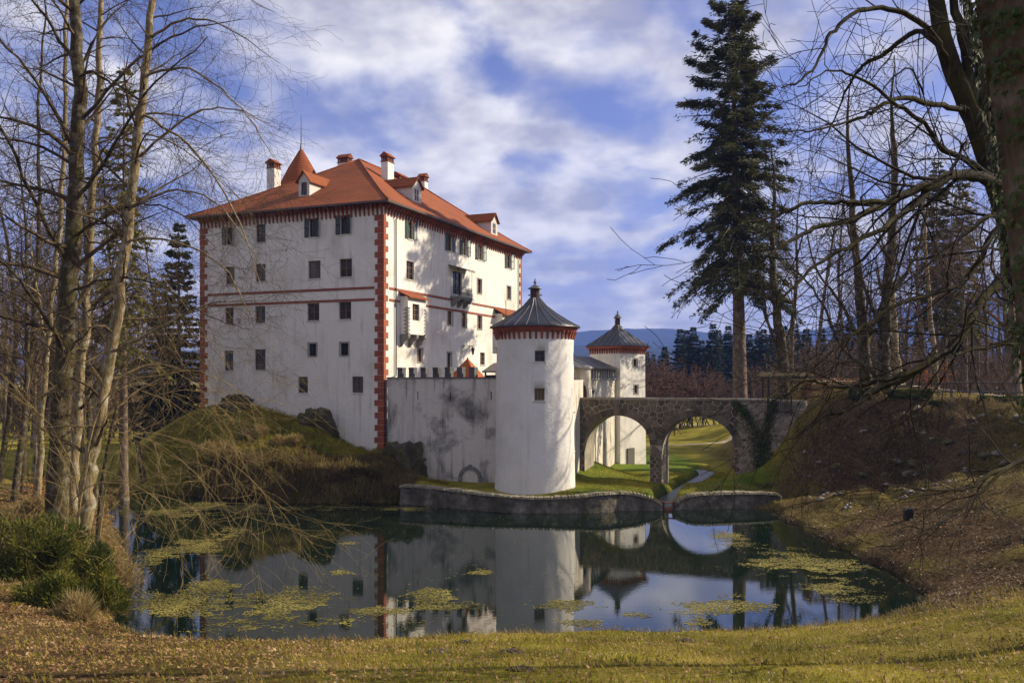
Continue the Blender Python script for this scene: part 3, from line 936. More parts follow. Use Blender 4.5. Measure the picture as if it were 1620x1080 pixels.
# openings measured on the two walls in view: (u0,u1,v0,v1, kind)
front = []
for u0,u1,v0,v1,k in [
    (358,367.5,360,387,'S'),(405,420,355.5,383,'D'),(489,501,346,375,'S'),(538.5,551,341,370.5,'S'),
    (357,371,422.5,449.5,'B'),(404,420,418,445,'B'),(487.5,507,413,440.5,'B'),(537,556.7,410,438,'B'),
    (356,369.5,486.7,512.5,'B'),(403.6,419.5,484.4,510.8,'B'),(486,505,480,507,'B'),(536,555.5,477.8,504.7,'B'),
    (355,369,554.7,585.8,'D'),(402.8,420,552.5,585,'D'),(488.5,500.5,543.5,563,'G'),(538.5,551,542.5,562,'G'),
    (471.5,487,596,621,'D'),(557,574.5,595.5,621,'D')]:
    s0, z1 = hit(u0, v0, 'x'); s1, _ = hit(u1, v0, 'x'); _, z0 = hit((u0+u1)/2, v1, 'x')
    front.append((s0, s1, z0, z1, k))
side = []
for u0,u1,v0,v1,k in [
    (645.5,653.5,346.7,378.5,'S'),(708,715.5,368.7,397.6,'S'),(731,738.5,376.4,404.3,'S'),(756,763.5,385,411.4,'S'),(802,808,400.2,424.7,'S'),
    (643,655,413.4,442.3,'B'),(716.4,730.8,430,466.0,'O'),(755.2,762,441.5,464,'T'),(802.2,808.2,453,473,'T'),
    (708.4,716,492,513.5,'T'),(731,738,495,517,'T'),(755.6,762.2,499,520.5,'T'),
    (661,668.4,551.5,573,'T'),(707.6,714.2,558,600,'T'),(759.6,767,557.5,577,'B')]:
    s0, _ = hit(u0, v0, 'y'); s1, _ = hit(u1, v1, 'y'); _, z1 = hit((u0+u1)/2, v0, 'y'); _, z0 = hit((u0+u1)/2, v1, 'y')
    side.append((s0, s1, z0, z1, k))
mb = MB()
panel(mb, lambda s,z,d: (s, d, z), -W, 0, -0.6, TOP, [q[:4] for q in front], 0.34)
panel(mb, lambda s,z,d: (-d, s, z), 0, DEP, -0.6, TOP, [q[:4] for q in side], 0.34)
mb.quad((-W,0,-0.6),(-W,DEP,-0.6),(-W,DEP,TOP),(-W,0,TOP))
mb.quad((0,DEP,-0.6),(-W,DEP,-0.6),(-W,DEP,TOP),(0,DEP,TOP))
mb.build('wall', 'plaster', castle)
for i, (s0,s1,z0,z1,k) in enumerate(front):
    c = ((s0+s1)/2, 0, z0); w = s1-s0; h = z1-z0
    if k == 'S': window(castle, c, 0, w, h, 'dark_frame', None, 'shutter_slate', open_=(random.choice((4,25)),random.choice((35,55))))
    elif k == 'B': window(castle, c, 0, w, h, 'brown_frame')
    elif k == 'D': window(castle, c, 0, w, h, 'dark_frame', rows=3)
    elif k == 'G': window(castle, c, 0, w, h, 'dark_frame', 'stone_trim', grille=True)
for i, (s0,s1,z0,z1,k) in enumerate(side):
    c = (0, (s0+s1)/2, z0); w = s1-s0; h = z1-z0; rz = R(90)
    if k == 'S': window(castle, c, rz, w, h, 'brown_frame', None, 'shutter', open_=(4+random.random()*8, 4+random.random()*14))
    elif k == 'B': window(castle, c, rz, w, h, 'brown_frame', rows=3)
    elif k == 'T': window(castle, c, rz, w, h, 'brown_frame', 'stone_trim')
    elif k == 'O': window(castle, c, rz, w, h, 'dark_frame', None, sill=False, rows=4)
MB().box(0,0.33,-0.03,0.02,0,0.55).box(0.06,0.27,-0.034,0,0.08,0.47).build('plaque', 'stone_trim', castle, (hit(376,515,'x')[0], 0, hit(376,513,'x')[1]))

# quoins
def quoin_mesh(key, la, lb, h, mx, my):
    """corner block: leg la along -x*mx on the front, lb along +y*my on the side, proud 25 mm"""
    def f():
        pr = 0.028
        pts = [(pr,-pr),(pr,lb),(-0.05,lb),(-0.05,0.05),(-la,0.05),(-la,-pr)]
        pts = [(a*mx, b*my) for a, b in pts]
        return MB().prism(pts, 2, 0, h).mesh('quoin', 'quoin_red')
    return cached(('q', key, round(la,2), round(lb,2), mx, my), f)
pitch = 0.515
for (cx, cy, mx, my, zlo) in ((0,0,1,1,2.2),(-W,0,-1,1,5.2),(0,DEP,1,-1,8.0)):
    z = 22.75; k = 0
    while z-pitch > zlo:
        la, lb = ((0.86, 0.34) if k % 2 == 0 else (0.56, 0.72)); la += random.choice((-.05, 0, 0.03)); lb += random.choice((-.04, 0, .03))
        link('quoin', quoin_mesh('a', la, lb, pitch-0.028, mx, my), castle, (cx, cy, z-pitch))
        z -= pitch; k += 1
# string courses
zA = hit(600, 454.5, 'x')[1]; zB = hit(600, 473, 'x')[1]
for zc in (zA, zB):
    MB().box(-W+0.9, -0.88, -0.05, 0.02, zc-0.1, zc+0.1).build('string_course', 'trim_red', castle)
    mb = MB()
    if zc is zA:
        segs = [(0.9, hit(712,470,'y')[0]), (hit(747,480,'y')[0], DEP-0.9)]
    else:
        segs = [(0.9, hit(632,475,'y')[0]), (hit(674,480,'y')[0], hit(794,500,'y')[0])]
    for a, b in segs:
        MB().box(-0.02, 0.05, a, b, zc-0.1, zc+0.1).build('string_course', 'trim_red', castle)
# cornice corbels: tapering brackets
def corbel():
    w = 0.13
    mb = MB()
    prof = [(0,0),(0,-0.92),(-0.10,-0.80),(-0.16,-0.45),(-0.50,-0.16),(-0.56,0)]
    mb.prism(prof, 0, -w/2, w/2)
    return mb.mesh('corbel', 'corbel_red')
cm_ = corbel()
n = 46
for i in range(n):
    link('corbel', cm_, castle, (-W+0.15+(W-0.3)*i/(n-1), 0.004, TOP-0.02), 0)
n = 62
for i in range(n):
    link('corbel', cm_, castle, (-0.004, 0.2+(DEP-0.4)*i/(n-1), TOP-0.02), R(90))
# eaves
OV = 0.85; EZ = TOP+0.02
mb = MB(); mb.box(-W-OV, OV, -OV, DEP+OV, EZ-0.03, EZ+0.10)
mb.build('soffit', 'eave_wood', castle)
MB().box(-W-OV-0.02, OV+0.02, -OV-0.10, -OV-0.002, EZ-0.05, EZ+0.11).build('gutter', 'gutter', castle)
MB().box(OV+0.002, OV+0.11, -OV-0.10, DEP+OV, EZ-0.05, EZ+0.11).build('gutter', 'gutter', castle)
# red frieze under the soffit
MB().box(-W-0.03, 0.03, -0.03, 0.0, TOP-0.22, TOP-0.02).build('frieze', 'corbel_red', castle)
MB().box(0.0, 0.03, 0.0, DEP, TOP-0.22, TOP-0.021).build('frieze', 'corbel_red', castle)
# hip roof with a little sag at the eaves
RZ0 = EZ+0.11; RX = -W/2; RY0, RY1, RZ1 = 11.56, 23.9, 30.8
def roofz(x, y):
    k = (RZ1-RZ0)
    a = k*(x+W+OV)/(RX+W+OV); b = k*(OV-x)/(OV-RX); c = k*(y+OV)/(RY0+OV); d = k*(DEP+OV-y)/(DEP+OV-RY1)
    s = max(0.0, min(a, b, c, d)/k)
    return RZ0 + k*(s - 0.06*s*(1-s))
mb = MB()
x0, x1, y0, y1 = -W-OV-0.08, OV+0.08, -OV-0.08, DEP+OV+0.08
NR = 10
def ring(s):
    return [(x0+(RX-x0)*s, y0+(RY0-y0)*s), (x1+(RX-x1)*s, y0+(RY0-y0)*s), (x1+(RX-x1)*s, y1+(RY1-y1)*s), (x0+(RX-x0)*s, y1+(RY1-y1)*s)]
for i in range(NR):
    sa, sb = i/NR, (i+1)/NR
    A, B = ring(sa), ring(sb); za = RZ0+(RZ1-RZ0)*(sa-0.06*sa*(1-sa)); zb = RZ0+(RZ1-RZ0)*(sb-0.06*sb*(1-sb))
    for k in range(4):
        j = (k+1) % 4
        mb.quad((*A[k],za), (*A[j],za), (*B[j],zb), (*B[k],zb))
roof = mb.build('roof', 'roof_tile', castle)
# ridge and hip tiles
for a, b in (((RX,RY0),(RX,RY1)), ((x1,y0),(RX,RY0)), ((x0,y0),(RX,RY0)), ((x1,y1),(RX,RY1))):
    pts = [(a[0]+(b[0]-a[0])*i/8, a[1]+(b[1]-a[1])*i/8) for i in range(9)]
    MB().tube([(p[0], p[1], (RZ1 if a[0] == b[0] else roofz(*p))+0.02) for p in pts], 0.11, 6).build('ridge_tiles', 'roof_tile', roof, smooth=True)

def ray_roof(u, v):
    best = None
    for i in range(2400):
        Y = 70+i*0.018
        p = px(u, v, Y); x, y = to_local(p)
        if x0 < x < x1 and y0 < y < y1 and roofz(x, y) >= p.z:
            return x, y, roofz(x, y)
    return None
def chimney(x, y, w, d, ztop, zb=None):
    zb = (roofz(x, y)-0.8) if zb is None else zb
    o = MB().box(-w/2, w/2, -d/2, d/2, zb, ztop).build('chimney', 'plaster', castle, (x, y, 0))
    mb = MB()
    mb.box(-w/2-.05, w/2+.05, -d/2-.05, d/2+.05, ztop+.002, ztop+0.10)
    k = max(2, int(w/0.3)); kd = max(2, int(d/0.3))
    for i in range(k+1):
        a = -w/2+(w-0.12)*i/k
        for yy in (-d/2, d/2-0.12): mb.box(a, a+0.12, yy, yy+0.12, ztop+0.10, ztop+0.5)
    for i in range(1, kd):
        a = -d/2+(d-0.12)*i/kd
        for xx in (-w/2, w/2-0.12): mb.box(xx, xx+0.12, a, a+0.12, ztop+0.10, ztop+0.5)
    mb.box(-w/2+.13, w/2-.13, -d/2+.13, d/2-.13, ztop+.10, ztop+.5)
    mb.build('vent', 'brick_red', o)
    mb = MB(); a = w/2+0.12; b = d/2+0.12; z = ztop+0.502
    if w >= d: mb.prism([(-b,z),(b,z),(b,z+.08),(0,z+0.48),(-b,z+.08)], 0, -a, a)
    else: mb.prism([(-a,z),(a,z),(a,z+.08),(0,z+0.48),(-a,z+.08)], 1, -b, b)
    mb.build('cap', 'roof_tile', o)
    return o
def at_depth_local(u, Y):
    return to_local(px(u, 0, Y))
# chimneys located along their sight lines on the roof
x, y = at_depth_local(433, 88.5); chimney(x, y, 0.95, 1.0, px(433, 268, 88.5).z, 25)
x, y = at_depth_local(545.5, 92.0); chimney(x, y, 1.25, 0.8, px(545, 259, 92.0).z, 27)
q = ray_roof(613, 286); chimney(q[0], q[1], 0.75, 1.15, px(612, 252, 84.5).z)
q = ray_roof(638, 288); chimney(q[0]-0.6, q[1]+0.4, 1.0, 1.9, px(638, 269, 88).z)
x, y = at_depth_local(669.5, 101.0); chimney(x, y, 0.8, 0.8, px(669, 288, 101).z, 28)

def dormer(x, y, z, rz, w, h, length, hr, depth_w=0.12):
    """x,y,z: middle of the foot of the gable front; local -y is outwards"""
    o = MB()
    fm = lambda s, zz, d: (s, d, zz)
    panel(o, fm, -w/2, w/2, -0.5, h, [(-w*0.26, w*0.26, 0.1, h*0.86)], 0.12)
    o.poly([(-w/2,0,h),(w/2,0,h),(0,0,h+hr)])
    o.quad((-w/2,0,-0.5),(-w/2,length,-0.5),(-w/2,length,h),(-w/2,0,h))
    o.quad((w/2,0,-0.5),(w/2,length,-0.5),(w/2,length,h),(w/2,0,h))
    d = o.build('dormer', 'white_trim', castle, (x, y, z), rz)
    e = 0.22
    mb = MB()
    k = hr/(w/2)
    for s in (-1, 1):
        A = [(0,-e,h+hr+.02),(s*(w/2+e),-e,h-k*e+.02),(s*(w/2+e),length,h-k*e+.02),(0,length,h+hr+.02)]
        B = [(p[0],p[1],p[2]+0.1) for p in A]
        mb.poly(A); mb.poly(B)
        for i in range(4): mb.quad(A[i],A[(i+1)%4],B[(i+1)%4],B[i])
    mb.build('dormer_roof', 'roof_tile', d)
    window(d, (0, 0, 0.1), 0, w*0.52, h*0.86-0.1, 'white_trim' if rz else 'dark_frame', None, None, sill=False, depth=0.1)
    return d
q = ray_roof(481, 311); dormer(q[0], q[1], q[2]+0.02, 0, 1.15, 1.45, 4.2, 0.75)
q = ray_roof(659.5, 321); dormer(q[0], q[1], q[2]+0.02, R(90), 1.7, 1.5, 4.4, 0.8)
q = ray_roof(782, 372); dormer(q[0], q[1], q[2]+0.02, R(90), 1.7, 1.5, 4.4, 0.8)

# stair turret with bell-cast cone roof
tx, ty = to_local(px(476.5, 0, 92.0)); za = px(478, 235, 92).z
MB().lathe([(2.95,-0.5),(2.95,24.9)], (0,0), 24).build('turret_wall', 'plaster', castle, (tx,ty,0), smooth=True)
MB().lathe([(4.0,24.7),(3.5,25.9),(2.95,27.4),(2.2,29.1),(1.3,30.9),(0.6,32.1),(0.22,32.75),(0.06,za)], (0,0), 28).build('turret_roof', 'roof_tile', castle, (tx,ty,0), smooth=True)
MB().lathe([(0.32,za-0.75),(0.16,za-0.1),(0.06,za+0.6),(0.03,px(478,183,92).z),(0.0,px(478,183,92).z)], (0,0), 8).build('spire', 'zinc', castle, (tx,ty,0))

# rain pipes
yp = hit(624.5, 400, 'y')[0]
MB().tube([(0.75,yp-0.1,EZ-0.1),(0.13,yp,TOP-1.0),(0.13,yp,9.3)], 0.062, 8).build('rain_pipe', 'pipe', castle, smooth=True)
yp2 = DEP-1.15
MB().tube([(0.75,yp2,EZ-0.1),(0.13,yp2,TOP-1.0),(0.13,yp2,8.0)], 0.062, 8).build('rain_pipe', 'pipe', castle, smooth=True)
MB().tube([(0.13,yp,9.32),(0.3,0.1,9.0),(0.33,-0.12,8.8),(0.33,-0.12,2.9)], 0.065, 8).build('rain_pipe', 'pipe', castle, smooth=True)

# oriel on the side wall
OD = 0.78
oa, ob = hit(645.5, 500, 'y', OD)[0], hit(673.8, 500, 'y', OD)[0]
ozt, ozb = hit(645.5, 468, 'y', OD)[1], hit(645.5, 528, 'y', OD)[1]
oy, ow = (oa+ob)/2, (ob-oa)
oz0 = ozb
win_o = [hit(652.6,500,'y',OD)[0]-oy, hit(663.6,500,'y',OD)[0]-oy, hit(658,507,'y',OD)[1]-oz0, hit(658,481,'y',OD)[1]-oz0]
oh = ozt-oz0
mb = MB()
panel(mb, lambda s,z,d: (s, -OD+d, z), -ow/2, ow/2, 0, oh, [tuple(win_o)], 0.2)
for s in (-1, 1): mb.quad((s*ow/2,-OD,0),(s*ow/2,0.05,0),(s*ow/2,0.05,oh),(s*ow/2,-OD,oh))
mb.quad((-ow/2,-OD,0),(ow/2,-OD,0),(ow/2,0.05,0),(-ow/2,0.05,0))
oriel = mb.build('oriel', 'plaster', castle, (0, oy, oz0), R(90))
window(oriel, ((win_o[0]+win_o[1])/2, -OD, win_o[2]), 0, win_o[1]-win_o[0], win_o[3]-win_o[2], 'brown_frame', None, rows=3, sill=False)
mb = MB(); mb.prism([(-OD-0.3,oh-0.16),(0.05,oh+0.36),(0.05,oh+0.46),(-OD-0.3,oh-0.06)], 0, -ow/2-0.25, ow/2+0.25); mb.build('oriel_roof', 'roof_tile', oriel)
k = 15; hh = (oh-0.9)/k
for sgn in (-1, 1):
    for i in range(k):
        lw = 0.36 if i % 2 == 0 else 0.22
        la = 0.24 if i % 2 == 0 else 0.40
        e0, e1 = i*hh, (i+0.62)*hh
        pts_ = [(sgn*(ow/2+0.02), -OD-0.02), (sgn*(ow/2+0.02), -OD+la), (sgn*(ow/2-0.01), -OD+la), (sgn*(ow/2-0.01), -OD+0.01), (sgn*(ow/2-lw), -OD+0.01), (sgn*(ow/2-lw), -OD-0.02)]
        MB().prism(pts_, 2, e0, e1).build('edge_brick', 'stone_dark', oriel)
for s in (-0.46, 0.0, 0.46):
    mb = MB(); mb.prism([(0.02,-0.01),(-OD-0.06,-0.01),(-OD-0.06,-0.25),(-OD+0.05,-0.42),(-OD+0.25,-0.42),(-OD+0.32,-0.62),(-OD+0.38,-0.82),(-0.18,-0.86),(0.02,-1.15)], 0, s*ow-0.17, s*ow+0.17)
    mb.build('corbel', 'bracket_stone', oriel)

# balcony with iron railing, stone brackets and lead canopy
D = 0.85
ba, bb = hit(725,470,'y',D)[0], hit(747.5,470,'y',D)[0]
bz = hit(725,469.5,'y',D)[1]; by = (ba+bb)/2; bw = bb-ba
balc = MB().box(-bw/2, bw/2, -D, 0.02, -0.14, 0.0).box(-bw/2-0.05, bw/2+0.05, -D-0.05, 0.02, 0.001, 0.05).build('balcony', 'bracket_stone', castle, (0, by, bz), R(90))
for s in (-0.42, 0.0, 0.42):
    mb = MB(); mb.prism([(0.02,-0.141),(-D+0.03,-0.141),(-D+0.03,-0.34),(-D+0.16,-0.46),(-0.42,-0.5),(-0.36,-0.7),(0.02,-0.95)], 0, s*bw-0.15, s*bw+0.15)
    mb.build('bracket', 'bracket_stone', balc)
mb = MB(); rh = 1.0
for z in (0.10, rh-0.2, rh):
    mb.box(-bw/2, bw/2, -D+0.02, -D+0.05, z, z+0.035)
    for s in (-1, 1): mb.box(s*bw/2-0.02, s*bw/2+0.02, -D+0.05, 0, z+.002, z+0.033)
nb = 13
for i in range(nb+1):
    x = -bw/2+bw*i/nb; mb.tube([(x,-D+0.035,rh),(x,-D+0.03,0.62),(x,-D-0.10,0.42),(x,-D-0.08,0.2),(x,-D+0.03,0.06)], 0.013, 4)
    if i < nb:
        xm = x+bw/nb/2
        mb.tube([(xm+0.06*math.cos(a), -D-0.05, 0.38+0.16*math.sin(a)) for a in [2*math.pi*j/8 for j in range(9)]], 0.012, 4)
for s in (-1, 1):
    for i in range(6):
        y = -D+0.1+(D-0.15)*i/6; mb.tube([(s*bw/2,y,rh),(s*(bw/2),y,0.62),(s*(bw/2+0.12),y,0.4),(s*(bw/2+0.08),y,0.2),(s*bw/2,y,0.06)], 0.013, 4)
mb.build('railing', 'iron', balc)
cD = 0.95
ch = hit(724,421,'y',cD)[1]-bz
cw0, cw1 = hit(723.5,420,'y',cD)[0]-by, hit(752,420,'y',cD)[0]-by
mb = MB(); mb.prism([(-cD,ch-0.10),(0.02,ch+0.16),(0.02,ch+0.22),(-cD,ch-0.04)], 0, cw0, cw1)
mb.build('canopy', 'zinc', balc)
mb = MB()
for i in range(14):
    x = cw0+0.1+(cw1-cw0-0.2)*i/13; mb.prism([(x-0.08,ch-0.105),(x+0.08,ch-0.105),(x,ch-0.30)], 1, -cD+.01, -cD+.03)
mb.build('canopy_fringe', 'iron', balc)
for s in (-1, 1): MB().tube([(s*(bw/2-0.04),-D+0.05,0.06),(s*(bw/2-0.04),-D+0.05,ch-0.06)], 0.022, 6).build('canopy_post', 'zinc', balc)

# small second oriel near the far corner: only its tiled roof shows above the round tower
ya, yb = hit(795,500,'y',0.9)[0], hit(818,500,'y',0.9)[0]; zt = hit(800,492,'y',0.9)[1]
w2 = yb-ya
o2 = MB().box(-w2/2, w2/2, -0.9, 0.02, -3.6, -0.02).build('oriel', 'plaster', castle, (0,(ya+yb)/2,zt-0.3), R(90))
MB().prism([(-1.25,-0.2),(0.02,0.5),(0.02,0.62),(-1.25,-0.08)], 0, -w2/2-0.3, w2/2+0.3).build('oriel_roof', 'roof_tile', o2)

# wrought iron lantern arm on the side wall
ly, lz = hit(733,556,'y')
lamp = thing('wall_lantern', CC+EY*ly+Vector((0,0,lz)), 'black wrought iron lantern on a bracket high on the sunlit castle wall', 'lantern', TH)
mb = MB()
mb.box(0.0, 0.04, -0.35, -0.30, -0.2, 0.62).tube([(0.02,-0.3,0.55),(0.6,-0.1,0.6),(1.05,0.0,0.5)], 0.03, 5).tube([(0.02,-0.3,0.05),(0.4,-0.15,0.15),(0.8,-0.05,0.52)], 0.028, 5)
for q_ in ((0.25,0.38,0.13),(0.55,0.42,0.11)):
    mb.tube([(q_[0]+q_[2]*math.cos(a), -0.2+0.1*q_[0], q_[1]+q_[2]*math.sin(a)) for a in [2*math.pi*j/10 for j in range(11)]], 0.022, 4)
mb.build('bracket', 'iron', lamp)
MB().lathe([(0.0,0.42),(0.05,0.40),(0.19,0.26),(0.21,0.20),(0.0,0.2)], (1.05,0), 6).build('lantern_cap', 'iron', lamp)
MB().lathe([(0.0,-0.36),(0.06,-0.33),(0.09,-0.28),(0.1,-0.26),(0,-0.26)], (1.05,0), 6).build('lantern_base', 'iron', lamp)
MB().lathe([(0.10,-0.27),(0.18,0.2)], (1.05,0), 6).build('lantern_glass', 'glass', lamp)

# ------------------------------------------------------------------ forecourt wall with merlons
court = thing('court_wall', CC+EX*0.35, 'stained grey plaster wall with a row of dark merlons beside the round tower', 'wall', TH)
def cx(u, v):
    s, z = hit(u, v, 'x'); return s-0.35, z
WT = 9.08
slits = []
for u, v0, v1 in ((661,619,632),(712.5,619,634),(777,619,632)):
    s, z1 = cx(u, v0); _, z0 = cx(u, v1); slits.append((s-0.05, s+0.05, z0, z1))
mb = MB()
panel(mb, lambda s,z,d: (s, d, z), 0, 12.2, -0.6, WT, slits, 0.4)
mb.quad((0,0.7,-0.6),(12.2,0.7,-0.6),(12.2,0.7,WT),(0,0.7,WT)); mb.quad((0,0,WT),(12.2,0,WT),(12.2,0.7,WT),(0,0.7,WT))
for a, b, c, d in slits: mb.quad((a,.38,c),(b,.38,c),(b,.38,d),(a,.38,d))
mb.build('wall', 'plaster_court', court)
MB().box(-0.05, 12.2, -0.09, 0.78, WT+.002, WT+0.10).build('coping', 'stone_dark', court)
def merlon():
    mb = MB(); mb.box(-0.23, 0.23, 0.0, 0.62, 0, 0.66)
    mb.prism([(-0.26,0.661),(0.26,0.661),(0.22,0.80),(-0.22,0.80)], 1, -0.03, 0.65)
    return mb.mesh('merlon', 'stone_dark')
mm = merlon()
for u in (632.5, 650.5, 669.3, 688.7, 707.8, 727, 746.5):
    link('merlon', mm, court, (cx(u, 590)[0], 0.0, WT+0.102))
# blocked arched doorway with stone frame
s0, zb_ = cx(744, 776)
arc = lambda r, n=14: [(r*math.cos(math.pi*i/n), r*math.sin(math.pi*i/n)) for i in range(n+1)]
ro, ri = 1.04, 0.72
zc_ = zb_+0.95
mb = MB()
pts = [(ri*math.cos(math.pi*i/14), ri*math.sin(math.pi*i/14)) for i in range(15)]
mb.poly([(s0+ri, -0.004, zb_-0.6)] + [(s0+a, -0.004, zc_+b) for a, b in pts] + [(s0-ri, -0.004, zb_-0.6)])
blk = mb.build('blocked_door', 'plaster_court', court)
for i in range(9):
    a0, a1 = math.pi*i/9+0.012, math.pi*(i+1)/9-0.012
    ex_ = 0.1 if i == 4 else 0.0
    ring = [(r_*math.cos(a), r_*math.sin(a)) for r_, a in ((ri,a0),(ro+ex_,a0),(ro+ex_,(a0+a1)/2),(ro+ex_,a1),(ri,a1),(ri,(a0+a1)/2))]
    MB().prism([(s0+a, zc_+b) for a, b in ring], 1, -0.07, 0.02).build('voussoir', 'bracket_stone', blk)
for sg in (-1, 1):
    for k in range(3):
        xa, xb = sorted((s0+sg*ri, s0+sg*ro))
        MB().box(xa, xb, -0.085, 0.02, zc_-0.01-(k+1)*0.42, zc_-0.02-k*0.42).build('jamb_stone', 'bracket_stone', blk)

# ------------------------------------------------------------------ court house with pyramid tile roof, and lean-to shed
hp = CC+EX*6.0+EY*3.6
ch_ = thing('court_house', (hp.x, hp.y, 0), 'small house with pointed orange tiled roof rising behind the merlons', 'house', TH)
za = px(735, 566.5, hp.y).z
MB().box(-1.15, 1.15, -1.15, 1.15, 4.5, za-2.0).build('wall', 'plaster', ch_)
mb = MB()
A = [(-1.5,-1.5),(1.5,-1.5),(1.5,1.5),(-1.5,1.5)]
NP = 12
for i in range(NP):
    a, b = 1-i/NP, 1-(i+1)/NP
    z0, z1 = za-2.15+2.15*i/NP, za-2.15+2.15*(i+1)/NP
    for k in range(4):
        p, q = A[k], A[(k+1)%4]
        lift = 0.035
        mb.quad((p[0]*a,p[1]*a,z0+lift),(q[0]*a,q[1]*a,z0+lift),(q[0]*b,q[1]*b,z1),(p[0]*b,p[1]*b,z1))
        mb.quad((p[0]*a,p[1]*a,z0),(q[0]*a,q[1]*a,z0),(q[0]*a,q[1]*a,z0+lift),(p[0]*a,p[1]*a,z0+lift))
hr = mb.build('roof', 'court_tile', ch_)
MB().tube([(1.5,-1.5,za-2.1),(0,0,za+.03)], 0.07, 6).build('hip_tiles', 'court_tile', hr)
sp_ = CC+EX*9.9+EY*1.5
shed = thing('lean_to_shed', (sp_.x, sp_.y, 0), 'dark timber lean-to roof tucked between the merlons and round tower', 'shed', TH)
MB().box(-1.0, 1.7, -0.6, 1.4, 6.0, 9.35).build('wall', 'eave_wood', shed)
MB().prism([(-0.95,9.55),(1.5,10.25),(1.5,10.36),(-0.95,9.66)], 0, -1.2, 1.9).build('roof', 'wood_grey', shed)
for x in (-0.95, 0.0, 0.9): MB().box(x-0.06, x+0.06, -0.85, -0.73, 9.1, 9.62).build('post', 'wood_grey', shed)

# ------------------------------------------------------------------ round tower
RT = Vector((1.74, 66.9, 0)); RR = 2.9
rt = thing('round_tower', (RT.x, RT.y, 0), 'round white tower with dark seamed metal cone roof at the water', 'tower')
EZR = 12.75
def rrad(z): return RR+0.12*(1-min(z,12)/12)+0.10*max(0,(1.5-z))/1.5
def cyl(s, z, d):
    a = s; r = rrad(z)-d; return (r*math.sin(a), -r*math.cos(a), z)   # angle 0 faces the viewer
holes = []; wins = []
for u, v0, v1, hw in ((852.7, 554.5, 571.5, 8.2), (852, 614, 633.5, 8.2)):
    a = math.asin((u-846.5)/1400*64.1/RR); da = hw/1400*64.1/RR
    z1 = px(0, v0, 64.0).z; z0 = px(0, v1, 64.0).z
    holes.append((a-da, a+da, z0, z1)); wins.append((a, z0, 2*da*RR, z1-z0))
for a, z0, z1 in ((1.50, 10.3, 11.0),(1.50, 6.6, 7.2),(1.50,3.6,4.2)):
    holes.append((a-0.11, a+0.11, z0, z1)); wins.append((a, z0, 0.22*RR, z1-z0))
mb = MB(); panel(mb, cyl, -math.pi, math.pi, -0.6, EZR, holes, 0.3, 0.11, 0.9)
# hand-laid plaster is never a true cylinder
mb.v = [(p[0]*(1+0.006*math.sin(3.1*p[2]+2*math.atan2(p[0],-p[1]))+0.004*math.sin(7*math.atan2(p[0],-p[1])+1.3*p[2])), p[1]*(1+0.006*math.sin(3.1*p[2]+2*math.atan2(p[0],-p[1]))+0.004*math.sin(7*math.atan2(p[0],-p[1])+1.3*p[2])), p[2]) for p in mb.v]
mb.build('wall', 'plaster_soft', rt, smooth=False).data.shade_smooth()
for i, (a, z0, w, h) in enumerate(wins):
    r = rrad(z0)
    window(rt, (r*math.sin(a), -r*math.cos(a), z0), a, w, h, 'dark_frame' if i != 1 else 'brown_frame', None, rows=2, cols=2 if i != 1 else 3, depth=0.2)
# corbelled cornice
MB().lathe([(2.93,EZR-0.28),(3.06,EZR-0.20),(3.22,EZR+0.02),(3.22,EZR+0.14),(2.9,EZR+0.14)], (0,0), 48).build('cornice', 'corbel_red', rt, smooth=False)
def rcorb():
    mb = MB(); mb.prism([(0.02,0),(0.02,-0.62),(-0.07,-0.55),(-0.13,-0.30),(-0.26,-0.05),(-0.26,0)], 0, -0.075, 0.075); return mb.mesh('corbel', 'corbel_red')
rc = rcorb(); NC = 44
for i in range(NC):
    a = 2*math.pi*i/NC
    link('corbel', rc, rt, (2.92*math.sin(a), -2.92*math.cos(a), EZR-0.18), a)
zap = px(846, 472, 66.9).z
prof = [(3.42,EZR+0.12),(3.42,EZR+0.18),(2.6,EZR+0.62),(1.7,EZR+1.18),(0.9,EZR+1.78),(0.40,zap)]
rf = MB().lathe(prof, (0,0), 48).build('roof', 'sheet_metal', rt, smooth=True)
NS = 24
def seam():
    return MB().tube([(0,-r,z+0.02) for r, z in prof[1:]], 0.022, 4).mesh('seam', 'zinc')
sm_ = seam()
for i in range(NS): link('seam', sm_, rf, (0,0,0), 2*math.pi*i/NS+0.05)
z458 = px(0,458,66.9).z; z452 = px(0,452,66.9).z; z440 = px(0,440,66.9).z
lan = MB().lathe([(0.36,zap-0.1),(0.36,z458-0.02),(0.0,z458-0.02)], (0,0), 14).build('roof_lantern', 'eave_wood', rt, smooth=False)
MB().lathe([(0.55,z458+0.05),(0.52,z458+0.10),(0.25,z452-0.02),(0.10,z452+0.08),(0.0,z452+0.08)], (0,0), 14).build('lantern_cap', 'zinc', lan)
for i in range(4): MB().box(0.30*math.cos(i*1.57)-.03, 0.30*math.cos(i*1.57)+.03, 0.30*math.sin(i*1.57)-.03, 0.30*math.sin(i*1.57)+.03, z458-0.03, z458+0.06).build('lantern_post', 'iron', lan)
for s in (-1,1): MB().tube([(s*0.36,0,z458-0.45),(s*0.52,0,z458-0.40)], 0.05, 6).build('spout', 'zinc', lan)
MB().lathe([(0.03,z452),(0.05,z452+0.15),(0.13,z452+0.26),(0.05,z452+0.38),(0.025,z440),(0.0,z440)], (0,0), 8).build('finial', 'zinc', lan)
MB().tube([(-2.2,-0.5,EZR+0.8),(-2.2,-0.5,EZR+2.2)], 0.02, 4).build('lightning_rod', 'iron', rt)

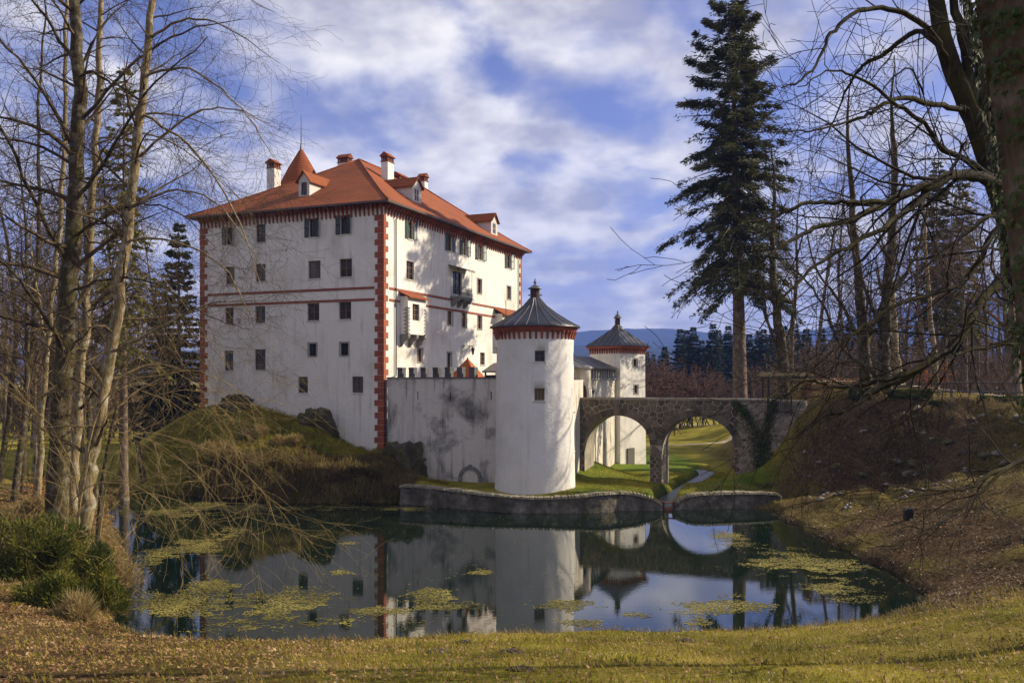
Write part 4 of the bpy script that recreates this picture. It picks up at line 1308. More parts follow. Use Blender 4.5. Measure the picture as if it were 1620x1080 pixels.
# ------------------------------------------------------------------ square tower
ST = Vector(px(977, 0, 94.6)); ST.z = 0
srz = R(45-1.5)
st = thing('square_tower', (ST.x, ST.y, 0), 'square white tower with dark metal pyramid roof behind the bridge', 'tower', srz)
hs = 2.08; ez = 12.35
# local -y face points left-forward? rotate so that one corner faces the viewer; +x face is the sunny right one
def sq(face):
    return {'r': lambda s,z,d: (s, -hs+d, z), 'l': lambda s,z,d: (-hs+d, s, z)}[face]
def sqz(u, v):  # height on the right face at that sight line
    Y = 92.6+(u-973)/48*1.6; return px(u, v, Y).z
wr = []
for u, v0, v1 in ((1001.5,568,579.5),(1003,609,622)):
    s = -hs+ (u-973)/48*2*hs; wr.append((s-0.32, s+0.32, sqz(u,v1), sqz(u,v0)))
mb = MB()
panel(mb, sq('r'), -hs, hs, -0.8, ez, wr, 0.25); panel(mb, sq('l'), -hs, hs, -0.8, ez, [], 0.25)
mb.quad((hs,-hs,-0.8),(hs,hs,-0.8),(hs,hs,ez),(hs,-hs,ez)); mb.quad((-hs,hs,-0.8),(hs,hs,-0.8),(hs,hs,ez),(-hs,hs,ez))
mb.v = [(p[0]*(1+0.035*max(0,1-p[2]/8)), p[1]*(1+0.035*max(0,1-p[2]/8)), p[2]) for p in mb.v]
mb.build('wall', 'plaster', st)
for a, b, c, d in wr: window(st, ((a+b)/2, -hs, c), 0, b-a, d-c, 'dark_frame', 'stone_trim')
# little door at the foot of the sunny face
MB().box(-0.55,0.55,-0.10,0.02,0.0,1.75).build('door', 'wood_grey', st, (-0.5, -hs*1.035-0.03, 0.05))
MB().box(-hs-0.30, hs+0.30, -hs-0.30, hs+0.30, ez-0.1, ez+0.12).build('cornice', 'corbel_red', st)
sc_ = MB(); sc_.prism([(0.02,0),(0.02,-0.62),(-0.07,-0.55),(-0.13,-0.30),(-0.28,-0.05),(-0.28,0)], 0, -0.075, 0.075); sc_ = sc_.mesh('corbel', 'corbel_red')
for k in range(4):
    a = k*math.pi/2
    for i in range(13):
        s = -hs+0.1+(2*hs-0.2)*i/12
        link('corbel', sc_, st, (s*math.cos(a)+hs*math.sin(a), s*math.sin(a)-hs*math.cos(a), ez-0.09), a)
za = px(0, 513, 94.6).z; e = hs+0.42
mb = MB(); A = [(-e,-e),(e,-e),(e,e),(-e,e)]
for i in range(5):
    f = lambda t: (1-t, ez+0.13+(za-ez-0.13)*(t-0.12*t*(1-t)))
    (a, z0), (b, z1) = f(i/5), f((i+1)/5)
    a = max(a, 0.08); b = max(b, 0.08)
    for k in range(4):
        p, q = A[k], A[(k+1)%4]
        mb.quad((p[0]*a,p[1]*a,z0),(q[0]*a,q[1]*a,z0),(q[0]*b,q[1]*b,z1),(p[0]*b,p[1]*b,z1))
srf = mb.build('roof', 'sheet_metal', st)
for k in range(4):
    a = k*math.pi/2
    for i in range(-3, 4):
        s = i*e/3.5; t = 1-abs(i)/3.5
        p0 = (s*math.cos(a)+e*math.sin(a), s*math.sin(a)-e*math.cos(a), ez+0.15)
        m_ = abs(s)
        p1 = (s*math.cos(a)+m_*math.sin(a), s*math.sin(a)-m_*math.cos(a), ez+0.13+(za-ez-0.13)*(t-0.12*t*(1-t))+0.02)
        pm = tuple((p0[j]+p1[j])/2 - (0.12*0.25*(za-ez)*t*0.9 if j == 2 else 0)+(0.03 if j==2 else 0) for j in range(3))
        MB().tube([p0, pm, p1], 0.022, 4).build('seam', 'zinc', srf)
z0 = za-0.25; zl = px(0,504,94.6).z
lan = MB().lathe([(0.28,z0),(0.28,zl),(0,zl)], (0,0), 8).build('roof_lantern', 'eave_wood', st)
MB().lathe([(0.46,zl+0.04),(0.42,zl+.1),(0.16,zl+0.45),(0.05,zl+0.55),(0.1,zl+0.72),(0.03,zl+0.85),(0.02,px(0,492,94.6).z),(0,px(0,492,94.6).z)], (0,0), 8).build('lantern_cap', 'zinc', lan)

# ------------------------------------------------------------------ gate wall between the towers
GA, GB = Vector((3.4, 69.5, 0)), Vector((10.75, 91.9, 0))
gd = (GB-GA).normalized(); gl = (GB-GA).length
grz = math.atan2(gd.y, gd.x)          # local +x runs away along the wall, local -y faces the sun (right)
gw = thing('gate_wall', GA, 'weather-streaked white wall with roofed gallery linking both towers at the bridge', 'wall', grz)
def gs(u):
    rx = (u-UC)/F
    # |GA + s*gd| on sight line
    s = (rx*GA.y-GA.x)/(gd.x-rx*gd.y); return s, GA.y+s*gd.y
gtop = 8.95
mb = MB(); panel(mb, lambda s,z,d: (s, d, z), 0, gl, -0.8, gtop, [], 0.3)
mb.quad((0,0.8,-0.8),(gl,0.8,-0.8),(gl,0.8,gtop),(0,0.8,gtop)); mb.quad((0,0,gtop),(gl,0,gtop),(gl,0.8,gtop),(0,0.8,gtop))
mb.build('wall', 'plaster_gate', gw)
ga, gb = gs(934)[0], gs(981)[0]
MB().box(ga-0.3, gl+0.2, -0.12, 0.85, gtop+.002, gtop+0.14).build('coping', 'stone_trim', gw)
npst = 11
for i in range(npst):
    s = ga+0.2+(gl-ga-0.4)*i/(npst-1)
    MB().box(s-0.26, s+0.26, -0.02, 0.3, gtop+0.142, gtop+1.0).build('gallery_post', 'stone_trim', gw)
MB().box(ga, gl+0.2, 0.45, 0.6, gtop+.142, gtop+1.35).build('gallery_back', 'eave_wood', gw)
mb = MB(); mb.prism([(-0.35,gtop+1.0),(-0.35,gtop+1.1),(2.6,gtop+2.35),(2.6,gtop+2.25)], 0, 3.0, gl-0.1)
gr = mb.build('roof', 'sheet_brown', gw)
for i in range(9):
    s = 3.4+(gl-3.8)*i/8
    MB().tube([(s,-0.35,gtop+1.12),(s,2.6,gtop+2.37)], 0.025, 4).build('seam', 'zinc', gr)
MB().box(6.6,7.2,1.5,2.1,gtop+1.6,gtop+2.75).build('flue', 'iron', gw)
# half-round gatehouse bay with pointed doorway at the bridge head
s0, Y0 = gs(913.5)
bay_c = Vector((s0, -0.25, 0))
bx_ = thing('gate_turret', Vector((6.22, 79.2, 0)), 'small half-round gate turret with pointed doorway at the head of bridge', 'gatehouse', grz)
br = 0.82
def bayf(s, z, d):
    r = br-d; return (r*math.sin(s), -r*math.cos(s), z)
mb = MB(); panel(mb, bayf, -math.pi, math.pi, 0.2, 9.9, [(-1.30, -0.62, 6.3, 8.55)], 0.3, 0.2, 1.5)
mb.build('wall', 'plaster_gate', bx_).data.shade_smooth()
MB().lathe([(br,9.9),(br+0.14,9.95),(br+0.14,10.12),(0.0,10.3)], (0,0), 24).build('cap', 'stone_trim', bx_)
# pointed arch filler and stone frame
def pt_arch(hw, zs, zt, n=6):
    out = [(-hw, 6.3)]
    for i in range(n+1):
        t = i/n; out.append((-hw*(1-t**1.7), zs+(zt-zs)*math.sin(t*math.pi/2)))
    return out + [(-p[0], p[1]) for p in out[::-1][1:]]
am = -0.96
dr = MB(); inn = pt_arch(0.27, 7.6, 8.5)
dr.poly([(a, 0, z) for a, z in inn])
dco = (br*math.sin(am), -br*math.cos(am)+0.1, 0)
dd = dr.build('door', 'eave_wood', bx_, dco, am)
out_ = pt_arch(0.46, 7.65, 8.8)
mb = MB(); n_ = len(inn)
for i in range(n_-1):
    a, b, c, d = inn[i], inn[i+1], out_[i+1], out_[i]
    mb.quad((a[0],-0.16,a[1]),(b[0],-0.16,b[1]),(c[0],-0.16,c[1]),(d[0],-0.16,d[1]))
    mb.quad((a[0],-0.16,a[1]),(b[0],-0.16,b[1]),(b[0],0.05,b[1]),(a[0],0.05,a[1]))
    mb.quad((d[0],-0.16,d[1]),(c[0],-0.16,c[1]),(c[0],0.1,c[1]),(d[0],0.1,d[1]))
mb.build('door_frame', 'stone_trim', dd)
for s in (-1, 1):
    a = am+s*0.78
    p = (br*math.sin(a), -br*math.cos(a))
    ln = thing('door_lantern', bx_.location + Vector((p[0]*math.cos(grz)-p[1]*math.sin(grz), p[0]*math.sin(grz)+p[1]*math.cos(grz), 7.95)),
          'tiny black lantern on the gate turret %s the pointed doorway' % ('left of' if s < 0 else 'right of'), 'lantern', grz+a, 'lanterns beside the pointed doorway')
    MB().tube([(0,0,0.2),(0,-0.25,0.3),(0,-0.32,0.15)], 0.02, 5).build('bracket', 'iron', ln)
    MB().lathe([(0,0.16),(0.11,0.05),(0.08,-0.22),(0,-0.25)], (0,-0.32), 6).build('lantern_body', 'iron', ln)

# ------------------------------------------------------------------ stone bridge
BL = Vector((6.1, 77.2, 0))
bridge = thing('stone_bridge', BL, 'rubble stone bridge with two round arches leading to the gate', 'bridge', TH)
BT, BW, BE = 7.30, 2.75, 18.6
ARCH = [(3.14, 2.885, 3.45, 2.45), (10.04, 3.0, 3.45, 2.45)]      # centre t, half span, springing z, rise
def arch_z(t, c, a, zs, b):
    k = 1-((t-c)/a)**2; return zs+b*math.sqrt(max(0, k))
ts = sorted(set(list(np.linspace(-0.5, BE, 40)) + [c+a*math.sin(math.pi*k/36) for c, a, _, _ in ARCH for k in range(-18, 19)]))
mb = MB()
for y in (0.0, BW):
    for t0, t1 in zip(ts[:-1], ts[1:]):
        tm = (t0+t1)/2; lo0 = lo1 = -0.8
        for A in ARCH:
            if abs(tm-A[0]) < A[1]: lo0, lo1 = arch_z(t0, *A), arch_z(t1, *A)
        mb.quad((t0,y,lo0),(t1,y,lo1),(t1,y,BT),(t0,y,BT))
for t0, t1 in zip(ts[:-1], ts[1:]):
    tm = (t0+t1)/2
    for A in ARCH:
        if abs(tm-A[0]) < A[1]: mb.quad((t0,0,arch_z(t0,*A)),(t1,0,arch_z(t1,*A)),(t1,BW,arch_z(t1,*A)),(t0,BW,arch_z(t0,*A)))
for c, a, zs, b in ARCH:
    for t in (c-a, c+a): mb.quad((t,0,-0.8),(t,BW,-0.8),(t,BW,zs),(t,0,zs))
mb.quad((-0.5,0,BT),(BE,0,BT),(BE,0.4,BT),(-0.5,0.4,BT)); mb.quad((-0.5,BW-.4,BT),(BE,BW-.4,BT),(BE,BW,BT),(-0.5,BW,BT))
mb.quad((-0.5,0.4,6.35),(BE,0.4,6.35),(BE,BW-.4,6.35),(-0.5,BW-.4,6.35))
mb.quad((-0.5,0.4,6.35),(BE,0.4,6.35),(BE,0.4,BT),(-0.5,0.4,BT)); mb.quad((-0.5,BW-.4,6.35),(BE,BW-.4,6.35),(BE,BW-.4,BT),(-0.5,BW-.4,BT))
mb.quad((BE,0,-0.8),(BE,BW,-0.8),(BE,BW,BT),(BE,0,BT))
mb.build('masonry_core', 'mortar', bridge)
# coping slabs
t = -0.3
while t < 15.6:
    w = random.uniform(0.7, 1.1)
    for y0 in (-0.08, BW-0.48):
        MB().box(t+0.01, t+w-0.01, y0, y0+0.56, BT+.003, BT+0.10+random.uniform(0,.015)).build('coping_slab', 'rubble_pale' if random.random() < .5 else 'bracket_stone', bridge)
    t += w

# face stones: Voronoi rubble, ghost points mirrored over the edges keep the cells inside
def clip(poly, nx_, ny_, c):
    out = []; n = len(poly)
    for i in range(n):
        p, q = poly[i], poly[(i+1) % n]
        dp = p[0]*nx_+p[1]*ny_-c; dq = q[0]*nx_+q[1]*ny_-c
        if dp <= 0: out.append(p)
        if (dp < 0 < dq) or (dq < 0 < dp):
            s = dp/(dp-dq); out.append((p[0]+(q[0]-p[0])*s, p[1]+(q[1]-p[1])*s))
    return out
def cells(points, ghosts, rad=1.6):
    allp = np.array(points+ghosts)
    res = []
    for i, (x, y) in enumerate(points):
        poly = [(x-rad,y-rad),(x+rad,y-rad),(x+rad,y+rad),(x-rad,y+rad)]
        d = np.hypot(allp[:,0]-x, allp[:,1]-y)
        for j in np.argsort(d)[1:26]:
            qx, qy = allp[j]; nx_, ny_ = qx-x, qy-y
            if nx_*nx_+ny_*ny_ < 1e-8: continue
            poly = clip(poly, nx_, ny_, (nx_*(x+qx)+ny_*(y+qy))/2)
            if len(poly) < 3: break
        if len(poly) >= 3: res.append(poly)
    return res
VR = 0.62      # depth of the arch ring
def in_ring(t, z, pad=0.0):
    for c, a, zs, b in ARCH:
        if z >= zs:
            if ((t-c)/(a+VR+pad))**2+((z-zs)/(b+VR+pad))**2 < 1: return True
        elif abs(t-c) < a+pad*0.3: return True
    return False
bnd = []                                  # ghost points lining ring and edges
pts = []
def zlow(t): return 0.0
random.seed(3)
T0, T1, Z0, Z1 = -0.35, 18.5, 0.1, BT-0.04
def spaced(n_try, dmin):
    out = []
    for _ in range(n_try):
        t, z = random.uniform(T0+.12, T1-.12), random.uniform(Z0, Z1-.12)
        if in_ring(t, z, 0.10): continue
        coursed = t > 13.2 and z < 4.6
        if coursed: continue
        if t > 6 and t < 7.1 and z < 2.9: continue
        dm = dmin*(0.8+0.6*random.random())
        if any((t-a)**2+(z-b)**2 < dm*dm for a, b in out): continue
        out.append((t, z))
    return out
pts = spaced(9000, 0.40)
z = Z0+0.12; row = 0
while z < 4.55:                            # squared courses on the abutment and pier
    h = 0.30
    t = 13.25+(0.0 if row % 2 else 0.28)
    while t < T1-0.1:
        pts.append((t+random.uniform(-.06,.06), z+random.uniform(-.03,.03))); t += random.uniform(0.46, 0.66)
    if z < 2.9:
        for t in ((6.2, 6.72) if row % 2 else (6.36, 6.88)): pts.append((t, z+random.uniform(-.02,.02)))
    z += h; row += 1
ghosts = []
for x, y in pts:
    if x-T0 < 0.8: ghosts.append((2*T0-x, y))
    if T1-x < 0.8: ghosts.append((2*T1-x, y))
    if y-Z0 < 0.8: ghosts.append((x, 2*Z0-y))
    if Z1-y < 0.8: ghosts.append((x, 2*Z1-y))
    for c, a, zs, b in ARCH:
        if y >= zs:
            dx, dy = x-c, y-zs; A_, B_ = a+VR, b+VR
            k = math.hypot(dx/A_, dy/B_)
            if k < 1.35:
                ex_, ey_ = dx/k, dy/k; ghosts.append((c+2*ex_-dx, zs+2*ey_-dy))
        else:
            for e in (c-a, c+a):
                if abs(x-e) < 0.8: ghosts.append((2*e-x, y))
cl = cells(pts, ghosts)
rstones = []
for poly in cl:
    cx0 = sum(p[0] for p in poly)/len(poly); cz0 = sum(p[1] for p in poly)/len(poly)
    if in_ring(cx0, cz0, -0.05): continue
    # drop needle-thin edges
    q = [p for i, p in enumerate(poly) if math.hypot(p[0]-poly[i-1][0], p[1]-poly[i-1][1]) > 0.05]
    if len(q) < 3: continue
    # keep stones off the ring
    q2 = []
    for p in q:
        x, y = p
        for c, a, zs, b in ARCH:
            if y >= zs:
                k = math.hypot((x-c)/(a+VR), (y-zs)/(b+VR))
                if k < 1: x, y = c+(x-c)/k, zs+(y-zs)/k
            elif abs(x-c) < a: x = c+math.copysign(a, x-c)
        q2.append((x, y))
    area = abs(sum(q2[i][0]*q2[i-1][1]-q2[i-1][0]*q2[i][1] for i in range(len(q2))))/2
    rstones.append((area, cx0, cz0, q2))
rstones.sort(key=lambda s: -s[0])
def stone_faces(mb, q, cx0, cz0, ox, oz):
    R_ = max(0.12, math.sqrt(sum((p[0]-cx0)**2+(p[1]-cz0)**2 for p in q)/len(q)))
    s0_, s1_ = 1-0.032/R_, 1-0.085/R_
    d = random.uniform(0.035, 0.075)
    A = [(cx0+(p[0]-cx0)*s0_-ox, 0.006, cz0+(p[1]-cz0)*s0_-oz) for p in q]
    B = [(cx0+(p[0]-cx0)*s1_-ox, -d, cz0+(p[1]-cz0)*s1_-oz) for p in q]
    mb.poly(B)
    for i in range(len(q)): mb.quad(A[i], A[(i+1)%len(q)], B[(i+1)%len(q)], B[i])
rest = MB()
for i, (area, cx0, cz0, q) in enumerate(rstones):
    pale = (cx0 > 13.4)
    if i < 300:
        mb = MB(); stone_faces(mb, q, cx0, cz0, cx0, cz0)
        mb.build('stone', 'rubble_pale' if pale else 'rubble', bridge, (cx0, 0, cz0))
    else: stone_faces(rest, q, cx0, cz0, 0, 0)
tag(rest.build('small_stones', 'rubble', bridge), kind='stuff')
# arch ring stones and soffit courses
for c, a, zs, b in ARCH:
    nv = 17
    for i in range(nv):
        a0, a1 = math.pi*i/nv+0.008, math.pi*(i+1)/nv-0.008
        key = (i == nv//2)
        ro_ = VR+(random.uniform(-0.06, 0.04) if not key else 0.12)
        def P(an, r_): return (c+(a+r_)*math.cos(an), zs+(b+r_)*math.sin(an))
        am_ = (a0+a1)/2
        pp = [P(a0,0.015),P(a0,ro_),P(am_,ro_),P(a1,ro_),P(a1,0.015),P(am_,0.015)]
        mb = MB(); mb.prism(pp, 1, -0.05-random.random()*0.03, 0.3)
        mb.build('voussoir', 'rubble', bridge)

# ------------------------------------------------------------------ trees
def gz(x, y):
    return float(terrain(np.array([float(x)]), np.array([float(y)]))[0])

class Branches:
    """bare branches as tapered tubes, kept in two bins: trunk and crown"""
    def __init__(self, seed):
        self.r = random.Random(seed); self.bins = {0: {}, 1: {}}
    def add(self, pts, rad, b):
        k = 9 if rad[0] > 0.22 else (6 if rad[0] > 0.07 else (4 if rad[0] > 0.03 else 3))
        self.bins[b].setdefault((len(pts), k), []).append((pts, rad))
    def grow(self, p, d, L, r, lvl, c):
        R_ = self.r; n = c['seg'][min(lvl, len(c['seg'])-1)]
        pts = [p]; dirs = [d]; st = L/n; x, y, z = p; dx, dy, dz = d
        w = c['wander'][min(lvl, len(c['wander'])-1)]; tr = c['trop'][min(lvl, len(c['trop'])-1)]
        for i in range(n):
            dx += R_.gauss(0, w); dy += R_.gauss(0, w); dz += R_.gauss(0, w)+tr
            m = math.sqrt(dx*dx+dy*dy+dz*dz); dx /= m; dy /= m; dz /= m
            x += dx*st; y += dy*st; z += dz*st
            pts.append((x, y, z)); dirs.append((dx, dy, dz))
        rmin = c['rmin']
        tp = c.get('taper', 0.85)
        rad = [max(rmin, r*(1-tp*i/n)) for i in range(n+1)]
        self.add(pts, rad, 0 if lvl <= c.get('tlvl', 0) else 1)
        self.kids(pts, dirs, rad, L, lvl, c)
    def kids(self, pts, dirs, rad, L, lvl, c):
        if lvl >= c['max']: return
        R_ = self.r
        dens = c['dens'][min(lvl, len(c['dens'])-1)]; n = len(pts)-1
        cnt = int(L*dens+R_.random())
        cnt = min(cnt, c.get('cap', 60))
        t0 = c['start'][min(lvl, len(c['start'])-1)]
        side = R_.random()*6.28
        for i in range(cnt):
            t = t0+(1-t0)*((i+R_.random()*0.9)/cnt)
            f = t*n; k = min(int(f), n-1); f -= k
            p = tuple(pts[k][j]+(pts[k+1][j]-pts[k][j])*f for j in range(3)); d = dirs[k+1]
            side += 2.4+R_.gauss(0, 0.5)
            ang = math.radians(R_.gauss(*c['angle'][min(lvl, len(c['angle'])-1)]))
            # perpendicular frame
            ax = (d[1], -d[0], 0.0); m = math.hypot(ax[0], ax[1])
            ax = (ax[0]/m, ax[1]/m, 0.0) if m > 0.05 else (1.0, 0.0, 0.0)
            bx = (d[1]*ax[2]-d[2]*ax[1], d[2]*ax[0]-d[0]*ax[2], d[0]*ax[1]-d[1]*ax[0])
            cs, sn = math.cos(side), math.sin(side); ca, sa = math.cos(ang), math.sin(ang)
            nd = tuple(d[j]*ca+(ax[j]*cs+bx[j]*sn)*sa for j in range(3))
            ratio = c['ratio'][min(lvl, len(c['ratio'])-1)]
            ll = (ratio if c.get('abslen') is None or lvl >= len(c['abslen']) else c['abslen'][lvl]/L)*L*(1-c.get('fall', 0.55)*t)*R_.uniform(0.6, 1.25)
            rr = (rad[k]*(1-f)+rad[k+1]*f)*c['rr'][min(lvl, len(c['rr'])-1)]*R_.uniform(0.7, 1.05)
            self.grow(p, nd, ll, max(rr, c['rmin']), lvl+1, c)
    def limb(self, pts, r0, r1, c, lvl=0, n=5, knots=0.0):
        """hand-placed limb through given points, then twigs"""
        P = catmull(pts, n)
        P = [(p.x+self.r.gauss(0, knots), p.y+self.r.gauss(0, knots), p.z+self.r.gauss(0, knots)) for p in P]
        m = len(P)-1
        rad = [r0+(r1-r0)*i/m for i in range(m+1)]
        L = sum(math.dist(P[i], P[i+1]) for i in range(m))
        dirs = []
        for i in range(m+1):
            a = Vector(P[min(i+1, m)])-Vector(P[max(i-1, 0)]); a.normalize(); dirs.append(tuple(a))
        self.add(P, rad, 0)
        if c: self.kids(P, dirs, rad, L, lvl, c)
        return P
    def mesh(self, b, name, m, origin):
        V = []; T = []; base = 0; o = np.array(origin, np.float32)
        for (n, k), items in self.bins[b].items():
            P = np.array([i[0] for i in items], np.float32); Rd = np.array([i[1] for i in items], np.float32)
            D = np.empty_like(P); D[:,1:-1] = P[:,2:]-P[:,:-2]; D[:,0] = P[:,1]-P[:,0]; D[:,-1] = P[:,-1]-P[:,-2]
            D /= np.linalg.norm(D, axis=2, keepdims=True)+1e-9
            up = np.where(np.abs(D[...,2:3]) > 0.9, np.array([1.,0,0],np.float32), np.array([0,0,1.],np.float32))
            A = np.cross(D, up); A /= np.linalg.norm(A, axis=2, keepdims=True)+1e-9
            B = np.cross(D, A)
            ang = np.arange(k)*2*np.pi/k
            ring = P[:,:,None,:]+Rd[:,:,None,None]*(A[:,:,None,:]*np.cos(ang)[None,None,:,None]+B[:,:,None,:]*np.sin(ang)[None,None,:,None])
            nb = len(items)
            V.append(ring.reshape(-1,3)-o)
            ids = base+np.arange(nb*n*k).reshape(nb, n, k)
            nxt = np.roll(ids, -1, 2)
            T.append(np.stack([ids[:,:-1], nxt[:,:-1], nxt[:,1:], ids[:,1:]], -1).reshape(-1,4))
            base += nb*n*k
        if not V: return None
        return fastmesh(name, np.concatenate(V), np.concatenate(T), m, True, True)
    def build(self, name, loc, label, trunk_m, crown_m, group=None, cat='tree'):
        o = thing(name, loc, label, cat, 0, group)
        a = self.mesh(0, 'trunk', trunk_m, loc); b = self.mesh(1, 'crown', crown_m, loc)
        if a: link('trunk', a, o)
        if b: link('crown', b, o)
        return o
def copy_tree(o, loc, rz, sc, label=None, group=None):
    c = o.copy(); col.objects.link(c); c.location = loc; c.rotation_euler = (0, 0, rz); c.scale = (sc[0], sc[0], sc[1])
    if label: c['label'] = label
    if group: c['group'] = group
    for ch in o.children:
        d = ch.copy(); col.objects.link(d); d.parent = c
    return c

# --- spruce builder
def spruce(name, loc, h, label, seed, nwh, spread, foot, spray, needles='needles', bark='bark_spruce', r0=0.6, group=None, droop=0.35, sparse=0.0, per=6, lean=(0, 0), wsp=0.11, lsp=0.55, shape=0.75, rag=0.25, top=0.25, clumpy=False):
    r_ = random.Random(seed); rg = np.random.default_rng(seed)
    br = Branches(seed)
    n = 14
    tp = [(lean[0]*(i/n)**1.5, lean[1]*(i/n)**1.5, h*i/n) for i in range(n+1)]
    br.add(tp, [r0*(1-0.93*(i/n)**0.9)*(1.25 if i == 0 else 1) for i in range(n+1)], 0)
    SP = []; SD = []; SL = []
    for w in range(nwh):
        t = foot+(1-foot)*(w+r_.random()*0.8)/nwh
        z = h*t; cx0 = lean[0]*t**1.5; cy0 = lean[1]*t**1.5
        q = (1-t)/(1-foot)
        prof = (q**shape)*(0.62+0.38*min(1, (1-q)*5+0.25))
        k = per if r_.random() > sparse else per//2
        off = r_.random()*6.28
        for b in range(k):
            a = off+6.283*b/k+r_.gauss(0, 0.25)
            L = spread*prof*max(0.12, r_.uniform(1-rag*1.6, 1+rag*0.6))+top
            dx, dy = math.cos(a), math.sin(a)
            up = 0.30*(1-q)+0.02
            m = 6; P = []
            for i in range(m+1):
                s = i/m
                P.append((cx0+dx*L*s, cy0+dy*L*s, z+L*(up*s-droop*q*s*s*1.6+0.14*s**3)))
            br.add(P, [max(0.015, 0.03+0.012*L-(0.03+0.01*L)*i/m) for i in range(m+1)], 1)
            ns = max(6, int(spray*L*(r_.choice((0.25,0.8,1.2,1.5)) if clumpy else 1.0)))
            s = rg.uniform(0.12, 1.0, ns)**0.8
            if clumpy:
                kc = rg.uniform(0.2, 1.0, max(3, int(L*1.6))); s = np.clip(kc[rg.integers(0, len(kc), ns)]+rg.normal(0, 0.05, ns), 0.1, 1.0)
            Pa = np.array(P); f = s*m; ii = np.minimum(f.astype(int), m-1); ff = (f-ii)[:,None]
            pos = Pa[ii]*(1-ff)+Pa[ii+1]*ff
            side = rg.choice([-1.0, 1.0], ns)
            lat = np.stack([-dy*side, dx*side, np.zeros(ns)], -1)
            fw = np.array([dx, dy, 0.0])
            d = lat*rg.uniform(0.35, 1.0, (ns,1))+fw*rg.uniform(0.3, 0.9, (ns,1))
            d[:,2] = rg.uniform(-0.9, 0.05, ns)*(0.35+q)
            d /= np.linalg.norm(d, axis=1, keepdims=True)
            SP.append(pos+rg.normal(0, 0.16 if clumpy else 0.05, (ns,3))+(lat*rg.uniform(0, 0.16*L, (ns,1))*(1.1-s[:,None]) if clumpy else 0)); SD.append(d); SL.append(lsp*(0.5+0.7*(1-s)*min(1.0, L/3)+0.25)*rg.uniform(0.6, 1.3, ns))
    # leader tuft
    SP = np.concatenate(SP); SD = np.concatenate(SD); SL = np.concatenate(SL)
    N = len(SP)
    up = rg.normal(0, 1, (N,3)); A = np.cross(SD, up); A /= np.linalg.norm(A, axis=1, keepdims=True)+1e-9
    wv = (wsp*rg.uniform(0.6, 1.4, N))[:,None]*A
    tip = SP+SD*SL[:,None]; mid = SP+SD*(SL*0.45)[:,None]
    V = np.stack([SP, mid+wv, tip, mid-wv], 1).reshape(-1,3)
    ids = np.arange(N*4).reshape(N,4)
    o = thing(name, loc, label, 'tree', 0, group)
    link('trunk', br.mesh(0, 'trunk', bark, (0,0,0)), o)
    tag(link('branches', br.mesh(1, 'branches', bark, (0,0,0)), o), kind='stuff')
    link('crown', fastmesh('crown', V, ids, needles, False, True), o)
    return o

def ground_at(u, Y): 
    x = (u-UC)/F*Y; return (x, Y, gz(x, Y))

# tall spruce behind the bridge's right end
X0, Y0 = (1172-UC)/F*90, 90
zt = px(1160, 8, 90).z
spruce('spruce_tree', (X0, Y0, gz(X0, Y0)-0.3), zt-gz(X0, Y0)+0.3, 'very tall ragged spruce with bare lower trunk behind the bridge end', 21, 58, 6.2, 0.39, 62, r0=0.92, droop=0.48, sparse=0.22, lean=(-1.0, 0), wsp=0.055, lsp=0.60, shape=0.46, rag=0.6, per=6, top=0.9, clumpy=True)

# --- bare broadleaf styles
BG = dict(seg=[10,7,5,4], wander=[0.05,0.12,0.16,0.2], trop=[0.02,0.05,0.03,0.02], dens=[1.3,1.5,1.7], start=[0.35,0.2,0.15], angle=[(38,10),(42,12),(45,14)], ratio=[0.36,0.45,0.5], rr=[0.42,0.5,0.55], rmin=0.014, max=3, tlvl=0, taper=0.9, cap=30)
def bgtree(seed, h, r, **kw):
    c = dict(BG); c.update(kw)
    b = Branches(seed); b.grow((0,0,0), (random.Random(seed).gauss(0,0.04), random.Random(seed+1).gauss(0,0.04), 1.0), h, r, 0, c)
    return b
protos = []
for i, (h, r, kw) in enumerate([(24,0.30,{}),(27,0.28,dict(start=[0.5,0.2,0.15],ratio=[0.26,0.42,0.5])),(21,0.34,dict(angle=[(48,12),(45,12),(45,14)],ratio=[0.5,0.45,0.45],trop=[0.02,0.03,0.02,0.0]))]):
    b = bgtree(100+i*7, h, r, **kw)
    protos.append((b.mesh(0,'trunk','bark_far',(0,0,0)), b.mesh(1,'crown','twig_brown',(0,0,0))))
def put(k, x, y, sc, rz, label, group, name='bare_tree'):
    o = thing(name, (x, y, gz(x, y)-0.15), label, 'tree', rz, group)
    o.scale = (sc[0], sc[0], sc[1])
    for nm, me in zip(('trunk', 'crown'), protos[k]): link(nm, me, o)
    return o
# woods to the right of the bridge, standing on the terrace
rw = random.Random(5)
spots = [(1250,100),(1290,112),(1322,135),(1342,112),(1359,122),(1385,118),(1402,138),(1420,106),(1433,126),(1448,145),(1462,112),(1478,132),(1495,118),(1512,140),(1528,104),(1546,128),(1562,115),(1580,140),(1598,108),(1614,126),(1640,112),(1490,160),(1555,158)]
for i, (u, Y) in enumerate(spots):
    x = (u-UC)/F*Y
    put(i % 2 if i % 5 else 2, x, Y, (rw.uniform(0.8,1.25), rw.uniform(0.85,1.2)), rw.random()*6.28, 'slender bare tree in the brown woods right of the bridge', 'bare trees in the woods on the right')
# woods far left, behind the near trunks
spots = [(8,105),(30,118),(52,98),(70,125),(95,110),(118,130),(140,112),(165,125),(190,108),(215,135),(238,118),(262,128),(-15,112),(45,140),(105,150),(180,150),(285,140),(20,128),(82,104),(130,96),(155,140),(205,122),(250,106),(60,160),(-5,135)]
for i, (u, Y) in enumerate(spots):
    x = (u-UC)/F*Y
    put(i % 3 if i % 4 else 0, x, Y, (rw.uniform(0.75,1.1), rw.uniform(0.75,1.0)), rw.random()*6.28, 'slender bare tree in the far woods behind the left trunks', 'bare trees in the woods on the left')

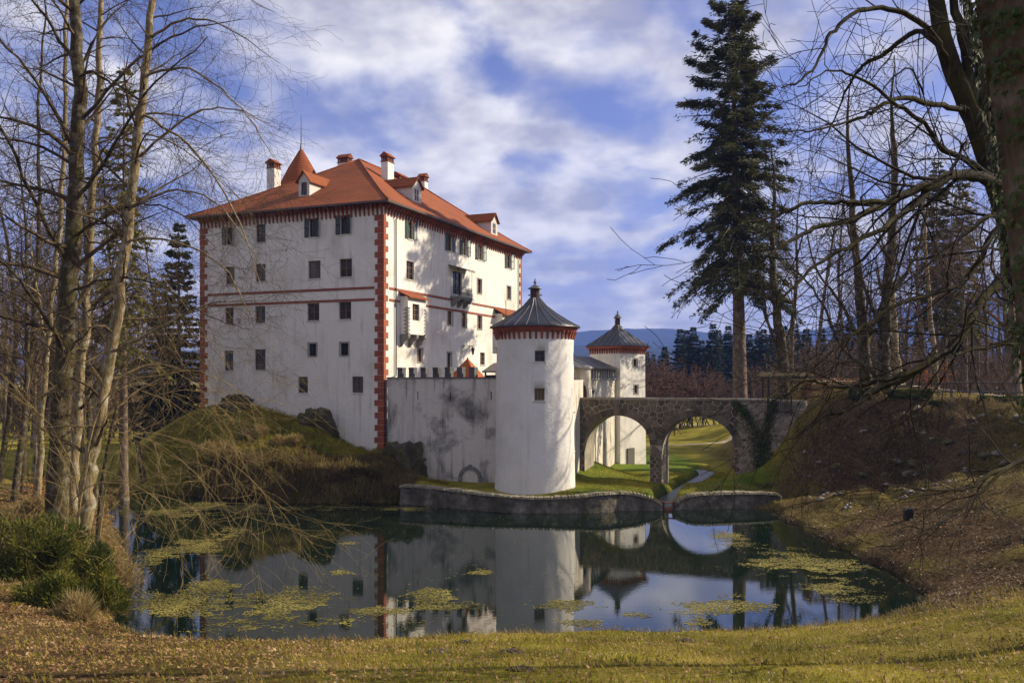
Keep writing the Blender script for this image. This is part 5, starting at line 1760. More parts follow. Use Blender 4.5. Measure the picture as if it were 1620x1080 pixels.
# dense twiggy trees close behind the left clump
tw = []
for i in range(2):
    b = bgtree(150+i*5, 25, 0.2, dens=[1.9,2.2,2.2], start=[0.2,0.15,0.1], ratio=[0.34,0.46,0.5], angle=[(50,12),(45,12),(45,14)], trop=[0.02,0.02,-0.02,-0.02], rmin=0.011, cap=34)
    tw.append((b.mesh(0,'trunk','bark_dark',(0,0,0)), b.mesh(1,'crown','twig_dark',(0,0,0))))
for i, (u, Y, s_, lab) in enumerate([(22,55,1.05,'twiggy dark bare tree near the left edge behind the clump'),(152,62,1.15,'twiggy dark bare tree directly behind the leaning pale trunk'),(228,72,1.1,'twiggy dark bare tree beyond the clump nearest the castle'),(64,70,1.2,'twiggy dark bare tree far back between the left trunks'),(-30,60,1.1,'twiggy bare tree half outside the left picture edge')]):
    x = (u-UC)/F*Y
    o = thing('bare_tree', (x, Y, gz(x, Y)-0.1), lab, 'tree', rw.random()*6.28, 'twiggy trees behind the left clump'); o.scale = (s_*1.1, s_*1.1, s_)
    for nm, me in zip(('trunk', 'crown'), tw[i % 2]): link(nm, me, o)
# far conifers
cp = spruce('spruce_tree', (0,0,0), 26, 'dark spruce in the row beyond the meadow', 41, 44, 4.6, 0.06, 12, 'needles_far', r0=0.35, droop=0.3, per=7, wsp=0.20, lsp=1.0, shape=0.9, rag=0.4)
far_c = [(1052,548,230),(1076,520,235),(1086,522,242),(1097,517,230),(1110,538,228),(1128,512,215),(1137,522,222),(1152,515,225),(1185,528,225),(1200,524,232),(1208,520,222),(1222,520,240),(1240,515,230),(1258,512,226),(1276,520,236),(1300,520,240),(1325,512,232),(1024,556,300),(1034,560,310),(1044,562,300),(1016,558,320),(1345,500,240),(1380,505,235),(1415,495,240),(1455,510,250),(1500,500,245),(1540,505,250)]
first = True
for i, (u, v, Y) in enumerate(far_c):
    x = (u-UC)/F*Y; z0 = gz(x, Y); h = px(u, v, Y).z-z0
    lab = 'dark spruce in the conifer row beyond the meadow'
    if first:
        cp.location = (x, Y, z0); cp.scale = (h/26*rw.uniform(0.9,1.2),)*2+(h/26,); tag(cp, lab, 'tree', 'conifers beyond the meadow'); first = False
    else:
        copy_tree(cp, (x, Y, z0), rw.random()*6.28, (h/26*rw.uniform(0.9,1.25), h/26), lab, 'conifers beyond the meadow')
# left conifers
spruce('spruce_tree', ground_at(283, 92), px(0, 352, 92).z-gz((283-UC)/F*92, 92), 'dark dense spruce standing close to the castle left corner', 51, 40, 3.4, 0.05, 16, 'needles_far', r0=0.35, droop=0.35, wsp=0.16, lsp=0.6)
spruce('spruce_tree', ground_at(252, 104), 19, 'smaller dark spruce beside the dense one left of the castle', 52, 34, 3.4, 0.05, 14, 'needles_far', r0=0.3, droop=0.35, wsp=0.18, lsp=0.6)
spruce('spruce_tree', ground_at(196, 66), 33, 'tall olive green spruce rising behind the pale left trunks', 53, 36, 3.2, 0.34, 9, 'needles_olive', r0=0.36, droop=0.5, sparse=0.5, wsp=0.12, lsp=0.7, rag=0.5)
# right conifers
spruce('spruce_tree', ground_at(1482, 118), px(0, 268, 118).z-6, 'thin spruce with sparse dark boughs in the right woods', 61, 46, 4.2, 0.30, 11, 'needles', r0=0.36, droop=0.4, sparse=0.4, wsp=0.15, lsp=0.7, rag=0.5)
spruce('spruce_tree', ground_at(1522, 124), px(0, 285, 124).z-6, 'thin brownish spruce beside the sparse dark one in woods', 62, 46, 4.6, 0.28, 11, 'needles_olive', r0=0.36, droop=0.4, sparse=0.4, wsp=0.15, lsp=0.7, rag=0.5)

# reddish leafless shrubs beyond the bridge
SH = dict(seg=[6,5,4,3], wander=[0.10,0.14,0.18,0.2], trop=[0.05,0.03,0.02,0.0], dens=[2.2,2.4,2.4], start=[0.12,0.15,0.1], angle=[(34,10),(38,12),(40,14)], ratio=[0.42,0.5,0.55], rr=[0.55,0.6,0.65], rmin=0.022, max=3, tlvl=0, cap=22)
def shrubmesh(seed, n, h, m=('bark_far','twig_red')):
    b = Branches(seed); r_ = random.Random(seed)
    for i in range(n):
        a = r_.random()*6.28; q = r_.uniform(0.1, 0.5)
        b.grow((r_.gauss(0,0.7), r_.gauss(0,0.7), 0), (math.cos(a)*q, math.sin(a)*q, 1), h*r_.uniform(0.7,1.05), 0.07, 0, SH)
    return b.mesh(0,'trunk',m[0],(0,0,0)), b.mesh(1,'crown',m[1],(0,0,0))
shm = [shrubmesh(200, 7, 9), shrubmesh(207, 7, 8)]
for i, (u, v, Y) in enumerate([(1026,560,150),(1040,556,158),(1056,562,150),(1070,570,155),(1084,585,150),(1098,575,148),(1112,582,152),(1030,575,140),(1062,588,138),(1128,590,150),(1145,585,156),(1190,588,150),(1205,580,158)]):
    x = (u-UC)/F*Y; z0 = gz(x, Y); h = (px(u, v, Y).z-z0)/9.0
    o = thing('bare_shrub', (x, Y, z0), 'reddish leafless shrub in the thicket beyond the bridge', 'shrub', rw.random()*6.28, 'reddish shrubs beyond the bridge')
    o.scale = (h*1.25, h*1.25, h)
    for nm, me in zip(('stems', 'crown'), shm[i % 2]): link(nm, me, o)

shb = [shrubmesh(220, 7, 7, ('bark_far','twig_brown')), shrubmesh(226, 6, 7, ('bark_far','twig_brown'))]
for i, (u, v, Y) in enumerate([(1262,575,106),(1290,560,112),(1318,575,104),(1340,550,118),(1385,560,110),(1432,565,108),(1452,550,116),(1500,565,110),(1535,555,118),(1570,560,108),(1592,550,114),(1615,565,106),(1275,540,135),(1370,530,138),(1470,530,140),(1550,530,136),(1240,545,160),(1265,535,170),(1305,530,165),(1335,525,175),(1400,525,170),(1430,520,178),(1500,520,168),(1525,515,176),(1585,520,166),(1610,515,172)]):
    x = (u-UC)/F*Y; z0 = gz(x, Y); h = (px(u, v, Y).z-z0)/7.0
    o = thing('bare_shrub', (x, Y, z0), 'brown leafless shrub in the thicket behind the terrace fence', 'shrub', rw.random()*6.28, 'brown shrubs behind the terrace fence')
    o.scale = (h*1.2, h*1.2, h)
    for nm, me in zip(('stems', 'crown'), shb[i % 2]): link(nm, me, o)

for i, (u, v, Y) in enumerate([(5,560,118),(40,570,112),(75,560,122),(110,572,114),(145,565,120),(180,575,110),(215,568,118),(250,575,112),(280,570,124),(-20,560,124),(95,555,140),(165,555,145),(235,555,142),(20,550,146)]):
    x = (u-UC)/F*Y; z0 = gz(x, Y); h = (px(u, v, Y).z-z0)/7.0
    o = thing('bare_shrub', (x, Y, z0), 'brown leafless shrub in the undergrowth of the left woods', 'shrub', rw.random()*6.28, 'brown shrubs in the left woods')
    o.scale = (h*1.2, h*1.2, h)
    for nm, me in zip(('stems', 'crown'), shb[i % 2]): link(nm, me, o)

# --- near left clump: hand-placed trunks, then twigs
LT = dict(seg=[8,7,6,4], wander=[0.10,0.12,0.14,0.16], trop=[-0.02,-0.045,-0.035,-0.02], dens=[1.5,1.9,2.5], start=[0.22,0.15,0.1], angle=[(55,14),(45,14),(42,14)], ratio=[0.5,0.46,0.42], abslen=[6.5], rr=[0.36,0.45,0.5], rmin=0.009, max=3, tlvl=0, taper=0.9, cap=26, fall=0.35)
def P3(seq, Y): return [tuple(px(u, v, Y+(dy if len(q) > 2 else 0))) for q in seq for u, v, dy in [q if len(q) == 3 else (q[0], q[1], 0)]]
def base_fix(pts):
    x, y, z = pts[0]; pts[0] = (x, y, gz(x, y)-0.3); return pts
def ltree(name, trunks, limbs, label, seed, tm, cm, cfg, Y):
    b = Branches(seed); first = None
    for seq, r0, r1, c in trunks:
        pts = P3(seq, Y)
        if first is None: pts = base_fix(pts); first = pts[0]
        b.limb(pts, r0, r1, c, 0, 5, 0.05)
    for seq, r0, r1, c in limbs: b.limb(P3(seq, Y), r0*0.8, r1*0.7, c, 1, 5, 0.04)
    return b.build(name, first, label, tm, cm)
LT2 = dict(LT); LT2.update(dens=[1.4,1.8,2.4], cap=34)
LTW = dict(LT); LTW.update(abslen=[5.5], dens=[1.1,1.8,2.4], rmin=0.0055, wander=[0.1,0.15,0.19,0.24], rr=[0.3,0.4,0.5], trop=[0,-0.06,-0.05,-0.03])
ltree('bare_tree', [([(128,850),(140,760),(150,690),(180,520),(205,330),(225,160),(240,0),(246,-90)], 0.42, 0.12, LT2)],
      [([(225,180,0),(300,230,-2),(370,330,-4),(410,450,-5)], 0.10, 0.02, LTW), ([(205,330),(280,300,-1),(350,330,-3),(420,430,-4)], 0.09, 0.02, LTW), ([(170,560),(250,520,-2),(330,480,-3),(420,475,-4)], 0.10, 0.02, LTW), ([(235,60),(300,30,-1),(370,50,-2),(440,100,-3)], 0.09, 0.02, LTW), ([(240,-20),(330,-40,-1),(430,20,-2)], 0.09, 0.02, LTW), ([(215,250),(290,190,-1),(360,170,-2),(430,195,-3)], 0.09, 0.02, LTW), ([(228,120),(300,110,-2),(380,170,-3),(435,250,-4)], 0.09, 0.02, LTW), ([(200,380),(270,380,-1),(350,420,-2),(400,500,-3)], 0.09, 0.02, LTW)],
      'leaning pale-barked bare tree, rightmost trunk of the left clump', 301, 'bark_pale', 'twig_dark', LT, 44.0)
ltree('bare_tree', [([(90,850),(95,700),(105,520),(118,330),(125,150),(118,0),(115,-120)], 0.60, 0.20, LT2)],
      [([(110,420),(60,330,-2),(0,200,-4),(-60,120,-5)], 0.16, 0.05, LT), ([(118,320),(170,250,-2),(230,150,-4),(330,60,-6)], 0.15, 0.03, LTW), ([(122,200),(200,110,-1),(290,50,-2),(385,30,-3)], 0.13, 0.02, LTW), ([(110,380),(190,330,-2),(270,330,-3),(340,390,-4)], 0.11, 0.02, LTW), ([(118,100),(60,10,-1),(-10,-60,-2)], 0.13, 0.03, LT), ([(112,460),(180,440,-2),(250,450,-3),(330,500,-4),(400,520,-5)], 0.10, 0.02, LTW), ([(104,600),(50,640,-2),(10,720,-4),(-10,800,-5)], 0.07, 0.015, LTW), ([(122,240),(60,130,-2),(-20,40,-4)], 0.15, 0.05, LT), ([(105,560),(70,500,-3),(20,430,-5),(-40,390,-6)], 0.16, 0.05, LT)],
      'thickest dark mossy bare tree in the middle of the left clump', 302, 'bark_dark', 'twig_dark', LT, 46.0)
ltree('bare_tree', [([(112,840),(120,700),(130,560),(140,400),(150,230),(158,60),(160,-100)], 0.32, 0.12, LT2)],
      [([(140,380),(210,400,-2),(290,480,-4),(370,600,-6)], 0.08, 0.015, LTW), ([(150,230),(230,210,-2),(320,260,-4),(400,340,-5)], 0.08, 0.015, LTW)],
      'slim pale-barked bare tree between the thick and the leaning trunks', 303, 'bark_pale', 'twig_dark', LT, 49.0)
ltree('bare_tree', [([(60,800),(65,650),(80,480),(98,300),(104,120),(104,-60)], 0.20, 0.09, LT2)], [([(80,480),(20,440,-1),(-50,440,-2)], 0.08, 0.02, LT)],
      'slim greenish bare tree just left of the thick trunk', 304, 'bark_pale', 'twig_dark', LT, 52.0)
ltree('bare_tree', [([(35,740),(42,620),(55,480),(62,340),(60,180),(70,40),(66,-60)], 0.22, 0.03, LT)], [],
      'bare tree with forked top at the far left, behind the clump', 305, 'bark_dark', 'twig_dark', LT, 60.0)
ltree('bare_tree', [([(55,760),(60,660),(72,590),(66,500),(50,400),(56,300)], 0.20, 0.02, LT)], [],
      'short crooked pale tree on the left bank', 306, 'bark_pale', 'twig_dark', LT, 57.0)
ltree('bare_tree', [([(0,660),(20,600),(25,500),(10,380),(-15,250),(-20,120)], 0.22, 0.02, LT)], [],
      'bare tree cut by the left edge of picture', 307, 'bark_dark', 'twig_dark', LT, 66.0)
# sunlit drooping saplings at the water's edge
SAP = dict(seg=[8,7,6,5], wander=[0.10,0.15,0.19,0.22], trop=[-0.05,-0.05,-0.04,-0.02], dens=[0.8,1.2,1.9], start=[0.2,0.12,0.1], angle=[(38,14),(38,14),(38,14)], ratio=[0.5,0.5,0.5], rr=[0.5,0.55,0.6], rmin=0.0045, max=3, tlvl=0, cap=14, fall=0.3)
def sapling(specs, label, seed, Y):
    b = Branches(seed); first = None
    for seq, r0 in specs:
        pts = P3(seq, Y)
        if first is None: pts = base_fix(pts); first = pts[0]
        b.limb(pts, r0*0.62, 0.008, SAP, 1, 5, 0.03)
    return b.build('drooping_sapling', first, label, 'twig_pale', 'twig_pale', None, 'sapling')
sapling([([(118,880),(125,780),(90,690,-1),(30,620,-2),(-30,560,-3)],0.07),([(122,830),(150,700),(220,690,-1),(300,740,-2),(360,820,-3)],0.06),([(122,830),(160,640),(260,590,-1),(350,600,-2),(420,660,-3)],0.06),([(120,840),(60,780),(20,820,-2),(5,900,-3)],0.045)], 'pale leafless sapling with drooping twigs among the left trunks', 311, 40.5)
sapling([([(96,900),(110,800),(180,760,-1),(250,790,-2),(290,870,-3)],0.05),([(100,880),(60,800),(40,870,-1),(20,980,-2)],0.045),([(104,860),(130,840),(170,900,-1),(200,980,-2)],0.04),([(104,860),(105,780),(60,720),(10,740)],0.04)], 'low pale sapling with hanging twigs over the green bushes', 312, 36.5)
sapling([([(150,850),(190,700),(300,700,-1),(400,760,-3),(440,830,-4)],0.05),([(155,800),(230,640),(330,620,-2),(380,650,-3)],0.045),([(150,830),(210,780),(300,800,-2),(340,850,-3)],0.04)], 'pale sapling arching its twigs out over the water', 313, 42.0)
# dark low pole leaning at the bank
b = Branches(314); pts = base_fix(P3([(153,845),(160,780),(172,700),(185,640)], 42.5)); b.limb(pts, 0.13, 0.05, None, 0, 5, 0.01)
b.build('dead_stem', pts[0], 'short dark leaning dead stem at the left water edge', 'bark_dark', 'twig_dark', None, 'stem')

# --- right: big tree with long arching dark limbs, hand-placed
RTC = dict(seg=[8,7,6,4], wander=[0.12,0.15,0.18,0.20], trop=[0.0,-0.01,0.0,0.0], dens=[1.2,1.9,2.8], start=[0.25,0.12,0.1], angle=[(45,14),(42,14),(42,14)], ratio=[0.34,0.42,0.45], rr=[0.42,0.42,0.5], rmin=0.006, max=3, tlvl=0, taper=0.9, cap=20, fall=0.35)
b = Branches(401)
Yb = 21.0
stem = P3([(1690,980),(1660,760),(1640,560),(1615,420),(1580,300),(1540,190),(1500,90),(1480,0),(1465,-80)], Yb)
stem = base_fix(stem)
b.limb(stem, 0.40, 0.15, None, 0, 6, 0.01)
for seq, r0, r1 in [
    ([(1545,200),(1530,100),(1510,0),(1500,-80)], 0.24, 0.14), ([(1560,240),(1555,140),(1535,40),(1520,-60)], 0.26, 0.16), ([(1590,330),(1575,220),(1560,120),(1530,0)], 0.22, 0.12),
    ([(1505,110,0),(1480,60,-0.5),(1430,20,-1),(1370,15,-1.5),(1320,45,-2),(1300,85,-2.4),(1270,125,-3),(1235,140,-3.4)], 0.13, 0.03),
    ([(1495,80,0),(1450,50,1),(1400,85,1.5),(1365,105,2),(1340,140,2.4),(1320,190,3),(1290,240,3.4)], 0.13, 0.02),
    ([(1530,175,0),(1480,165,-1),(1420,155,-2),(1385,175,-2.5),(1350,190,-3),(1290,205,-3.6),(1240,208,-4)], 0.12, 0.02),
    ([(1600,300,0),(1560,285,-1),(1510,275,-2),(1480,290,-2.5),(1440,305,-3),(1400,322,-3.5),(1350,345,-4),(1290,362,-4.4),(1240,385,-5),(1190,425,-5.5)], 0.24, 0.035),
    ([(1600,300,0),(1540,260,-1),(1490,235,-1.5),(1470,205,-2),(1420,165,-2.5),(1370,130,-3),(1320,112,-3.5),(1260,140,-4)], 0.13, 0.02),
    ([(1400,322,-3.5),(1340,318,-4),(1280,320,-4.5),(1215,345,-5),(1170,350,-5.5)], 0.10, 0.02),
    ([(1480,290,-2.5),(1440,330,-3),(1400,360,-4),(1340,390,-4.5),(1290,420,-5),(1240,470,-5.5),(1200,520,-6)], 0.12, 0.02),
    ([(1640,480,0),(1610,400,0.5),(1590,345,0),(1560,345,-1),(1530,370,-1.5),(1490,400,-2),(1450,430,-2.5),(1400,470,-3)], 0.14, 0.03),
    ([(1655,420,0),(1610,350,-0.5),(1570,370,-1),(1540,430,-1.4),(1500,455,-2),(1440,475,-2.5),(1390,500,-3),(1330,545,-3.5),(1270,600,-4),(1240,640,-4.3)], 0.15, 0.02),
    ([(1660,520,0),(1600,440,-0.5),(1565,460,-1),(1540,500,-1.5),(1510,545,-2),(1480,565,-2.5),(1430,590,-3),(1380,606,-3.2),(1320,612,-3.5),(1280,600,-4),(1240,606,-4.4)], 0.22, 0.03),
    ([(1480,565,-2.5),(1440,595,-2.6),(1390,615,-2.8),(1350,645,-3),(1300,660,-3.2),(1260,690,-3.6),(1225,700,-4)], 0.12, 0.02),
    ([(1650,545,0),(1600,545,-0.6),(1560,550,-1),(1510,560,-1.6),(1470,560,-2.2)], 0.09, 0.05),
    ([(1700,700,0),(1640,720,-1),(1580,745,-2),(1530,770,-2.5),(1490,775,-3),(1440,770,-3.5),(1390,765,-4)], 0.12, 0.015),
    ([(1590,740,-2),(1550,780,-2.4),(1510,810,-3),(1470,835,-3.5),(1420,858,-4),(1370,868,-4.3)], 0.08, 0.015),
    ([(1460,150),(1440,110,-0.6),(1400,140,-1),(1380,190,-1.6),(1405,225,-2)], 0.05, 0.01)]:
    pts = P3(seq, Yb); r0 *= 0.60; r1 *= 0.5
    b.limb(pts, r0, r1, RTC if r0 < 0.14 or len(seq) > 5 else None, 1, 5, 0.018)
b.build('bare_tree', stem[0], 'large dark bare tree with long arching limbs reaching in from the right', 'bark_backlit', 'twig_backlit')

# mid trees on the terrace edge
MT = dict(LT); MT.update(dens=[0.55,0.9,1.5], trop=[0.02,0.02,0.02,0.0], abslen=[6.0], rmin=0.011, angle=[(50,14),(45,14),(42,14)])
ltree('bare_tree', [([(1372,655),(1368,560),(1360,480),(1352,380),(1345,270),(1340,190),(1346,120)], 0.50, 0.03, MT)], [([(1362,540),(1330,480),(1290,420),(1270,330)], 0.2, 0.05, MT), ([(1364,560),(1395,480),(1420,400),(1430,300)], 0.2, 0.05, MT)],
      'dark forked bare tree, left of the pair on the terrace edge', 411, 'bark_dark', 'twig_dark', MT, 69.0)
ltree('bare_tree', [([(1402,658),(1398,560),(1402,470),(1412,360),(1416,250),(1410,170),(1416,90)], 0.52, 0.03, MT)], [([(1398,600),(1360,575),(1330,545),(1300,480),(1260,430),(1210,420)], 0.24, 0.04, MT), ([(1402,480),(1450,400),(1470,310),(1480,240)], 0.2, 0.04, MT), ([(1400,540),(1350,400),(1330,300)], 0.2, 0.05, MT)],
      'dark bare tree with a low side limb, right of the pair on the terrace', 412, 'bark_dark', 'twig_dark', MT, 68.0)
ltree('bare_tree', [([(1240,640),(1238,560),(1228,480),(1222,390),(1225,300),(1220,230)], 0.62, 0.04, MT)], [([(1240,590),(1215,510),(1205,450),(1190,400)], 0.22, 0.06, MT), ([(1238,560),(1255,500),(1250,440)], 0.14, 0.04, MT)],
      'broad dark bare trunk standing behind the pergola', 413, 'bark_dark', 'twig_dark', MT, 86.0)
ltree('bare_tree', [([(1428,652),(1418,560),(1412,470),(1408,380),(1412,280),(1408,200)], 0.42, 0.04, MT)], [], 'pale sunlit straight trunk behind the terrace fence', 414, 'bark_pale', 'twig_brown', MT, 90.0)
ltree('bare_tree', [([(1480,655),(1478,560),(1468,450),(1462,330),(1466,220)], 0.40, 0.04, MT)], [], 'pale sunlit trunk near the orange beech leaves', 415, 'bark_pale', 'twig_brown', MT, 96.0)
ltree('bare_tree', [([(1605,655),(1600,540),(1592,430),(1585,300),(1590,160),(1584,40)], 0.75, 0.1, MT)], [], 'stout grey trunk behind the fence at the right edge', 416, 'bark_far', 'twig_brown', MT, 84.0)

# --- ivy-clad trunk at the right edge
b = Branches(420); Yi = 9.0
stem = base_fix(P3([(1850,1150),(1770,850),(1706,620),(1678,420),(1655,220),(1626,40),(1605,-80)], Yi))
Pst = b.limb(stem, 0.50, 0.44, None, 0, 6, 0.0)
ivt = b.build('ivy_clad_tree', stem[0], 'thick trunk wrapped in green ivy at the right edge, nearest tree', 'bark_spruce', 'twig_dark')
def leafmesh():
    pts = [(0,0),(-0.42,0.08),(-0.5,0.42),(-0.2,0.45),(0,1.0),(0.2,0.45),(0.5,0.42),(0.42,0.08)]
    mb = MB(); c_ = (0, 0.35, 0.06)
    for i in range(len(pts)):
        a, q = pts[i], pts[(i+1)%len(pts)]
        mb.poly([c_, (a[0],a[1],0), (q[0],q[1],0)])
    return mb.mesh('ivy_leaf', 'ivy')
ivl = leafmesh(); r_ = random.Random(77)
restV, restF = [], []
cnt = 0
for i in range(1500):
    t = r_.random()*(len(Pst)-1.001); k = int(t); f = t-k
    p = Vector(Pst[k]).lerp(Vector(Pst[k+1]), f)
    if not (5.0 < p.z < 14.5): continue
    a = r_.uniform(math.pi*0.55, math.pi*1.75)      # the side in view
    rr_ = 0.47+r_.uniform(0.0, 0.10)
    n_ = Vector((math.cos(a), math.sin(a), r_.uniform(-0.1, 0.5))).normalized()
    pos = p+Vector((math.cos(a)*rr_, math.sin(a)*rr_, 0))
    dn = Vector((r_.gauss(0,0.5), r_.gauss(0,0.5), -1)); dn = (dn-n_*dn.dot(n_)).normalized()
    sd_ = dn.cross(n_)
    s = r_.uniform(0.07, 0.125)
    mt = Matrix.Translation(pos-ivt.location) @ Matrix(((sd_.x,dn.x,n_.x),(sd_.y,dn.y,n_.y),(sd_.z,dn.z,n_.z))).to_4x4() @ Matrix.Diagonal((s,s,s,1))
    if cnt < 290 and math.sin(a) < 0.25 and 8.2 < p.z < 13.2:
        o = bpy.data.objects.new('ivy_leaf', ivl); col.objects.link(o); o.parent = ivt; o.matrix_local = mt; cnt += 1
    else:
        base = len(restV)
        restV += [tuple(mt @ v.co) for v in ivl.vertices]; restF += [tuple(base+x for x in pl.vertices) for pl in ivl.polygons]
me = bpy.data.meshes.new('ivy_leaves'); me.from_pydata(restV, [], restF); me.materials.append(M['ivy'])
tag(link('ivy_leaves', me, ivt), kind='stuff')

# ------------------------------------------------------------------ rocks
def rock(loc, size, seed, label, sub=5, parent=None):
    bm = bmesh.new(); bmesh.ops.create_icosphere(bm, subdivisions=sub, radius=1.0)
    r_ = random.Random(seed); fs = [(Vector((r_.gauss(0,1),r_.gauss(0,1),r_.gauss(0,1)))*f, r_.random()*6.28, a) for f, a in ((1.2,.2),(1.6,.18),(2.6,.15),(3.5,.13),(5.5,.08),(7,.07),(11,.05),(14,.04),(19,.03))]
    for v in bm.verts:
        k = 0.78+sum(a*1.5*(1-2*abs(math.sin(v.co.dot(d)*0.7+ph)))*0.75+a*0.5 for d, ph, a in fs)
        v.co = Vector((v.co.x*k*size[0], v.co.y*k*size[1], v.co.z*k*size[2]))
    me = bpy.data.meshes.new('rock'); bm.to_mesh(me); bm.free(); me.materials.append(M['rock'])
    o = link('rock_outcrop', me, None, loc)
    return tag(o, label, 'rock')
rock(px(503,688,74.6), (1.9,1.1,1.75), 1, 'dark mossy rock outcrop against the castle front wall')
rock(px(632,742,71.2), (2.0,1.2,1.9), 2, 'dark rounded mossy rock below the castle corner at the grey wall')
rock(px(372,640,77.5), (1.1,0.8,0.75), 3, 'rock on top of the grassy hill by the castle wall')
rock(px(587,778,65.2), (0.30,0.25,0.25), 4, 'small pale boulder at the far shore', 3)
for i, (u, v, Y, s) in enumerate([(1400,715,62.5,.5),(1420,708,62.8,.6),(1445,712,62,.55),(1475,706,62,.6),(1500,712,61,.5),(1525,700,60,.55),(1545,712,59,.6),(1440,728,61,.6),(1365,705,64,.5),(1410,735,60.5,.6),(1470,730,60,.5),(1560,725,57,.5),(1322,690,66,.4),(1300,715,65.5,.4),(1590,715,56,.5)]):
    x = (u-UC)/F*Y; s *= 0.75; o = rock((x, Y, gz(x, Y)-0.05*s), (s, s*0.9, s*0.7), 20+i, 'pale grey stone half buried in the steep right bank', 2)
    o['group'] = 'stones in the right bank'
o = MB().box(-0.2,0.2,-0.18,0.18,-0.2,0.5)
o.prism([(-0.2,0.501),(0.2,0.501),(0.12,0.62),(-0.14,0.58)], 1, -0.17, 0.17)
x, y = px(1437,838,49)[:2]
tag(o.build('stone_block', 'iron', None, (x, y, gz(x, y))), 'small dark upright block on the right bank slope', 'stone block')

# small pale rubble showing through the bank
rg = np.random.default_rng(77)
n = 480
X = rg.uniform(20, 35, n); Y = rg.uniform(53, 69, n)
k = (sstep(.45,.7,vnoise(X, Y, 1.6, 61)) > rg.random(n)) & (X-20 > (70-Y)*0.0); X, Y = X[k], Y[k]; n = len(X); Z = terrain(X, Y)
oct_ = np.array([(1,0,0),(0,1,0),(-1,0,0),(0,-1,0),(0,0,1),(0,0,-1)], float); ofc = np.array([(0,1,4),(1,2,4),(2,3,4),(3,0,4),(1,0,5),(2,1,5),(3,2,5),(0,3,5)])
sz = rg.uniform(0.03, 0.5, (n,1,1))**1.6*np.concatenate([rg.uniform(0.7,1.6,(n,1,1)), rg.uniform(0.7,1.3,(n,1,1)), rg.uniform(0.5,0.9,(n,1,1))], 2)
V = np.stack([X,Y,Z+0.03],-1)[:,None,:]+(oct_[None]+rg.normal(0,0.22,(n,6,3)))*sz
T_ = (ofc[None]+np.arange(n)[:,None,None]*6).reshape(-1,3)
tag(link('bank_rubble', fastmesh('bank_rubble', V.reshape(-1,3), T_, 'bank_stone')), 'small pale stones showing through the steep right bank', 'stones', kind='stuff')
# molehills in the near grass
for i, (u, v, Y, lab) in enumerate([(694,1035,22,'low dark molehill in the near grass, left of the pair by the middle'),(808,1036,22,'low dark molehill in the near grass, right of the pair'),(735,1018,26.5,'flat molehill close to the water edge'),(1085,1012,27,'molehill in the grass right of the middle'),(825,1076,17.5,'molehill cut by the lower picture edge')]):
    x = (u-UC)/F*Y; bm = bmesh.new(); bmesh.ops.create_icosphere(bm, subdivisions=4, radius=1.0); r_ = random.Random(i)
    for vv in bm.verts:
        vv.co = Vector((vv.co.x*0.27, vv.co.y*0.22, vv.co.z*0.075))*(1+0.25*math.sin(vv.co.x*9+i)*math.sin(vv.co.y*8)+r_.uniform(-.12,.12))
    me = bpy.data.meshes.new('molehill'); bm.to_mesh(me); bm.free(); me.materials.append(M['soil'])
    tag(link('molehill', me, None, (x, Y, gz(x, Y))), lab, 'molehill', 'molehills in the near grass')

# ------------------------------------------------------------------ leafy bushes
def bush(name, loc, size, n, mat_, label, seed, leaf=(0.16, 0.035), cat='shrub', boxy=False, group=None, clump=17, stems='bark_far', up=0.4):
    rg = np.random.default_rng(seed)
    if boxy:
        P = rg.uniform(-1, 1, (n,3)); ax = rg.integers(0, 3, n)
        sel = rg.random(n) < 0.75
        P[np.arange(n)[sel], ax[sel]] = np.sign(P[np.arange(n)[sel], ax[sel]])*rg.uniform(0.85, 1.02, sel.sum())
        P[:,2] = (P[:,2]+1)/2
    else:
        C = rg.normal(0, 1, (clump,3)); C /= np.linalg.norm(C, axis=1, keepdims=True); C *= rg.uniform(0.35, 1.0, (clump,1)); C[:,2] = np.abs(C[:,2])
        k = rg.integers(0, clump, n); D = rg.normal(0, 1, (n,3)); D /= np.linalg.norm(D, axis=1, keepdims=True)
        P = C[k]+D*(rg.uniform(0.35, 1, (n,1))**0.5)*rg.uniform(0.18, 0.42, (clump,1))[k]
        P[:,2] = np.maximum(P[:,2], -0.05)
    P = P*np.array(size)
    D = rg.normal(0, 1, (n,3))+P/np.array(size)*0.9; D[:,2] += up; D /= np.linalg.norm(D, axis=1, keepdims=True)
    A = np.cross(D, rg.normal(0, 1, (n,3))); A /= np.linalg.norm(A, axis=1, keepdims=True)+1e-9
    L = leaf[0]*rg.uniform(0.6, 1.4, (n,1)); Wd = leaf[1]*rg.uniform(0.6, 1.4, (n,1))
    V = np.stack([P, P+D*L*0.5+A*Wd, P+D*L, P+D*L*0.5-A*Wd], 1).reshape(-1,3)
    o = thing(name, loc, label, cat, 0, group)
    link('foliage', fastmesh('foliage', V, np.arange(n*4).reshape(n,4), mat_, False, True), o)
    b = Branches(seed); r_ = random.Random(seed)
    for i in range(6):
        a = r_.random()*6.28; b.grow((0,0,-0.1), (math.cos(a)*0.6*size[0], math.sin(a)*0.6*size[1], 0.9*size[2]), 0.8*max(size), 0.03, 0, dict(SH, max=1, rmin=0.008, dens=[2.0]))
    link('stems', b.mesh(0, 'stems', stems, (0,0,0)), o)
    return o
def gl_(u, v, Y): 
    x = (u-UC)/F*Y; return (x, Y, gz(x, Y)-0.05)
bush('yew_bush', gl_(140,0,34.2), (1.35,1.1,2.2), 8500, 'yew', 'dark green feathery bush at the near left corner of pond', 71, (0.34,0.022), up=0.9)
bush('yew_bush', gl_(30,0,35.5), (2.0,1.5,2.1), 8500, 'yew', 'large yellow-green bush at the left picture edge', 72, (0.34,0.022), up=0.8)
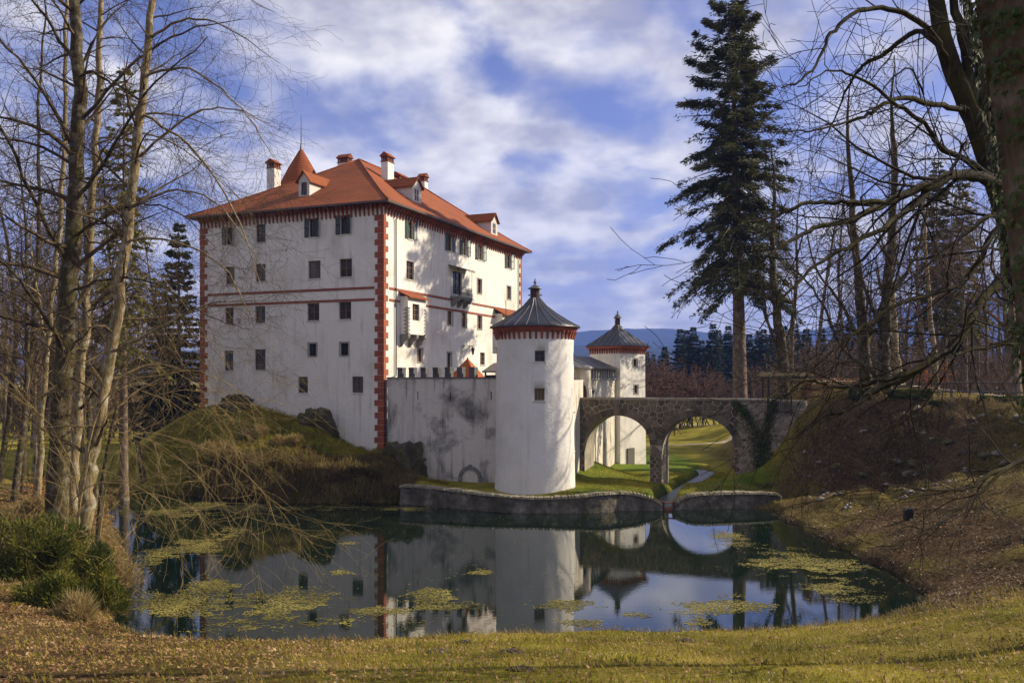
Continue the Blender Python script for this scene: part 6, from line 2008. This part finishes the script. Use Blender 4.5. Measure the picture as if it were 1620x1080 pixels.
bush('yew_bush', gl_(85,0,32.6), (1.4,1.0,1.2), 6000, 'yew', 'low green bush in front of the feathery pond bush', 73, (0.32,0.02), up=1.0)
bush('yew_bush', gl_(90,0,38.5), (1.9,1.3,1.9), 9000, 'yew', 'yellow-green low bush at the foot of the left trunks', 74, (0.3,0.022), up=0.8)
bush('dry_bush', gl_(178,0,38.5), (1.2,1.0,1.7), 6000, 'dry_grass', 'golden dry bush overhanging the left water edge', 75, (0.3,0.012))
bush('dry_bush', gl_(120,0,31.0), (0.6,0.5,0.75), 1600, 'dry_grass', 'tuft of straw-coloured grass between the left green bushes', 76, (0.5,0.01), up=1.5)
bush('dry_bush', gl_(60,0,47), (1.8,1.3,1.1), 3500, 'dry_grass', 'golden undergrowth below the left clump of trunks', 77, (0.3,0.02))
bush('dry_bush', gl_(20,0,42), (2.0,1.3,1.0), 3500, 'dry_grass', 'golden undergrowth at the left picture edge', 78, (0.3,0.02))
for i, (u, v, Y, s, lab) in enumerate([(400,0,71.5,1.3,'golden dry brush high on the castle hill, left clump'),(455,0,70.5,1.1,'golden dry brush on the castle hill below the rock'),(360,0,69.5,1.5,'dry brush at the left shoulder of the castle hill'),(425,0,67.4,1.3,'brown brush low on the castle hill by the water, left'),(490,0,67.0,1.2,'brown brush low on the castle hill by the water, middle'),(545,0,66.6,1.1,'brown brush low on the castle hill by the water, right'),(600,0,66.8,1.0,'brown brush beside the start of the pond wall')]):
    x, y, z = gl_(u, v, Y); bush('dry_bush', (x, y, z-0.15), (1.3*s, 0.9*s, 0.95*s), 2200, 'dry_grass' if i < 3 else 'bank_grass', lab, 180+i, (0.34,0.02), clump=9, up=0.1)
for i, (u, v, Y, s) in enumerate([(95,0,56,1.0),(50,0,60,1.2),(130,0,62,1.0)]):
    bush('beech_shrub', gl_(u, v, Y), (1.2*s,0.9*s,1.2*s), 350, 'beech_leaf', ['low shrub with orange leaves, middle of three behind left trunks','low shrub with orange leaves, left of three behind left trunks','low shrub with orange leaves, right of three behind left trunks'][i], 80+i, (0.12,0.05), group='orange shrubs behind the left trunks')
bush('beech_shrub', gl_(1478,0,82), (1.5,1.0,2.6), 420, 'beech_leaf', 'young beech with orange withered leaves behind the terrace fence', 85, (0.14,0.06))
# clipped hedges on the terrace
def hedge(u0, u1, Y, h, d, mat_, label, seed, n):
    x0_, x1_ = (u0-UC)/F*Y, (u1-UC)/F*Y; xm = (x0_+x1_)/2
    return bush('hedge', (xm, Y, gz(xm, Y)-0.1), ((x1_-x0_)/2, d/2, h), n, mat_, label, seed, (0.09,0.035), 'hedge', True)
hedge(1274, 1362, 72, 1.5, 1.6, 'hedge_brown', 'clipped brown beech hedge beside the pergola', 91, 9000)
hedge(1346, 1372, 67.5, 0.75, 0.8, 'hedge_green', 'low green hedge bush left of the terrace trees', 92, 2500)
hedge(1408, 1470, 66.5, 0.6, 0.8, 'hedge_green', 'low green hedge along the terrace fence, left length', 93, 5000)
hedge(1474, 1545, 65.5, 0.62, 0.8, 'hedge_green', 'low green hedge along the terrace fence, middle length', 94, 5500)
hedge(1550, 1640, 64.0, 0.6, 0.8, 'hedge_green', 'low green hedge along the terrace fence, right length', 95, 6500)

# ------------------------------------------------------------------ terrace fence
def fence_pt(u):
    t = (u-1360)/(1620-1360); Y = 78-10*t; x = (u-UC)/F*Y; return Vector((x, Y, gz(x, Y)+0.22))
fo = thing('terrace_fence', fence_pt(1360), 'dark post-and-rail wooden fence along the terrace top', 'fence')
us = [1361,1384,1416,1459,1505,1555,1607,1660]
org = fence_pt(1360)
for i, u in enumerate(us):
    p = fence_pt(u)-org
    MB().box(-0.08,0.08,-0.08,0.08,-0.7,1.5).build('post', 'wood_grey', fo, p)
    if i:
        q = fence_pt(us[i-1])-org
        for z in (0.65, 1.38):
            MB().tube([tuple(q+Vector((0,-0.09,z))), tuple(p+Vector((0,-0.09,z)))], 0.065, 4).build('rail', 'wood_grey', fo)
# gravel drive behind it
strip('gravel_drive', [(26,82),(34,84),(42,84),(52,80),(64,74)], 3.2, 'path', 0.05)

# ------------------------------------------------------------------ pergola at the bridge head
pp = Vector(px(1243, 0, 78)); pz = gz(pp.x, pp.y)
pg = thing('pergola', (pp.x, pp.y, pz), 'dark iron pergola roofed with dry climbing vines at the bridge end', 'pergola', TH*0.6)
ptop = px(0,598,78).z-pz
for x in (-1.95,-1.45,1.45,1.95):
    for y in (-0.9, 0.9): MB().box(x-.05,x+.05,y-.05,y+.05,-0.3,ptop).build('post', 'iron', pg)
for y in (-0.9, 0.9): MB().box(-2.2,2.2,y-.06,y+.06,ptop+.002,ptop+.12).build('beam', 'iron', pg)
for i in range(9):
    x = -2.1+4.2*i/8; MB().box(x-.04,x+.04,-1.15,1.15,ptop+.122,ptop+.2).build('rafter', 'iron', pg)
MB().box(-1.9,-1.5,-0.93,-0.89,ptop-0.75,ptop-0.70).box(1.5,1.9,-0.93,-0.89,ptop-0.75,ptop-0.70).build('brace', 'iron', pg)
rg = np.random.default_rng(9); n = 3200
Pv = np.stack([rg.uniform(-2.25,2.25,n), rg.uniform(-1.2,1.2,n), ptop+0.2+np.abs(rg.normal(0,0.12,n))], -1)
Pv[:500,2] = ptop-rg.uniform(0,1,500)**2*1.5; Pv[:500,1] = rg.choice([-0.95,0.95],500)
D = rg.normal(0,1,(n,3)); D[:,2] *= 0.6; D /= np.linalg.norm(D,axis=1,keepdims=True); A = np.cross(D, rg.normal(0,1,(n,3))); A /= np.linalg.norm(A,axis=1,keepdims=True)
V = np.stack([Pv, Pv+D*0.12+A*0.014, Pv+D*0.26, Pv+D*0.12-A*0.014],1).reshape(-1,3)
tag(link('dry_vines', fastmesh('dry_vines', V, np.arange(n*4).reshape(n,4), 'thatch', False, True), pg), kind='stuff')
# iron gate at the end of the bridge
gp = BL+EX*16.6+EY*(-0.2)
go = thing('iron_gate', (gp.x, gp.y, 6.9), 'small black iron gate at the right end of the bridge parapet', 'gate', TH)
for x in (-0.9, 0.9): MB().box(x-.05,x+.05,-.05,.05,-.8,.85).build('post', 'iron', go)
for x in np.linspace(-0.8, 0.8, 12): MB().box(x-.015,x+.015,-.015,.015,-.6,.7).build('bar', 'iron', go)
MB().box(-.85,.85,-.02,.02,.55,.6).box(-.85,.85,-.02,.02,-.5,-.45).build('rail', 'iron', go)

# ------------------------------------------------------------------ ivy in a V on the bridge abutment
def bridge_ivy(path, label, seed, n=1500):
    rg = np.random.default_rng(seed)
    P = np.array([tuple(p) for p in catmull([(a, 0, b) for a, b, w in path], 10)]); Wd = np.interp(np.linspace(0,1,len(P)), np.linspace(0,1,len(path)), [w for a, b, w in path])
    k = rg.uniform(0, len(P)-1.01, n); i = k.astype(int); f = (k-i)[:,None]
    pos = P[i]*(1-f)+P[i+1]*f
    pos[:,0] += rg.normal(0, 0.45, n)*Wd[i]; pos[:,2] += rg.normal(0, 0.3, n)*Wd[i]; pos[:,1] = -rg.uniform(0.06, 0.30, n)
    D = rg.normal(0,1,(n,3)); D[:,2] -= 0.6; D[:,1] -= 0.2; D /= np.linalg.norm(D,axis=1,keepdims=True)
    A = np.cross(D, np.array([0,-1.0,0])+rg.normal(0,0.5,(n,3))); A /= np.linalg.norm(A,axis=1,keepdims=True)
    L = rg.uniform(0.08,0.17,(n,1))
    V = np.stack([pos, pos+D*L*.5+A*L*.4, pos+D*L, pos+D*L*.5-A*L*.4],1).reshape(-1,3)
    o = thing('ivy_vine', BL+EX*path[0][0], label, 'ivy', TH)
    V[:,0] -= path[0][0]
    link('foliage', fastmesh('foliage', V, np.arange(n*4).reshape(n,4), 'ivy', False, True), o)
    b = Branches(seed); b.add([(p[0]-path[0][0], -0.09, p[2]) for p in P], [0.05]*len(P), 0)
    link('stem', b.mesh(0, 'stem', 'bark_dark', (0,0,0)), o)
def bt(u, v):
    rx = (u-UC)/F; t = (rx*BL.y-BL.x)/(EX.x-rx*EX.y); return t, EYE+(VC-v)/F*(BL.y+t*EX.y)
bridge_ivy([(*bt(1204,742),1.0),(*bt(1203,715),1.0),(*bt(1198,690),0.85),(*bt(1185,662),0.65),(*bt(1172,645),0.4),(*bt(1163,636),0.2)], 'left arm of the dark ivy V climbing the bridge abutment', 31, 1800)
bridge_ivy([(*bt(1207,740),0.9),(*bt(1209,712),0.8),(*bt(1213,685),0.6),(*bt(1219,655),0.55),(*bt(1226,632),0.4)], 'right arm of the dark ivy V climbing the bridge abutment', 32, 1300)

# ------------------------------------------------------------------ uncountable cover: leaves, grass, flowers, algae
def blades(name, X, Y, L, Wd, mat_, lean=0.5, flat=False, seed=0, dz=0.0, bend=0.0):
    rg = np.random.default_rng(seed); n = len(X)
    Z = terrain(X, Y)+dz
    P = np.stack([X, Y, Z], -1)
    a = rg.uniform(0, 2*np.pi, n)
    if flat:
        tl = rg.normal(0, 0.45, n)
        D = np.stack([np.cos(a), np.sin(a), tl], -1); D /= np.linalg.norm(D,axis=1,keepdims=True)
        A = np.stack([-np.sin(a), np.cos(a), rg.normal(0,0.5,n)], -1); A /= np.linalg.norm(A,axis=1,keepdims=True)
        P[:,2] += 0.01
    else:
        D = np.stack([np.cos(a)*lean, np.sin(a)*lean, np.ones(n)], -1)*rg.uniform(0.6,1.2,(n,1)); D /= np.linalg.norm(D,axis=1,keepdims=True)
        A = np.stack([-np.sin(a), np.cos(a), np.zeros(n)], -1)
    L = L[:,None]; Wd = Wd[:,None]
    tip = P+D*L; tip[:,2] -= bend*L[:,0]
    V = np.stack([P-A*Wd*(0.1 if flat else 1.0), P+D*L*.5+A*Wd, tip, P+D*L*.5-A*Wd],1).reshape(-1,3)
    return tag(link(name, fastmesh(name, V, np.arange(n*4).reshape(n,4), mat_, False, True)), kind='stuff')
rg = np.random.default_rng(2)
def region(n, x0_, x1_, y0_, y1_, fn=None, pw=1.0):
    X = rg.uniform(x0_, x1_, n); Y = y0_+(y1_-y0_)*rg.random(n)**pw
    sd = sdist(X, Y, POND); k = sd > 0.12
    if fn is not None: k &= rg.random(n) < fn(X, Y)
    # only what can come into view
    k &= np.abs(X) < 0.66*Y+3
    return X[k], Y[k]
# near slope grass, thinner to the left where leaves lie
X, Y = region(90000, -20, 24, 9, 34, lambda x, y: (0.45+0.55*sstep(-10, 2, x+(vnoise(x,y,2.5,5)-.5)*6))*(0.3+0.7*sstep(.35,.6,vnoise(x,y,0.45,71))))
n = len(X); o = blades('lawn_grass', X, Y, rg.uniform(0.06,0.22,n)*(0.6+0.8*vnoise(X,Y,0.9,72)), rg.uniform(0.006,0.014,n), 'lawn', 0.8, seed=3)
tag(o, 'short yellow-green grass on the near slope', 'grass')
X, Y = region(120000, -22, 24, 9, 34, lambda x, y: (0.32+0.68*(1-sstep(-11, 2, x+(vnoise(x,y,2.5,5)-.5)*6))+0.25*sstep(6,12,x))*(0.35+0.65*sstep(.35,.6,vnoise(x,y,0.8,73))))
n = len(X); o = blades('fallen_leaves', X, Y, rg.uniform(0.05,0.14,n), rg.uniform(0.018,0.045,n), 'litter', flat=True, seed=4)
tag(o, 'brown fallen leaves scattered over the near slope', 'leaves')
X, Y = region(60000, 12, 36, 30, 69, lambda x, y: sstep(-1, 2, x-14.0-(vnoise(x,y,2,3)-.5)*4)*(0.45+0.55*sstep(.3,.6,vnoise(x,y,2.2,8))))
n = len(X); o = blades('bank_leaves', X, Y, rg.uniform(0.07,0.17,n), rg.uniform(0.025,0.055,n), 'litter_shaded', flat=True, seed=5)
tag(o, 'pale dead leaves strewn over the steep right bank', 'leaves')
X, Y = region(45000, 12, 34, 30, 68, lambda x, y: sstep(.35,.7,vnoise(x,y,2.0,14)))
n = len(X); o = blades('bank_grass', X, Y, rg.uniform(0.12,0.38,n), rg.uniform(0.008,0.016,n), 'bank_grass', 1.1, seed=6, bend=0.25)
tag(o, 'thin dull grass on the right bank', 'grass')
X, Y = region(40000, 19, 36, 53, 70, lambda x, y: sstep(.4,.65,vnoise(x,y,1.4,24)))
n = len(X); o = blades('bank_brush', X, Y, rg.uniform(0.25,0.8,n), rg.uniform(0.008,0.016,n), 'bank_grass', 1.6, seed=16, bend=0.7)
tag(o, 'brown brush hanging on the steep right bank', 'brush')
X, Y = region(60000, -34, -14, 28, 66, lambda x, y: 1-sstep(-16,-13,x)*0.0)
n = len(X); o = blades('left_bank_leaves', X, Y, rg.uniform(0.07,0.16,n), rg.uniform(0.025,0.055,n), 'litter', flat=True, seed=7)
tag(o, 'brown leaf litter under the left trees', 'leaves')
X, Y = region(9000, -30, -15, 33, 50)
n = len(X); o = blades('left_bank_grass', X, Y, rg.uniform(0.2,0.6,n), rg.uniform(0.008,0.016,n), 'dry_grass', 0.8, seed=8, bend=0.2)
tag(o, 'golden grass tufts on the left bank', 'grass')
# castle hill: short sunny turf above, long hanging grass below
X, Y = region(60000, -33, -5, 64.6, 79, lambda x, y: sstep(66.5, 68.5, y+(vnoise(x,y,1.6,4)-.5)*2))
n = len(X); o = blades('hill_turf', X, Y, rg.uniform(0.15,0.6,n)*(0.4+1.2*vnoise(X,Y,0.8,74)), rg.uniform(0.012,0.026,n), 'lawn', 0.9, seed=9, bend=0.3)
tag(o, 'sunlit yellow-green turf on the castle hill', 'grass')
X, Y = region(70000, -33, -7.5, 64.3, 70.5, lambda x, y: 1-sstep(66.5, 70.5, y+(vnoise(x,y,1.8,4)-.5)*3))
n = len(X); o = blades('hanging_grass', X, Y, rg.uniform(0.5,1.3,n), rg.uniform(0.014,0.026,n), 'bank_grass', 1.3, seed=10, bend=0.75)
tag(o, 'long brown grass hanging down the hill to the water', 'grass')
# far lawn behind the pond wall
X, Y = region(50000, 3.5, 22, 61.5, 86)
n = len(X); o = blades('far_lawn', X, Y, rg.uniform(0.06,0.16,n), rg.uniform(0.010,0.02,n), 'hedge_green' if False else 'lawn', 0.7, seed=11)
tag(o, 'green lawn between the pond wall and the bridge', 'grass')
# snowdrops
X, Y = region(4500, -6, 22, 12, 32, lambda x, y: sstep(.5,.72,vnoise(x,y,1.5,21)))
n = len(X); o = blades('snowdrops', X, Y, rg.uniform(0.03,0.06,n), rg.uniform(0.009,0.016,n), 'petal', 0.6, seed=12, dz=0.05)
tag(o, 'small white spring flowers dotted through the near grass', 'flowers')
# shore rim grass in front
X, Y = region(26000, -17, 18, 29.5, 36, lambda x, y: 1-sstep(0.3, 1.1, sdist(x, y, POND)))
n = len(X); o = blades('shore_grass', X, Y, rg.uniform(0.08,0.30,n), rg.uniform(0.006,0.012,n), 'dry_grass', 0.6, seed=13)
tag(o, 'grass fringe along the near water edge', 'grass')
# algae mats on the water, clustered
n = 900000
X = rg.uniform(-30, 20, n); Y = rg.uniform(30, 66, n)
sd = sdist(X, Y, POND)
def blob(x, y, cx0, cy0, rx, ry): return np.exp(-(((x-cx0)/rx)**2+((y-cy0)/ry)**2)**1.5)
mask = np.zeros(n)
for u, v, ru, rv in [(400,960,90,26),(330,925,50,15),(470,955,60,14),(440,985,150,14),(690,940,45,16),(600,965,60,8),(900,957,48,12),(330,805,110,12),(520,803,110,5),(640,803,60,4),(1150,960,70,14),(1100,985,40,10),(1250,905,60,14),(1200,890,45,8),(1270,895,90,22),(940,985,50,8),(290,870,50,22),(350,850,30,14),(1150,850,40,12),(1000,975,30,8),(760,905,20,4),(700,960,60,5),(540,905,30,6),(1200,960,60,12),(1320,930,50,14),(550,858,30,5),(260,960,60,24)]:
    cx0, cy0 = wpx(u, v); ry = rv*cy0*cy0/(EYE*F)*1.0; mask = np.maximum(mask, blob(X, Y, cx0, cy0, ru*cy0/F, ry))
nz = 0.45*vnoise(X*0.6, Y*0.8, 1.1, 31)+0.33*vnoise(X*0.7, Y, 0.42, 32)+0.22*vnoise(X, Y, 0.15, 33)
k = (sd < -0.05) & (nz+0.30*mask > 0.735-0.12*rg.random(n)**3) & (mask > 0.02) & (rg.random(n) < 0.2+0.7*mask)
k |= (sd < -0.05) & (nz > 0.60) & (rg.random(n) < 0.012)
X, Y = X[k], Y[k]; n = len(X)
a = rg.uniform(0, 6.28, n); s = rg.uniform(0.015, 0.06, n)
P0 = np.stack([X, Y, np.full(n, 0.006)+rg.uniform(0,0.006,n)], -1)
dx = np.stack([np.cos(a)*s, np.sin(a)*s, rg.normal(0,0.0015,n)], -1); dy = np.stack([-np.sin(a)*s*.8, np.cos(a)*s*.8, rg.normal(0,0.0015,n)], -1)
V = np.stack([P0-dx, P0-dy*.9, P0+dx, P0+dy],1).reshape(-1,3)
o = link('pond_algae', fastmesh('pond_algae', V, np.arange(n*4).reshape(n,4), 'algae', False, True))
tag(o, 'yellow-green algae mats floating on the pond', 'algae', kind='stuff')
